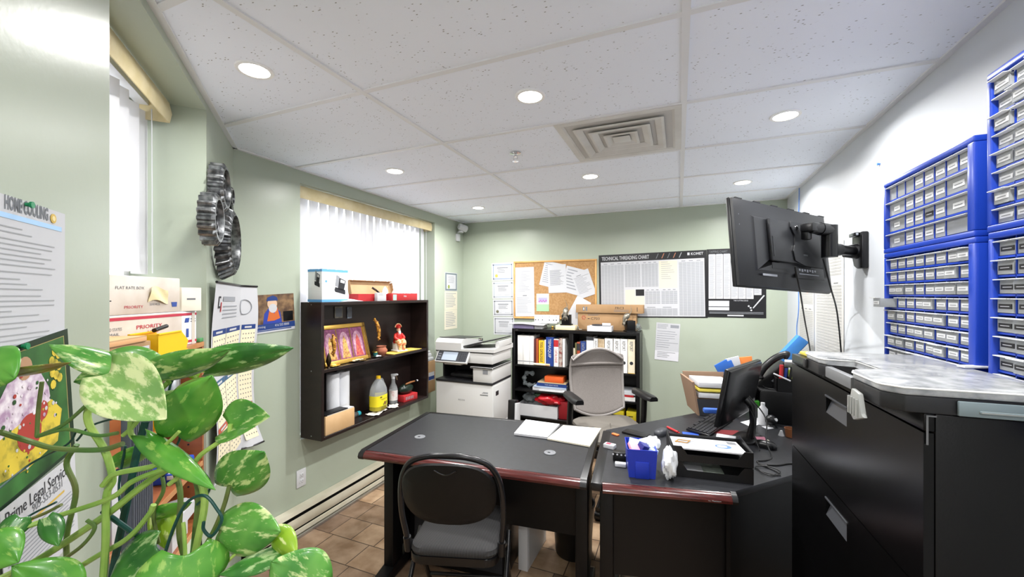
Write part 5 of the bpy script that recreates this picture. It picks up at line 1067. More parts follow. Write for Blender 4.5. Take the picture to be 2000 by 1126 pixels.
cont = [('note_pad', PNK, (-.03, .03, .125), (.026, .026, .008), (.5, .3, .6), 'pink sticky note pad on top of the blue bin', 'notes'), ('small_box', mat('indigo_card', '#232a78', .5), (.012, .045, .125), (.022, .02, .016), (.3, .4, .8), 'indigo little box lying in the blue bin', 'box'),
        ('small_box', PBL, (-.02, .09, .118), (.03, .03, .018), (.1, .2, .2), 'pale blue little box at the back of the blue bin', 'box'), ('small_box', PAPER, (.03, .11, .12), (.026, .02, .02), (.3, -.2, .5), 'white little box at the back right of the blue bin', 'box'), ('small_box', PBL, (.04, .05, .105), (.02, .03, .02), (.2, .2, 1.1), 'pale blue little box at the right of the blue bin', 'box')]
for nm, m, p, h_, r, lb, ct in cont:
    b = MB(); b.box(m, -h_[0], h_[0], -h_[1], h_[1], -h_[2], h_[2], .002); tag(b.build(nm, None, mb_ @ Vector(p), r), lb, ct)
BAGM = mat('white_bag_film', '#e6e9ec', .35, bump=(50, 1.0))
bag('white_bag', BAGM, 'crumpled white plastic bag between the blue bin and the letter tray', -.04, 1.99, Z, (.034, .075, .066))
bag('white_bag', BAGM, 'small white plastic bag lump filling the right of the blue bin', -.115, 2.03, Z + .1, (.035, .03, .03))
def deskbox(name, lb, cat, u, v_, hx, hy, h, rot, m, z=Z, bev=.003, draw=None):
    p = onz(u, v_, z); b = MB(); b.box(m, -hx, hx, -hy, hy, 0, h, bev)
    if draw: draw(b)
    return tag(b.build(name, None, (p.x, p.y, z), rot), lb, cat)
deskbox('eraser', 'orange eraser lying near the left edge of the corner desk', 'eraser', 1202, 849, .022, .011, .008, -.5, mat('orange_rubber', '#e8743c', .6))
deskbox('phone_pouch', 'flat black phone lying behind the blue bin', 'phone', 1242, 848, .075, .035, .012, -.35, BLKP)
def dots(b):
    for k in range(4): b.cyl(PAPER, (-.03 + k * .02, -.0195, .035), (-.03 + k * .02, -.0215, .035), .0045, seg=10)
deskbox('small_carton', 'small white and red carton at the left edge of the corner desk', 'box', 1191, 874, .03, .02, .022, -.25, PAPER, draw=lambda b: b.box(mat('red_dot_print', '#d8384e', .6), -.02, .005, -.01, .012, .0222, .0228))
deskbox('eraser', 'white eraser block in front of the black studded block', 'eraser', 1212, 910, .026, .014, .018, .1, PAPER)
deskbox('terminal_block', 'black block with white studs left of the blue bin', 'block', 1210, 898, .032, .02, .045, .08, BLKP, draw=dots)
# pen-like things and odd items
b = MB(); b.cyl(RED, (-.06, 0, .008), (.04, 0, .008), .007); b.cyl(RED, (.04, 0, .008), (.055, 0, .008), .003); p = onz(1316, 842, Z); tag(b.build('marker', None, p, -.9), 'red marker lying behind the letter tray', 'marker')
deskbox('blue_card', 'blue card lying behind the letter tray beside the red marker', 'card', 1349, 848, .045, .03, .004, .1, mat('bright_blue_card', '#2f57c8', .5))
deskbox('white_carton', 'small white carton behind the letter tray below the monitor', 'box', 1418, 858, .05, .03, .02, -.15, PAPER)
deskbox('white_ruler', 'white flat strip lying behind the letter tray', 'ruler', 1383, 856, .07, .012, .006, -.1, PAPER)
t = thing('computer_mouse', 'grey computer mouse behind the blue bin', 'mouse', onz(1292, 848, Z), -.5)
b = MB(); b.loft(DKG, [[(x * s_, y * s_, z) for x, y in rrect(.03, .055, .028)] for s_, z in ((.95, 0), (1, .01), (.95, .022), (.7, .032), (.05, .036))]); b.build('shell', t, angle=70)
# keyboard
t = thing('keyboard', 'black computer keyboard on the corner desk in front of the monitor screen', 'keyboard', (.185, 2.85, Z), (math.radians(4), 0, math.radians(67.5)))
b = MB(); b.box(BLKP, -.22, .22, -.068, .068, .004, .02, .006); b.build('base', t)
KEY = mat('key_black', '#232326', .5)
b = MB()
for r in range(6):
    for k in range(20):
        if r == 0 and k % 4 == 3: continue
        b.box(KEY, -.212 + k * .0213, -.194 + k * .0213, .05 - r * .021 - .008, .05 - r * .021 + .009, .0202, .027)
b.build('keys', t)
# monitor
t = thing('monitor', 'black computer monitor seen from behind on the corner desk', 'monitor', (.325, 2.695, Z), math.radians(64.5))
Mx = Matrix.Translation((0, 0, .27)) @ Matrix.Rotation(math.radians(10), 4, 'X')
MON = mat('monitor_black', '#101012', .28)
b = MB(); b.T = Mx; b.xz(MON, [(-.262, -.165), (.262, -.165), (.262, .165), (-.262, .165)], -.012, .012, .005); b.build('bezel', t)
b = MB(); b.T = Mx; b.loft(MON, [[(x * s_, y_, z * s_) for x, z in ((-.255, -.158), (.255, -.158), (.255, .158), (-.255, .158))] for s_, y_ in ((1, -.012), (.96, -.024), (.8, -.036), (.5, -.042))]); b.text(INKL, 'acer', -.225, .105, .04, -.0255, bold=.01)
for x, z in ((-.05, -.05), (.05, -.05), (-.05, .05), (.05, .05)): b.cyl(DKG, (x, -.0425, z), (x, -.044, z), .004, seg=10)
b.build('rear_shell', t)
b = MB(); b.T = Mx; b.rect(mat('dark_screen', '#0b0c10', .1), -.25, .25, -.15, .155, .0127); b.build('screen', t)
b = MB(); b.tube(BLKP, [(0, -.04, .23), (0, -.075, .2), (0, -.075, .1), (0, -.06, .012)], [.024, .022, .017, .022], 10); b.build('neck', t)
b = MB(); b.prism(BLKP, [(x, y - .04) for x, y in rrect(.10, .065, .04)], 0, .013, .003); b.build('foot', t)
RFD = mat('red_folder', '#6d161d', .5)
flatquad('red_folder', 'dark red folder sticking out under the monitor foot', 'folder', ((1392, 838), (1440, 840), (1462, 852), (1388, 845)), DH + .0004, .0002, RFD)
# cables from the monitor
CBL = mat('black_cable', '#141415', .45)
def cable(lb, pts, r=.0028, m=CBL, name='cable'):
    b = MB(); b.tube(m, smooth_pts(pts, 7), r, 7); return tag(b.build(name), lb, 'cable')
cable('black cable looping from the monitor back down to the pink notes', [(.37, 2.64, 1.0), (.44, 2.58, .90), (.43, 2.5, .80), (.44, 2.42, Z + .004), (.40, 2.36, Z + .004), (.36, 2.33, Z + .004), (.40, 2.27, Z + .004)], .0035)
cable('thin black cable hanging from the middle of the monitor back', [(.36, 2.67, .95), (.39, 2.60, .88), (.385, 2.57, .80), (.40, 2.5, Z + .003)])
cable('thin black cables coiled on the corner desk beside the filing cabinet', [(.36, 2.30, Z + .004), (.42, 2.24, Z + .004), (.43, 2.19, Z + .005), (.37, 2.2, Z + .004), (.34, 2.25, Z + .006), (.40, 2.27, Z + .008), (.44, 2.23, Z + .007), (.39, 2.17, Z + .005), (.35, 2.2, Z + .006)])
cable('black cable running from the coil towards the filing cabinet', [(.40, 2.30, Z + .004), (.45, 2.32, Z + .004), (.50, 2.36, Z + .004), (.56, 2.38, Z + .004)], .004)
t = thing('computer_mouse', 'black computer mouse lying by the pink notes next to the filing cabinet', 'mouse', onz(1496, 873, Z), 1.2)
b = MB(); b.loft(BLKP, [[(x * s_, y * s_, z) for x, y in rrect(.03, .052, .028)] for s_, z in ((.95, 0), (1, .01), (.95, .022), (.7, .032), (.05, .036))]); b.build('shell', t, angle=70)
flatquad('yellow_note', 'pale yellow note under the pink one on the corner desk', 'note', ((1476, 860), (1500, 858), (1508, 866), (1478, 867)), DH + .0006, .002, CREAM)
b = MB(); b.T = Matrix.Rotation(math.radians(25), 4, 'X'); b.box(PNK, -.025, .025, -.02, .02, 0, .003); tag(b.build('pink_note', None, onz(1487, 858, DH + .012), .3), 'pink sticky note curling up beside the black mouse', 'note')
flatquad('white_paper', 'white sheet of paper lying on the desk behind the monitor foot', 'paper', ((1446, 824), (1482, 815), (1494, 826), (1466, 833)), DH + .0006, .001, PAPER)
flatquad('white_paper', 'small white sheet of paper in front of the webcam', 'paper', ((1487, 832), (1500, 831), (1512, 836), (1498, 838)), DH + .0006, .001, PAPER)
t = thing('webcam', 'round black webcam standing on the corner desk by the black riser', 'webcam', onz(1506, 832, Z), .4)
b = MB(); b.sph(BLKP, (0, 0, .04), .034, 18, 12); b.lathe(BLKP, [(.001, 0), (.028, 0), (.02, .012), (.001, .012)]); b.build('body', t)
b = MB(); b.cyl(CHROME, (.008, -.028, .05), (.01, -.036, .053), .01); b.build('lens', t)
def bl(b): b.box(CGR, -.05, .05, -.035, .035, .05, .056, .002)
deskbox('label_printer', 'black and grey small device beside the webcam', 'device', 1540, 825, .05, .04, .05, .1, BLKP, draw=bl)
b = MB(); b.lathe(mat('brown_cup', '#7a4a2c', .5), [(.001, 0), (.025, 0), (.032, .05), (.028, .05), (.022, .006), (.001, .005)]); tag(b.build('brown_cup', None, onz(1544, 852, Z)), 'small brown cup partly hidden by the filing cabinet', 'cup')
b = MB(); b.lathe(PAPER, [(.001, 0), (.016, 0), (.006, .03), (.001, .032)]); tag(b.build('paper_cone', None, onz(1526, 850, Z), .4), 'white cone-shaped cap in front of the brown cup', 'cap')
# carton of papers at the back edge
t = thing('document_carton', 'open cardboard tray leaning full of papers at the back of the corner desk', 'box', (.185, 3.185, Z), math.radians(14))
BRN = mat('brown_carton', '#8f7560', .75)
b = MB()
b.loft(BRN, [[(-.09, -.1, 0), (-.078, -.1, 0), (-.078, .16, 0), (-.09, .16, 0)], [(-.135, -.12, .235), (-.120, -.12, .235), (-.120, .19, .235), (-.135, .19, .235)]])
b.loft(BRN, [[(.13, -.1, 0), (.142, -.1, 0), (.142, .16, 0), (.13, .16, 0)], [(.175, -.12, .2), (.187, -.12, .2), (.187, .19, .235), (.175, .19, .235)]])
b.loft(BRN, [[(-.0779, .148, 0), (.1299, .148, 0), (.1299, .16, 0), (-.0779, .16, 0)], [(-.119, .178, .255), (.174, .178, .255), (.174, .19, .255), (-.119, .19, .255)]])
b.box(BRN, -.0779, .1299, -.098, .147, .001, .006); b.build('carton', t)
b = MB(); b.loft(DKG, [[(-.0779, -.1, 0.001), (.1299, -.1, 0.001), (.1299, -.094, 0.001), (-.0779, -.094, 0.001)], [(-.1, -.112, .118), (.155, -.112, .118), (.155, -.106, .118), (-.1, -.106, .118)]]); b.build('front_panel', t)
MAN = mat('manila_folder', '#d9c956', .6)
for nm, m, z0, z1, rx, lb, ct in (('papers', PAPER, .125, .158, .05, 'white papers lower in the open cardboard tray', 'papers'), ('yellow_folder', MAN, .168, .186, .03, 'yellow folder between the papers in the cardboard tray', 'folder'), ('papers', PAPER, .197, .232, .04, 'white papers on top of the yellow folder in the cardboard tray', 'papers')):
    b = MB(); b.box(m, -.092, .135, -.112, .13, z0, z1, .002); tag(b.build(nm, None, (.185, 3.185, Z), (0, rx * .5, math.radians(14))), lb, ct)
b = MB(); b.box(mat('blue_pouch', '#3560b8', .4), -.05, .05, -.02, .02, 0, .03, .008); tag(b.build('blue_pouch', None, onz(1390, 806, Z + .08) , .2), 'blue pouch hanging at the front of the cardboard tray', 'pouch')
# riser with phone
t = thing('desk_riser', 'black box-shaped riser against the white wall carrying the telephone', 'riser', (.492, 3.06, Z), 0)
b = MB(); b.xz(BLK, [(0, 0), (.33, 0), (.33, .21), (.02, .21), (.006, .205), (0, .19)], 0, .012, .003); b.build('front_panel', t)
b = MB(); b.box(BLK, 0.001, .33, .012, .36, .196, .21, .003); b.box(BLK, .318, .33, .012, .36, 0, .196); b.box(BLK, 0.002, .012, .3, .36, 0, .196); b.build('shell', t)
deskbox('green_box', 'bright green box inside the black riser', 'box', 1470, 800, .04, .03, .07, 0, mat('green_card', '#3f9a2e', .5), Z)
b = MB(); b.lathe(WHT, [(.001, 0), (.028, 0), (.028, .10), (.012, .12), (.012, .14), (.001, .14)]); tag(b.build('white_bottle', None, (.50, 3.02, Z)), 'white bottle standing at the left edge of the black riser', 'bottle')
RZ_ = Z + .2106
t = thing('desk_telephone', 'black desk telephone with tilted handset on top of the riser', 'telephone', (.575, 3.27, RZ_), 0)
b = MB(); b.xz(BLKP, [(-.08, 0), (.10, 0), (.10, .16), (.075, .175), (-.075, .03)], -.09, .09, .006); b.build('base', t)
b = MB(); b.T = Matrix.Translation((0, -.092, .0)); b.quad(INK, [(.0, 0, .045), (.06, 0, .1), (.075, 0, .085), (.02, 0, .03)]); b.build('key_panel', t)
b = MB(); b.tube(BLKP, smooth_pts([(-.072, -.105, .055), (-.07, -.105, .085), (-.035, -.105, .145), (.02, -.105, .2), (.07, -.105, .225), (.095, -.105, .215)], 5), [.022, .027, .03, .029, .026] + [.023] * 15 + [.025, .028, .03, .03, .027, .022], 12); b.build('handset', t)
cable('dark cable lying on the riser beside the telephone', [(.52, 3.3, RZ_ + .004), (.525, 3.2, RZ_ + .004), (.55, 3.12, RZ_ + .004), (.6, 3.1, RZ_ + .004)], .003)
b = MB(); b.patch(mat('cream_sheet', '#efe8d6', .7), lambda a, c_: ((a - .5) * .16, .02 * math.sin(2 * a), c_ * .12), 6, 4); b.raw = True; tag(b.build('cream_sheet', None, (.50, 3.36, RZ_ - .01 + .012), .3, solid=.001), 'cream sheet standing behind the telephone', 'paper')
t = thing('pen_organizer', 'black mesh organiser full of pens on the riser', 'organiser', (.66, 3.115, RZ_), 0)
b = MB(); b.box(BLK, -.075, .13, -.05, .05, 0, .004); b.box(BLK, -.075, .13, -.05, -.046, .004, .085); b.box(BLK, -.075, .13, .046, .05, .004, .085); b.box(BLK, -.075, -.071, -.05, .05, .004, .085); b.box(BLK, .126, .13, -.05, .05, .004, .085); b.build('holder', t)
PC = [('red', RED, -.04, .02, .16, .012), ('blue', mat('blue_barrel', '#2a3f8f', .4), -.015, .03, .14, .009), ('black', BLKP, .01, .0, .15, .008), ('lime', mat('lime_barrel', '#b8d433', .45), .035, .015, .13, .011), ('white', PAPER, .065, .02, .17, .006), ('green', mat('green_barrel', '#2e7d52', .4), .02, .025, .15, .006)]
for nm, m, x, y, h_, r in PC:
    b = MB(); b.cyl(m, (0, 0, 0), (random.uniform(-.02, .02), random.uniform(-.015, .015), h_), r); tag(b.build('pen', None, (.65 + x * .8, 3.11 + y * .7, RZ_ + .0045)), nm + ' pen standing in the black organiser on the riser', 'pen')
b = MB(); b.box(PAPER, -.05, .05, -.006, .006, 0, .008, .002); tag(b.build('white_clip', None, (.61, 3.055, RZ_ + .092), (0, .4, -.2)), 'white clip lying slanted over the front of the pen organiser', 'clip')
b = MB(); b.T = Matrix.Rotation(math.radians(-35), 4, 'X'); b.box(CGR, -.06, .06, -.04, .04, 0, .02, .004); b.box(mat('blue_display', '#3d55d8', .2), -.04, .03, -.025, .025, .0202, .0212); tag(b.build('calculator', None, (.70, 3.12, RZ_ + .165), -.2), 'grey calculator with blue display resting on the pen organiser', 'calculator')
t = thing('blue_carton', 'bright blue box tilted up against the white wall above the telephone', 'box', (.56, 3.415, RZ_ + .002), (0, math.radians(38), 0))
b = MB(); b.box(mat('azure_card', '#3f83cc', .45), -.035, .035, -.04, .04, 0.03, .40, .002); b.box(mat('deep_blue_card', '#1f4686', .45), .0355, .038, -.038, .038, .035, .395); b.build('carton', t)
# blue folders and papers behind the monitor
t = thing('file_sorter', 'black file sorter holding blue folders against the far wall behind the monitor', 'file sorter', (.43, 3.49, Z), math.radians(20))
b = MB(); b.box(BLKM, -.13, .13, -.06, .06, 0, .21, .004); b.build('sorter', t)
for nm, m, x, y, h_, a, lb, ct in (('blue_folder', mat('folder_blue', '#2f63b5', .45), -.1, -.03, .30, -.5, 'blue folder leaning left out of the file sorter', 'folder'), ('blue_folder', mat('folder_blue', '#2f63b5', .45), -.07, -.01, .29, -.42, 'second blue folder just right of the leaning one in the file sorter', 'folder'), ('white_envelope', PAPER, -.02, .01, .32, -.25, 'white envelope standing in the file sorter', 'envelope'), ('orange_folder', mat('folder_orange', '#e8863f', .5), .06, .02, .32, -.1, 'orange folder standing in the file sorter', 'folder'), ('slate_folder', mat('folder_slate', '#5b6f93', .5), .02, .035, .30, -.2, 'slate blue folder behind the envelope in the file sorter', 'folder')):
    b = MB(); b.box(m, -.05, .05, -.006, .006, 0, h_ - .17, .001); p = Matrix.Translation((.43, 3.49, 0)) @ Matrix.Rotation(math.radians(20), 4, 'Z') @ Vector((x, y, Z + .2115)); tag(b.build(nm, None, p, (0, a, math.radians(20))), lb, ct)
# ================================================================== television on its arm
TVB = mat('tv_black', '#1d1e21', .38, bump=(250, .08)); TVD = mat('tv_dark', '#17181b', .4)
t = thing('television', 'black flat television seen from behind on a wall arm', 'television', (.496, 2.4525, 1.815), (math.radians(-6.8), math.radians(2.6), math.radians(47.8)))
w, h = .388, .2175
b = MB(); b.xz(TVD, [(-w, -h), (w, -h), (w, h), (-w, h)], .0, .02, .004); b.build('bezel', t)
b = MB(); b.rect(mat('tv_screen', '#08090b', .08), -w + .015, w - .015, -h + .02, h - .015, .0206); b.build('screen', t)
b = MB()
b.loft(TVB, [[(x, y, z) for x, z in ((-w + a, -h + c_), (w - a, -h + c_), (w - a, h - a), (-w + a, h - a))] for a, c_, y in ((.004, .004, 0), (.006, .006, -.012), (.075, .05, -.034), (.09, .07, -.036), (.10, .08, -.046), (.30, .2, -.047))]); b.build('rear_shell', t)
b = MB(); b.box(TVB, -.2, .06, -.065, -.046, -.09, .12, .006); b.box(TVD, -.19, -.183, -.067, -.064, -.07, .03); b.build('tuner_box', t)
for x in (-.13, .19):
    b = MB(); b.box(TVD, x - .05, x + .05, -.0475, -.045, -.125, -.095); b.build('vent_grille', t)
b = MB(); b.box(TVB, .0, .25, -.0485, -.045, -.16, -.1, .002); o = b.build('connector_panel', t)
for k in range(7):
    b = MB(); b.box(INKL, .03 + k * .022, .043 + k * .022, -.0495, -.048, -.122 - .004 * (k % 2), -.112); b.build('socket', o)
b = MB(); b.box(INKL, .03, .2, -.0493, -.048, -.14, -.136); b.build('rating_label', o)
for k in range(6):
    b = MB(); b.box(TVD, -.36 + k * .14, -.31 + k * .14, -.011, .0, h - .004, h + .001); b.build('top_vent', t)
for x, z in ((-.355, .13), (-.355, .08), (-.35, -.02), (-.345, -.12), (-.1, -.15), (.12, -.19), (-.05, -.19), (.30, -.19)):
    b = MB(); b.cyl(INK, (x, -.0165, z), (x, -.02, z), .0045, seg=10); b.build('screw', t)
b = MB(); b.quad(INKL, [(-.26, -.0485, -.155), (-.15, -.0485, -.155), (-.15, -.048, -.165), (-.26, -.048, -.165)]); b.build('sticker', t)
b = MB(); b.xz(TVD, [(-.03, -.08), (.05, -.10), (.2, -.10), (.2, .12), (-.04, .12), (-.045, .09), (-.015, .05), (-.02, .0), (-.04, -.03)], -.072, -.066, .002)
for x in (.0, .1): b.cyl(CHROME, (x, -.0722, .09), (x, -.076, .09), .011, seg=14)
b.box(STEEL, .04, .075, -.073, -.0715, -.05, -.042); b.build('mounting_plate', t)
t = thing('tv_wall_arm', 'black articulated wall arm carrying the television on the white wall', 'wall mount', (XR, 2.595, 1.80), -PI / 2)
b = MB(); b.xz(BLKM, [(-.062, -.03), (-.04, -.075), (0, -.09), (.062, -.09), (.062, .095), (-.05, .095), (-.062, .08)], -.03, -.001, .006); b.cyl(BLKM, (0, -.03, .0), (0, -.085, 0), .04, .028); b.box(STEEL, -.04, .04, -.05, -.03, .075, .094, .004); b.build('wall_plate', t)
def wl(p): return Matrix.Rotation(PI / 2, 4, 'Z') @ (Vector(p) - Vector((XR, 2.595, 1.80)))
b = MB(); b.tube(BLKM, [wl((.83, 2.58, 1.80)), wl((.76, 2.525, 1.803)), wl((.745, 2.515, 1.804))], [.024, .026, .03], 14); b.tube(BLKM, [wl((.75, 2.52, 1.804)), wl((.70, 2.485, 1.806))], .031, 14); b.build('lower_arm', t)
b = MB(); b.cyl(BLKM, wl((.70, 2.484, 1.765)), wl((.70, 2.484, 1.925)), .034, seg=20); b.build('elbow', t)
b = MB(); b.tube(BLKM, [wl((.70, 2.484, 1.90)), wl((.645, 2.435, 1.905))], .032, 14); b.tube(BLKM, [wl((.65, 2.44, 1.905)), wl((.60, 2.40, 1.907))], [.03, .026], 14); b.build('upper_arm', t)
b = MB(); b.T = Matrix.Translation(wl((.60, 2.405, 1.90))) @ Matrix.Rotation(math.radians(47.8 + 90), 4, 'Z'); b.box(BLKM, -.035, .035, -.03, .03, -.012, .03, .008); b.box(BLKM, -.02, .02, .0, .035, -.05, .03, .008); b.build('swivel_head', t)
p0 = at(1553, 520, 1.98); p1 = onX(1583, 690, .84)
cable('black cable hanging from the middle of the television back', [p0, at(1563, 570, 2.02), at(1571, 620, 2.3), p1, (p1.x, p1.y, 1.0), (.84, p1.y, .99)], .004)
p0 = at(1608, 505, 2.0); p1 = onX(1643, 690, .865)
cable('black cable hanging from the right side of the television near the arm', [p0, at(1622, 560, 2.08), at(1635, 610, 2.25), p1, (p1.x, p1.y - .01, 1.1)], .004)
a_ = onX(1561, 365, XR - .006); 
cable('thin blue network cable running down the far end of the white wall', [(XR - .006, a_.y, CEIL - .001), (XR - .006, a_.y + .02, 2.2), (XR - .006, onX(1555, 450, XR - .006).y, onX(1555, 450, XR - .006).z), onX(1560, 590, XR - .006), onX(1556, 640, XR - .006), onX(1558, 680, XR - .006)], .003, mat('blue_network_cable', '#4d86d8', .5))
# ================================================================== filing cabinet
FR_ = math.radians(-87.8)
FC = mat('black_steel', '#070708', .27, bump=(220, .05), spec=.28)
t = thing('filing_cabinet', 'tall black lateral filing cabinet at the right, with blue drawer cabinets on top', 'cabinet', (.44, 2.022, 0), FR_)
FW, FD, FH = .912, .395, 1.33
b = MB(); b.box(FC, 0, FW, .018, FD, .0, FH, .003); b.build('case', t)
b = MB(); b.box(FC, 0.001, FW - .001, .0, .0178, 1.293, FH, .002); b.text(STEEL, 'HON', .72, 1.303, .012, -.0008, maxw=.03, bold=.01); b.build('top_rail', t)
b = MB(); b.cyl(STEEL, (.36, -.004, 1.312), (.36, .002, 1.312), .009, seg=18); b.box(INKD, .359, .361, -.0046, -.003, 1.308, 1.316); b.build('lock', t)
for z0, z1 in ((.952, 1.289), (.610, .948), (.268, .606), (.02, .264)):
    b = MB(); m = FC; hx0, hx1, hz0, hz1 = .376, .536, z1 - .103, z1 - .048
    for q in ((.003, hx0, z0, z1), (hx1, FW - .003, z0, z1), (hx0, hx1, z0, hz0), (hx0, hx1, hz1, z1)): b.box(m, q[0], q[1], .0, .017, q[2], q[3])
    o = b.build('drawer', t)
    b = MB(); GP = mat('grey_handle', '#3f4146', .4)
    b.box(GP, hx0 - .004, hx1 + .004, -.003, .003, hz1 - .002, hz1 + .004, .001); b.quad(GP, [(hx0, .0, hz0), (hx1, .0, hz0), (hx1, .0165, hz1 - .012), (hx0, .0165, hz1 - .012)]); b.quad(BLK, [(hx0, .0168, hz0), (hx1, .0168, hz0), (hx1, .0168, hz1), (hx0, .0168, hz1)]); b.build('handle', o)
b = MB(); b.box(mat('bare_steel', '#77787a', .4, .6), FW - .0005, FW + .0008, .003, .0065, 1.265, 1.327); b.box(mat('bare_steel', '#77787a'), FW - .0005, FW + .0008, .0065, .02, 1.324, 1.327); b.build('worn_edge', t)
ZC = FH + .0008
# clear-lidded organiser case
LID = mat('clear_lid', '#e3e5e6', .18, trans=.5, ior=1.2, noise=(26, '#a9acb0')); CBK2 = mat('case_black', '#1f2023', .42)
t = thing('organizer_case', 'black parts organiser with clear lid lying on top of the filing cabinet', 'case', (.405, 1.64, ZC), math.radians(-88))
OW, OD = .535, .285
outl = [(0, 0), (.03, -.012), (.13, -.012), (.16, .0), (.17, .07), (.33, .07), (.345, .0), (.375, -.012), (OW - .03, -.012), (OW, .02), (OW, OD), (0, OD)]
b = MB(); b.prism(CBK2, outl, 0, .036, .004); b.build('base_tray', t)
b = MB(); b.prism(LID, [(x * 1.012 - .003, y * 1.012 - .002) for x, y in outl], .0364, .058, .006, 3); o = b.build('lid', t)
b = MB(); lid_o = [(x * 1.014 - .0035, y * 1.012 - .003, .0525) for x, y in outl]; b.tube(mat('rim_glint', '#eef0f0', .15), [Vector(lid_o[k]).lerp(Vector(lid_o[(k + 1) % len(lid_o)]), q) for k in range(len(lid_o)) for q in (.05, .5, .95)], .0022, 6, True); b.build('rim_highlight', o)  # pale tube stands for the highlight along the lid edge
b = MB()
for k in range(1, 5): b.box(CBK2, k * OW / 5 - .0012, k * OW / 5 + .0012, .08, OD - .01, .030, .0362)
b.build('dividers', t)
b = MB(); b.box(mat('handle_grey', '#77797c', .45), .165, .34, -.006, .012, .002, .034, .003); b.build('carry_handle', t)
SMK = mat('frosted_latch', '#b9bbb8', .3, trans=.4)
b = MB(); b.T = Matrix.Translation((.40, -.012, .0)); b.xz(SMK, [(.01, .02), (.05, .015), (.06, -.03), (.075, -.035), (.02, -.055), (-.02, -.03), (.0, -.025)], -.018, -.008, .003)
for k in range(4): b.box(SMK, .0 + k * .014, .006 + k * .014, -.022, -.017, -.042, .0)
b.build('open_latch', t)
b = MB(); b.box(CBK2, .01, .035, -.02, -.008, .005, .034, .002); b.build('closed_latch', t)
b = MB(); b.box(mat('teal_grey_latch', '#77858a', .35), OW + .002, OW + .009, .10, .22, -.0 + .002, .032, .002); b.box(SMK, OW + .008, OW + .014, .13, .22, .010, .016, .002); b.build('side_latch', t)
b = MB(); b.box(WHT, -.09, .09, -.012, .012, 0, .006, .002); p = onz(1955, 719, ZC + .0595); tag(b.build('white_strip', None, (p.x, p.y, ZC + .0595), .25), 'white plastic strip lying on the clear lid of the organiser', 'strip')
b = MB(); b.box(MAN, -.03, .03, -.05, .05, 0, .012, .002); tag(b.build('yellow_pad', None, (.50, 1.965, ZC), .1), 'yellow notepad at the far end of the filing cabinet top', 'pad')
# ================================================================== blue small-parts drawer cabinets
DRW = mat('drawer_clear', '#d3d6d8', .2, trans=.6, ior=1.15); LIP = mat('drawer_lip', '#eef0f1', .3, trans=.2); DIN = mat('drawer_contents', '#8f9296', .6, noise=(60, '#5f6266')); LABW = mat('white_label', '#dcdddf', .6); LABB = mat('black_label_tape', '#17181a', .5)
CBL_ = mat('cabinet_blue', '#1d40ae', .32); CSB = mat('cabinet_black_back', '#101114', .5)
def drawer_mesh(w, h, lab, lab_w=.7):
    b = MB(); d = .13
    b.box(DRW, 0, w, 0, .002, 0, h); b.box(DRW, 0, .0015, .002, d, 0, h * .9); b.box(DRW, w - .0015, w, .002, d, 0, h * .9); b.box(DRW, .0015, w - .0015, .002, d, 0, .0015)
    b.box(DIN, .003, w - .003, .006, d - .01, .002, h * .5)
    b.box(LIP, -.001, w + .001, -.013, .002, h - .002, h + .0008, .0006, 1)
    if lab:
        m = LABW if lab == 'w' else LABB; lw = min(w * lab_w, .05); x0 = (w - lw) / 2; b.box(m, x0, x0 + lw, -.0012, .0001, h * .28, h * .62)
        b.rect(INK if lab == 'w' else PAPER, x0 + lw * .15, x0 + lw * .85, h * .42, h * .47, -.0016)
    return b
_proto = {}
def put_drawer(t, w, h, lab, x, y, z, lw=.7):
    key = (round(w, 4), round(h, 4), lab, lw)
    if key in _proto: o = _proto[key].copy(); C.objects.link(o); o.parent = t
    else: o = _proto[key] = drawer_mesh(w, h, lab, lw).build('drawer', t)
    o.location = (x, y, z); return o
def parts_cabinet(label, loc, W, H, layout, side='blue'):
    t = thing('drawer_cabinet', label, 'drawer cabinet', loc, -PI / 2, 'blue small-parts drawer cabinets'); D = .155; e = .016
    b = MB()
    b.box(CBL_, 0, W, -.006, .05, 0, e, .003); b.box(CBL_, 0, W, -.006, .05, H - e, H, .003); b.box(CBL_, 0, e, -.006, .05, e, H - e, .003); b.box(CBL_, W - e - .012, W, -.006, .05, e, H - e, .003)
    b.box(CSB, 0.002, W - .002, .0505, D, .002, .01); b.box(CSB, 0.002, W - .002, .0505, D, H - .01, H - .002); b.box(CSB, .002, .008, .0505, D, .01, H - .01); b.box(CSB, W - .008, W - .002, .0505, D, .01, H - .01); b.box(CBL_, .008, W - .008, D - .006, D, .01, H - .01)
    b.build('housing', t)
    b = MB()
    for q in layout['bars']: b.box(CBL_, q[0], q[1], .004, .10, q[2], q[3])
    b.build('dividers', t)
    for (x, z, w, h, lab, out, lw) in layout['drawers']: put_drawer(t, w, h, lab, x, .006 - out, z, lw)
    return t
def grid_layout(W, H, rows, cols, lab, x0=.016, x1=.028, skip=()):
    L = {'bars': [], 'drawers': []}; iw = W - x0 - x1; ih = H - .032; cw, rh = iw / cols, ih / rows
    for r in range(1, rows): L['bars'].append((x0, W - x1, .016 + r * rh - .0025, .016 + r * rh + .0025))
    for c_ in range(1, cols): L['bars'].append((x0 + c_ * cw - .0012, x0 + c_ * cw + .0012, .016, H - .016))
    for r in range(rows):
        for c_ in range(cols):
            if (r, c_) in skip: continue
            L['drawers'].append((x0 + c_ * cw + .0025, .016 + r * rh + .004, cw - .005, rh - .012, lab, .05 if (r, c_) == (4, 0) and lab == 'w' and H > .395 else random.choice((0, 0, .004, .008)), .8))
    return L
X0 = .712
W6, H6 = .5, .398
parts_cabinet('blue cabinet of sixty small white-labelled drawers standing on the filing cabinet below another', (X0, 1.918, ZC), W6, H6, grid_layout(W6, H6, 8, 8, 'w'))
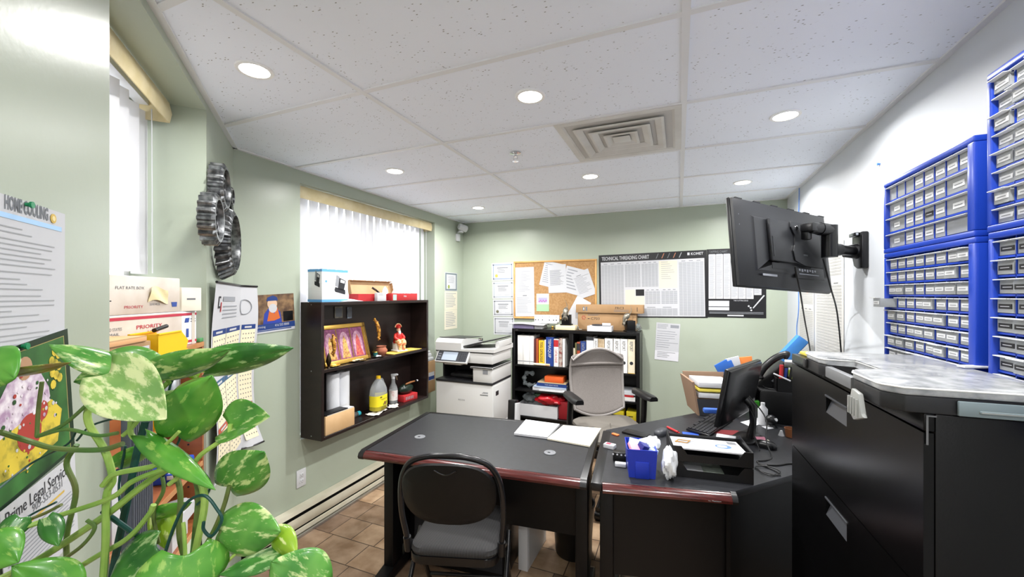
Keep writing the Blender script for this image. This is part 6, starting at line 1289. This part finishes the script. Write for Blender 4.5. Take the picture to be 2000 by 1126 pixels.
H2 = .262; L = {'bars': [], 'drawers': []}; x0, x1 = .016, .028; iw = W6 - x0 - x1; cw = iw / 8; rh = (H2 - .032) / 4
for r in range(1, 4): L['bars'].append((x0, W6 - x1, .016 + r * rh - .0025, .016 + r * rh + .0025))
for c_ in range(8):
    L['drawers'].append((x0 + c_ * cw + .0025, .016 + 3 * rh + .004, cw - .005, rh - .012, None if c_ < 3 else 'w', 0, .8))
    if 2 <= c_ < 6:
        for r in range(3): L['drawers'].append((x0 + c_ * cw + .0025, .016 + r * rh + .004, cw - .005, rh - .012, 'k' if (r, c_) == (1, 4) else 'w', 0, .8))
    if c_ > 0: L['bars'].append((x0 + c_ * cw - .0012, x0 + c_ * cw + .0012, .016 + (3 * rh if c_ in (1, 7) else 0), H2 - .016))
for r in range(3):
    L['drawers'].append((x0 + .0025, .016 + r * rh + .004, 2 * cw - .005, rh - .012, 'w', 0, .35)); L['drawers'].append((x0 + 6 * cw + .0025, .016 + r * rh + .004, 2 * cw - .005, rh - .012, 'w' if r else None, 0, .5))
parts_cabinet('shorter blue cabinet of mixed large and small drawers stacked on the tall white-labelled one', (X0, 1.922, ZC + H6 + .0012), W6, H2, L)
parts_cabinet('blue cabinet of black-labelled drawers at the right edge, low on the white wall', (X0, 1.372, ZC + .002), W6, H6, grid_layout(W6, H6, 8, 8, 'k'))
parts_cabinet('tallest-placed blue drawer cabinet at the right edge, mounted near the ceiling', (X0, 1.376, ZC + .002 + H6 + .0014), W6, .39, grid_layout(W6, .39, 8, 8, 'w'))
b = MB(); b.cyl(mat('blue_pin', '#4a86d8', .4), (0, 0, 0), (0, -.012, 0), .004, .006, 10); tag(b.build('push_pin', None, onX(1719, 320, XR), -PI / 2), 'tiny blue push pin alone on the white wall left of the drawer cabinets', 'pin')
# ================================================================== wooden shelf unit in the near window recess
PINE = mat('varnished_pine', '#a8683f', .4, noise=(4, '#925530'), stretch=(1, 1, 7), coat=.2); PINEE = mat('pale_pine_edge', '#c28d5e', .5, noise=(8, '#b27b4c'))
pr, pl = Vector((-1.905, 1.105, 0)), Vector((-1.535, .705, 0)); dv = (pr - pl).normalized(); sr = math.atan2(dv.y, dv.x)
pl = pr - dv * .80
t = thing('shelf_unit', 'varnished wooden shelf unit standing in the near window recess behind the plant', 'shelf', (pl.x, pl.y, RS), sr)
SW, SDp, SH = .80, .13, .775
MSU = Matrix.Translation((pl.x, pl.y, RS)) @ Matrix.Rotation(sr, 4, 'Z')
levels = (0, .245, .49, SH - .02)
for x0 in (0, SW - .018):
    b = MB(); b.box(PINE, x0, x0 + .018, 0, SDp, 0.001, SH - .021, .001, 1)
    if x0: 
        for z in (.1, .16, .34, .4, .6, .66): b.cyl(INKD, (x0 + .001, .05, z), (x0 - .0006, .05, z), .004, seg=8)
    b.build('side_panel', t)
for z in levels:
    b = MB(); b.box(PINE, .0185 if z < .7 else 0, SW - .0185 if z < .7 else SW, .002, SDp, z + .001, z + .02, .001, 1); b.box(PINEE, .0185 if z < .7 else 0, SW - .0185 if z < .7 else SW, -.001, .0018, z + .001, z + .02); b.build('shelf_board' if z < .7 else 'top_board', t)
b = MB(); b.box(PINE, 0.019, SW - .019, SDp - .006, SDp, .022, SH - .022); b.build('back_panel', t)
def su(x, y, z): return MSU @ Vector((x, y, z))
def suthing(name, lb, cat, x, y, z, rot=0, group=None): return thing(name, lb, cat, su(x, y, z), sr + rot, group)
# boxes on the top board (top surface at SH)
ZT_ = SH + .0006
POST = mat('worn_mail_card', '#dcd5cc', .7, noise=(7, '#cabfb3')); PRD = mat('mail_red_stripe', '#b8354a', .6); PBL2 = mat('mail_blue', '#2f4b96', .6)
t = suthing('mailing_box', 'wide white postal box with red stripes under the blinds, bottom of the stack', 'box', .498, .119, ZT_, -.22)
w = .26
b = MB(); b.box(BXW, -w, w, -.055, .03, 0, .135, .002); b.box(POST, -w, w - .09, -.0552, -.0548, 0.004, .132)
for z in (.008, .118): b.rect(PRD, -w, w, z, z + .010, -.0560); b.quad(PRD, [(w + .0006, -.055, z), (w + .0006, .03, z), (w + .0006, .03, z + .01), (w + .0006, -.055, z + .01)])
b.text(PRD, 'PRIORITY', -.06, .085, .018, -.0562, maxw=.12, bold=.01); b.text(PRD, 'MAIL', -.01, .066, .014, -.0562, maxw=.05); b.text(INK, 'UNITED STATES', -.2, .086, .014, -.0562, maxw=.08); b.text(INK, 'MAIL', -.17, .07, .013, -.0562, maxw=.04); b.text(PRD, 'FROM A', -.16, .035, .013, -.0562, maxw=.06)
b.quad(PBL2, [(w - .075, -.0562, .09), (w - .05, -.0562, .09), (w - .045, -.0562, .108), (w - .07, -.0562, .108)]); b.rect(PBL2, w - .065, w - .05, .03, .065, -.0562); b.lines(INK, w - .04, w - .005, .085, .105, 2, -.0562); b.box(mat('packing_tape', '#cfc7ba', .3), w - .03, w - .012, -.0566, -.055, .0, .13)
b.build('carton', t)
t = suthing('mailing_box', 'upper grey-beige postal box marked OL in the stack below the blinds', 'box', .439, .132, ZT_ + .136, -.22)
w = .22
b = MB(); b.box(POST, -w, w, -.055, .025, 0, .13, .003); b.text(INKD, 'OL', -.135, .045, .03, -.0558, maxw=.035, bold=.01); b.text(PRD, 'PRIORITY', -.05, .02, .014, -.0558, maxw=.08); b.text(INK, 'FLAT RATE BOX', -.085, .085, .014, -.0558, maxw=.12); b.text(INK, 'SERVICE', .06, .028, .012, -.0558, maxw=.05)
b.quad(PBL2, [(w - .045, -.0558, .02), (w - .02, -.0558, .02), (w - .018, -.0558, .038), (w - .05, -.0558, .038)]); b.build('carton', t)
b = MB(); b.patch(mat('yellowed_tape', '#e8dcae', .5, bump=(40, .6)), lambda a, c_: ((a - .5) * .1 * (1 - .2 * c_), -.0015 - .006 * math.sin(3 * a + 2 * c_) ** 2, (c_ - .5) * .05 + .008 * math.sin(5 * a)), 10, 6); b.raw = True; b.build('tape_patch', t, (.10, -.056, .065))
t = suthing('small_carton', 'small white carton at the right end on top of the red-striped postal box', 'box', .715, .045, ZT_ + .136, -.6)
b = MB(); b.box(mat('ivory_carton', '#ece6d6', .65), -.04, .04, -.045, .045, 0, .095, .002); b.rect(INK, -.02, .015, .045, .052, -.0456); b.build('carton', t)
t = suthing('brown_carton', 'brown cardboard carton with white tape at the left front of the wooden unit top', 'box', .185, .045, ZT_, -.06)
b = MB(); b.box(KRAFT, -.17, .13, -.045, .045, 0, .056, .002); b.rect(PAPER, .03, .12, .03, .042, -.0457); b.box(mat('tan_lid', '#dba878', .6), -.17, .1, -.05, .05, .0565, .075, .003); b.build('carton', t)
def bin_(lb, x, y, z, rot, s=1.0):
    t = suthing('parts_bin', lb, 'bin', x, y, z, rot, None)
    b = MB(); w, d, h = .036 * s, .17 * s, .066 * s; tt = .003
    b.box(YEL, -d / 2, d / 2, -w, w, 0, tt)
    for sy_ in (-1, 1): b.xz(YEL, [(-d / 2, 0), (d / 2 - .015 * s, 0), (d / 2, .03 * s), (d / 2 - .045 * s, h), (-d / 2, h)], sy_ * w - tt / 2, sy_ * w + tt / 2)
    b.box(YEL, -d / 2, -d / 2 + tt, -w, w, tt, h); b.quad(YEL, [(d / 2 - .015 * s, -w, 0), (d / 2 - .015 * s, w, 0), (d / 2, w, .03 * s), (d / 2, -w, .03 * s)]); b.quad(YEL, [(d / 2 - .018 * s, -w, 0.002), (d / 2 - .018 * s, w, 0.002), (d / 2 - .003, w, .03 * s), (d / 2 - .003, -w, .03 * s)])
    for sy_ in (-1, 1): b.box(YEL, -d / 2, d / 2 - .045 * s, sy_ * w - .004, sy_ * w + .004, h - .004, h + .002, .001)
    b.build('bin_body', t); return t
bin_('yellow open-front parts bin on top of the wooden shelf unit', .435, .014, ZT_, -.10, 1.1)
b = MB(); b.cyl(BLKP, (-.04, 0, 0), (.05, 0, .008), .007); tag(b.build('black_marker', None, su(.43, .014, ZT_ + .082), sr), 'black marker lying across the yellow bin on the wooden unit', 'marker')
t = suthing('green_clip', 'small green clip at the right end of the wooden unit top', 'clip', .79, .01, ZT_)
b = MB(); b.box(mat('green_plastic', '#4a8f55', .4), -.03, .03, -.008, .008, 0, .016, .003); b.build('clip_body', t)
# things on the boards below
L2 = .49 + .0206; L1 = .245 + .0206
t = suthing('steel_canister', 'shiny steel canister on the upper inner board of the wooden unit', 'canister', .60, .06, L2)
b = MB(); b.lathe(STEEL, [(.001, 0), (.042, 0), (.044, .004), (.044, .15), (.04, .156), (.036, .156), (.036, .17), (.02, .176), (.001, .176)]); b.build('body', t)
t = suthing('power_adapter', 'grey electrical box with a knob on the upper inner board of the wooden unit', 'box', .70, .06, L2)
b = MB(); b.box(CGR, -.045, .045, -.04, .04, 0, .085, .004); b.cyl(INKD, (.01, -.0402, .055), (.01, -.044, .055), .008); b.build('body', t)
bin_('second yellow parts bin on the middle board of the wooden unit', .48, .05, L2, .0, .6)
t = suthing('blue_tool', 'blue and white tool case lying on the middle board of the wooden unit', 'case', .64, .06, L1)
b = MB(); b.box(mat('tool_blue', '#2450c0', .4), -.08, .09, -.05, .05, 0, .05, .008); b.box(WHT, -.1, .0, -.055, -.02, .02, .045, .005); b.build('body', t)
t = suthing('router', 'white rounded network device with dark ribbed top on the lowest board of the wooden unit', 'device', .60, .045, .0206)
b = MB(); b.prism(WHT, [(x, y) for x, y in rrect(.11, .052, .04)], .08, .125, .008); b.box(WHT, -.07, .07, -.03, .04, 0, .08); b.build('body', t)
b = MB(); b.box(DKG, -.08, .05, -.035, .04, .1255, .133, .002)
for k in range(6): b.box(INK, -.07 + k * .02, -.062 + k * .02, -.03, .035, .1332, .1345)
b.build('top_vent', t)
b = MB(); b.tube(CBL, smooth_pts([su(.715, .03, .12), su(.74, .0, .10), su(.735, -.01, .03), su(.70, -.02, -.05), su(.71, -.03, -.3)], 6), .004, 8); tag(b.build('cable'), 'black cable hanging from the white network device on the wooden unit', 'cable')
for x, h_, m, lb in ((.12, .2, DKG, 'dark grey binder at the left of the middle board of the wooden unit'), (.19, .19, WHT, 'white binder at the left of the middle board of the wooden unit'), (.27, .17, NAVY, 'navy binder on the middle board of the wooden unit')):
    b = MB(); b.box(m, -.03, .03, 0, .1, 0, h_, .002); tag(b.build('binder', None, su(x, .02, L1), sr), lb, 'binder')
for x, h_, m, lb in ((.40, .16, INK, 'grey boxed spool on the lowest board of the wooden unit'), (.28, .18, CREAM, 'cream carton on the lowest board of the wooden unit')):
    b = MB(); b.box(m, -.05, .05, 0, .1, 0, h_, .003); tag(b.build('carton', None, su(x, .02, .0206), sr), lb, 'box')
# ribbed dark panel leaning at the recess edge
t = thing('ribbed_panel', 'dark grey ribbed panel standing at the edge of the near green wall behind the plant', 'panel', A0 + AD * -1.47 + AN * .035 + Vector((0, 0, .9)), A_ROT)
RIB = mat('slate_grey_plastic', '#4e535d', .5)
b = MB(); b.box(RIB, -.06, .07, -.01, .01, 0.0, .47, .006)
for k in range(11): b.box(RIB, -.055 + k * .0115, -.049 + k * .0115, -.0135, -.0095, .01, .46)
b.build('panel_body', t)
# ================================================================== pothos in the foreground
def leaf_mat(name, g1, g2, cream, amt, bright=0):
    m = bpy.data.materials.new(name); m.use_nodes = True; nt = m.node_tree; pb = nt.nodes['Principled BSDF']
    tc = nt.nodes.new('ShaderNodeTexCoord'); mp = nt.nodes.new('ShaderNodeMapping'); mp.inputs['Scale'].default_value = (1, .34, 1); mp.inputs['Rotation'].default_value = (0, 0, .6)
    n1 = nt.nodes.new('ShaderNodeTexNoise'); n1.inputs['Scale'].default_value = 75; n1.inputs['Detail'].default_value = 5; n1.inputs['Roughness'].default_value = .62
    n2 = nt.nodes.new('ShaderNodeTexNoise'); n2.inputs['Scale'].default_value = 24; n2.inputs['Detail'].default_value = 2
    r1 = nt.nodes.new('ShaderNodeValToRGB'); r1.color_ramp.elements[0].position = .6 - amt; r1.color_ramp.elements[1].position = .66 - amt * .8
    r2 = nt.nodes.new('ShaderNodeValToRGB'); r2.color_ramp.elements[0].color = rgb(g1); r2.color_ramp.elements[1].color = rgb(g2); r2.color_ramp.elements[0].position = .35; r2.color_ramp.elements[1].position = .65
    mx = nt.nodes.new('ShaderNodeMix'); mx.data_type = 'RGBA'; mx.inputs['B'].default_value = rgb(cream)
    L = nt.links.new
    L(tc.outputs['UV'], mp.inputs[0]); L(mp.outputs[0], n1.inputs['Vector']); L(tc.outputs['UV'], n2.inputs['Vector'])
    L(n1.outputs['Fac'], r1.inputs[0]); L(n2.outputs['Fac'], r2.inputs[0]); L(r1.outputs[0], mx.inputs['Factor']); L(r2.outputs[0], mx.inputs['A']); L(mx.outputs['Result'], pb.inputs['Base Color'])
    pb.inputs['Roughness'].default_value = .28; pb.inputs['Coat Weight'].default_value = .3
    tr = nt.nodes.new('ShaderNodeBsdfTranslucent'); ms = nt.nodes.new('ShaderNodeMixShader'); ms.inputs[0].default_value = .28; L(mx.outputs['Result'], tr.inputs[0])
    L(pb.outputs[0], ms.inputs[1]); L(tr.outputs[0], ms.inputs[2]); L(ms.outputs[0], nt.nodes['Material Output'].inputs[0]); return m
LG = leaf_mat('plain_green_leaf', '#4d9a34', '#74b648', '#a3cc66', .03); LV = leaf_mat('variegated_leaf', '#4a9038', '#74b150', '#d3e2a0', .075); LC = leaf_mat('cream_mottled_leaf', '#86b564', '#a6c973', '#e6edb8', .13); LD = leaf_mat('deep_green_leaf', '#357534', '#559a42', '#bcd89a', .06); LY = leaf_mat('yellow_green_leaf', '#8db52e', '#a8c83c', '#dfe8a0', .05)
STEM = mat('green_stem', '#7fa84a', .45, noise=(16, '#a8c463')); STEMD = mat('dark_green_stem', '#4d7a38', .45, noise=(14, '#6a6a3a')); STK = mat('dark_green_wire', '#12423c', .4)
plant = thing('pothos_plant', 'large variegated pothos plant on green wire supports in the left foreground', 'plant', at(180, 1500, .62) * 1, 0)
PO = plant.location.copy()
def kwall(u):
    r = ray(u, 600); return AN.dot(A0) / (r.x * AN.x + r.y * AN.y) if u < 330 else 9
def PP(u, v_, k): return at(u, v_, min(k, kwall(u) - .05)) - PO
def leaf(base, tip, wpx, k0, k1, m, roll=0, cup=.25, droop=.15, notch=.12, wl_=None):
    """Heart-shaped leaf from base to tip (pixels + distance), wpx its width; roll turns the blade about its midrib."""
    B, T = PP(*base, k0), PP(*tip, k1); ax = T - B; Ln = ax.length; ax.normalize()
    view = (at((base[0] + tip[0]) / 2, (base[1] + tip[1]) / 2, 1) - Vector((0, 0, CAM_H))).normalized() * -1
    nrm = (view - ax * view.dot(ax)).normalized(); nrm = Matrix.Rotation(roll, 3, ax) @ nrm; side = nrm.cross(ax)
    W = wpx / FPX * (k0 + k1) / 2 / 2
    bm = bmesh.new(); nu, nv = 18, 12; uvl = bm.loops.layers.uv.new('UVMap'); V = {}; sd = random.random() * 10
    for i in range(nu + 1):
        s_ = i / nu
        for j in range(nv + 1):
            q = 2 * j / nv - 1
            prof = (math.sin(PI * min(1, (s_ * .93 + .07)) ** .72)) ** .85 if s_ < 1 else 0
            x = q * W * max(prof, .015); back = -notch * Ln * (abs(q) ** 1.3) * (1 - s_) ** 3
            y = s_ * Ln + back
            z = -cup * W * (abs(q) ** 1.6) * prof * 1.0 + .06 * W * abs(math.sin(PI * q)) - droop * Ln * (s_ ** 2) + droop * .4 * Ln * s_ + .02 * W * math.sin(9 * s_ + sd) * abs(q)
            if cup < 0: z = -cup * W * (abs(q) ** 1.4) * prof - droop * Ln * s_ * s_ + droop * .4 * Ln * s_
            V[i, j] = (bm.verts.new(B + ax * y + side * x + nrm * z), (x + sd, y + sd * .7))
    for i in range(nu):
        for j in range(nv):
            q = [V[i, j], V[i + 1, j], V[i + 1, j + 1], V[i, j + 1]]; f = bm.faces.new([p[0] for p in q])
            for lp_, p in zip(f.loops, q): lp_[uvl].uv = p[1]
    me = bpy.data.meshes.new('leaf'); bm.to_mesh(me); bm.free(); me.materials.append(m)
    for p in me.polygons: p.use_smooth = True
    o = bpy.data.objects.new('leaf', me); C.objects.link(o); o.parent = plant
    md = o.modifiers.new('thickness', 'SOLIDIFY'); md.thickness = .0006
    return o
K = .60
leaf((236, 712), (98, 668), 70, .60, .56, LV, .75, .3, .12)
leaf((300, 722), (142, 748), 105, .63, .58, LV, -.35, .35, .12)
leaf((212, 728), (335, 822), 118, .57, .53, LC, .15, -.35, -.12)
leaf((298, 735), (445, 690), 72, .63, .6, LV, .65, .3, .12)
leaf((400, 722), (572, 684), 82, .66, .68, LD, .75, .3, .08)
leaf((346, 850), (412, 738), 105, .62, .60, LG, .1, .3, .1)
leaf((446, 832), (524, 812), 84, .64, .62, LV, -.5, -.5, .05)
leaf((285, 850), (422, 948), 50, .60, .57, LG, -.5, .5, .1)
leaf((448, 950), (512, 886), 100, .64, .61, LV, .1, .3, .1, .2)
leaf((428, 1036), (540, 1040), 98, .62, .6, LV, .25, .45, .15)
leaf((528, 1042), (572, 1086), 52, .63, .6, LY, .5, .7, .2)
leaf((362, 1084), (352, 1195), 150, .58, .56, LG, 0, .25, .12, .2)
leaf((308, 1072), (196, 1165), 112, .62, .6, LD, .3, .3, .1)
leaf((545, 1078), (425, 1118), 52, .62, .6, LD, .7, .3, .1)
leaf((615, 1150), (530, 1098), 112, .6, .58, LV, -.2, .35, .1, .2)
leaf((-30, 1060), (34, 1098), 76, .56, .54, LG, .3, .3, .1)
leaf((130, 1160), (20, 1106), 92, .56, .54, LG, -.3, .3, .1)
leaf((-40, 705), (24, 738), 92, .54, .52, LG, .3, .3, .1)
leaf((20, 735), (134, 716), 34, .55, .53, leaf_mat('bronzed_leaf', '#7a8a34', '#8a6a34', '#b9c06a', .03), 1.0, .4, .1)
leaf((282, 800), (370, 764), 44, .66, .66, LD, .6, .3, .1)
leaf((312, 1000), (322, 1072), 46, .68, .67, LY, .3, .2, .05)  # yellow-green colour stands in for light shining through this leaf
leaf((90, 1012), (112, 1066), 40, .58, .57, LD, .4, .3, .1)
leaf((296, 742), (296, 690), 66, .66, .66, LY, .4, .2, .05)
leaf((230, 912), (300, 868), 50, .68, .68, LG, .7, .3, .1)
leaf((392, 728), (350, 690), 40, .67, .66, LY, .3, .2, .05)
leaf((300, 1010), (372, 985), 40, .67, .66, LG, .8, .3, .1)
leaf((430, 1126), (396, 1160), 70, .62, .6, LD, .2, .3, .1)
leaf((40, 1010), (0, 1060), 44, .58, .56, LD, .2, .3, .1)
def stem(pts, rpx, m=STEM, name='stem', k=K):
    P = smooth_pts([PP(p[0], p[1], p[2] if len(p) > 2 else k) for p in pts], 6); b = MB(); b.tube(m, P, rpx / FPX * k, 8); return b.build(name, plant)
stem([(0, 1046), (110, 1008), (216, 972), (258, 940), (320, 916), (370, 905)], 5)
stem([(-10, 1135), (78, 1090), (207, 1005), (270, 955), (330, 915), (380, 920), (400, 975), (385, 1060), (370, 1130)], 6.5, k=.62)
stem([(255, 822), (259, 852), (302, 873), (309, 895), (298, 910), (225, 925), (200, 948)], 5)
stem([(190, 775), (172, 800), (175, 830), (205, 880), (220, 935), (208, 968), (206, 1060), (200, 1150)], 6, k=.61)
stem([(0, 843), (60, 862), (108, 875), (194, 878), (240, 866)], 5, STEMD)
stem([(82, 745), (75, 800), (72, 852)], 3.5, STEMD); stem([(72, 852), (125, 828), (175, 785)], 3.5, STEMD)
stem([(72, 852), (130, 838), (190, 850), (230, 845)], 3.5, STEMD)
stem([(286, 798), (262, 830), (240, 850)], 4); stem([(330, 745), (300, 775), (276, 812)], 5, k=.63); stem([(412, 738), (378, 742), (345, 760), (330, 790)], 3, k=.64)
stem([(350, 842), (330, 862), (300, 885)], 3.5); stem([(450, 828), (446, 850), (420, 868), (392, 888), (370, 915), (330, 945)], 4.5, k=.63)
stem([(448, 948), (438, 985), (420, 1030), (395, 1075)], 4, STEMD, k=.63); stem([(432, 1034), (428, 1060), (424, 1110), (418, 1150)], 4, STEMD, k=.62)
stem([(362, 1090), (360, 1040), (358, 1020)], 3.5); stem([(120, 1128), (190, 1085), (250, 1050), (290, 1005), (300, 985)], 5, k=.63)
stem([(336, 905), (352, 960), (350, 1040), (360, 1090)], 5, STEMD, k=.65); stem([(372, 910), (388, 960), (382, 1040), (376, 1100), (372, 1160)], 6, STEMD, k=.64)
stem([(300, 885), (320, 950), (300, 1000), (310, 1060)], 3.5, STEMD, k=.66); stem([(540, 1040), (520, 1062), (470, 1075), (440, 1100)], 3, k=.62)
stem([(150, 868), (130, 905), (148, 960), (130, 1050), (135, 1150)], 4.5, STEMD, k=.64); stem([(40, 1170), (100, 1110), (160, 1065), (185, 1030), (170, 1015)], 3.5, STEMD, k=.6)
stem([(120, 985), (80, 1005), (10, 1030)], 3, STEMD, k=.6)
def stake(pts, rpx, k): 
    P = smooth_pts([PP(p[0], p[1], k) for p in pts], 6); b = MB(); b.tube(STK, P, rpx / FPX * k, 8); b.build('wire_support', plant)
stake([(284, 822), (268, 880), (248, 980), (226, 1084), (214, 1160)], 6.5, .66); stake([(200, 997), (260, 1040), (320, 1086)], 4.5, .64)
stake([(319, 1090), (340, 1028), (365, 981), (399, 967), (424, 994), (433, 1016), (414, 1046), (398, 1034), (398, 1018)], 3, .61)
stake([(318, 930), (332, 908), (358, 902), (391, 916), (410, 942), (404, 966), (385, 985)], 2.2, .63); stake([(372, 690), (330, 762), (352, 842), (340, 880), (330, 910)], 2.2, .68)
stake([(-10, 960), (60, 905), (130, 868), (150, 840)], 2, .62); stake([(150, 860), (180, 830), (250, 810)], 2, .66); stake([(10, 1040), (60, 1005), (110, 980)], 2, .62)
stake([(250, 1040), (232, 960), (245, 870)], 2.2, .67)
b = MB(); b.lathe(mat('terracotta_pot', '#a8653f', .7), [(.001, -.16), (.085, -.16), (.115, .02), (.122, .02), (.122, .05), (.11, .05), (.105, .03), (.001, .03)], seg=36); b.build('pot', plant)
for q in ((0, 0), (.03, .02), (-.02, .03)):
    b = MB(); b.tube(STEMD, smooth_pts([(q[0], q[1], .03), (q[0] * 1.5, q[1] * 1.5, .1), PP(200 + q[0] * 2000, 1150, .62)], 5), .004, 8); b.build('stem', plant)
b = MB(); z0 = -(PO.z) + .002
b.T = Matrix.Rotation(A_ROT, 4, 'Z'); b.box(PINE, -.11, .11, -.11, .11, -.19, -.161, .004)
for sx_ in (-1, 1):
    for sy_ in (-1, 1): b.box(PINE, sx_ * .09 - .015, sx_ * .09 + .015, sy_ * .09 - .015, sy_ * .09 + .015, z0, -.19)
b.build('plant_stand', plant)
# ================================================================== camera, sky, view
cd = bpy.data.cameras.new('camera'); cam = bpy.data.objects.new('camera', cd); C.objects.link(cam)
cd.sensor_width = 36; cd.lens = FPX / 2000 * 36; cd.shift_y = (HORIZON - 563) / 2000; cd.clip_start = .02
cam.location = (0, 0, CAM_H); cam.rotation_euler = (PI / 2, 0, YAW); bpy.context.scene.camera = cam
wd = bpy.data.worlds.new('daylight'); bpy.context.scene.world = wd; wd.use_nodes = True
wd.node_tree.nodes['Background'].inputs[0].default_value = (.94, .965, 1, 1); wd.node_tree.nodes['Background'].inputs[1].default_value = 5
vs = bpy.context.scene.view_settings; vs.view_transform = 'Standard'; vs.look = 'None'; vs.exposure = 0.62; vs.gamma = 1; vs.use_curve_mapping = False
bpy.context.scene.cycles.max_bounces = 8; bpy.context.scene.cycles.diffuse_bounces = 5; bpy.context.scene.cycles.transmission_bounces = 8; bpy.context.scene.cycles.transparent_max_bounces = 8
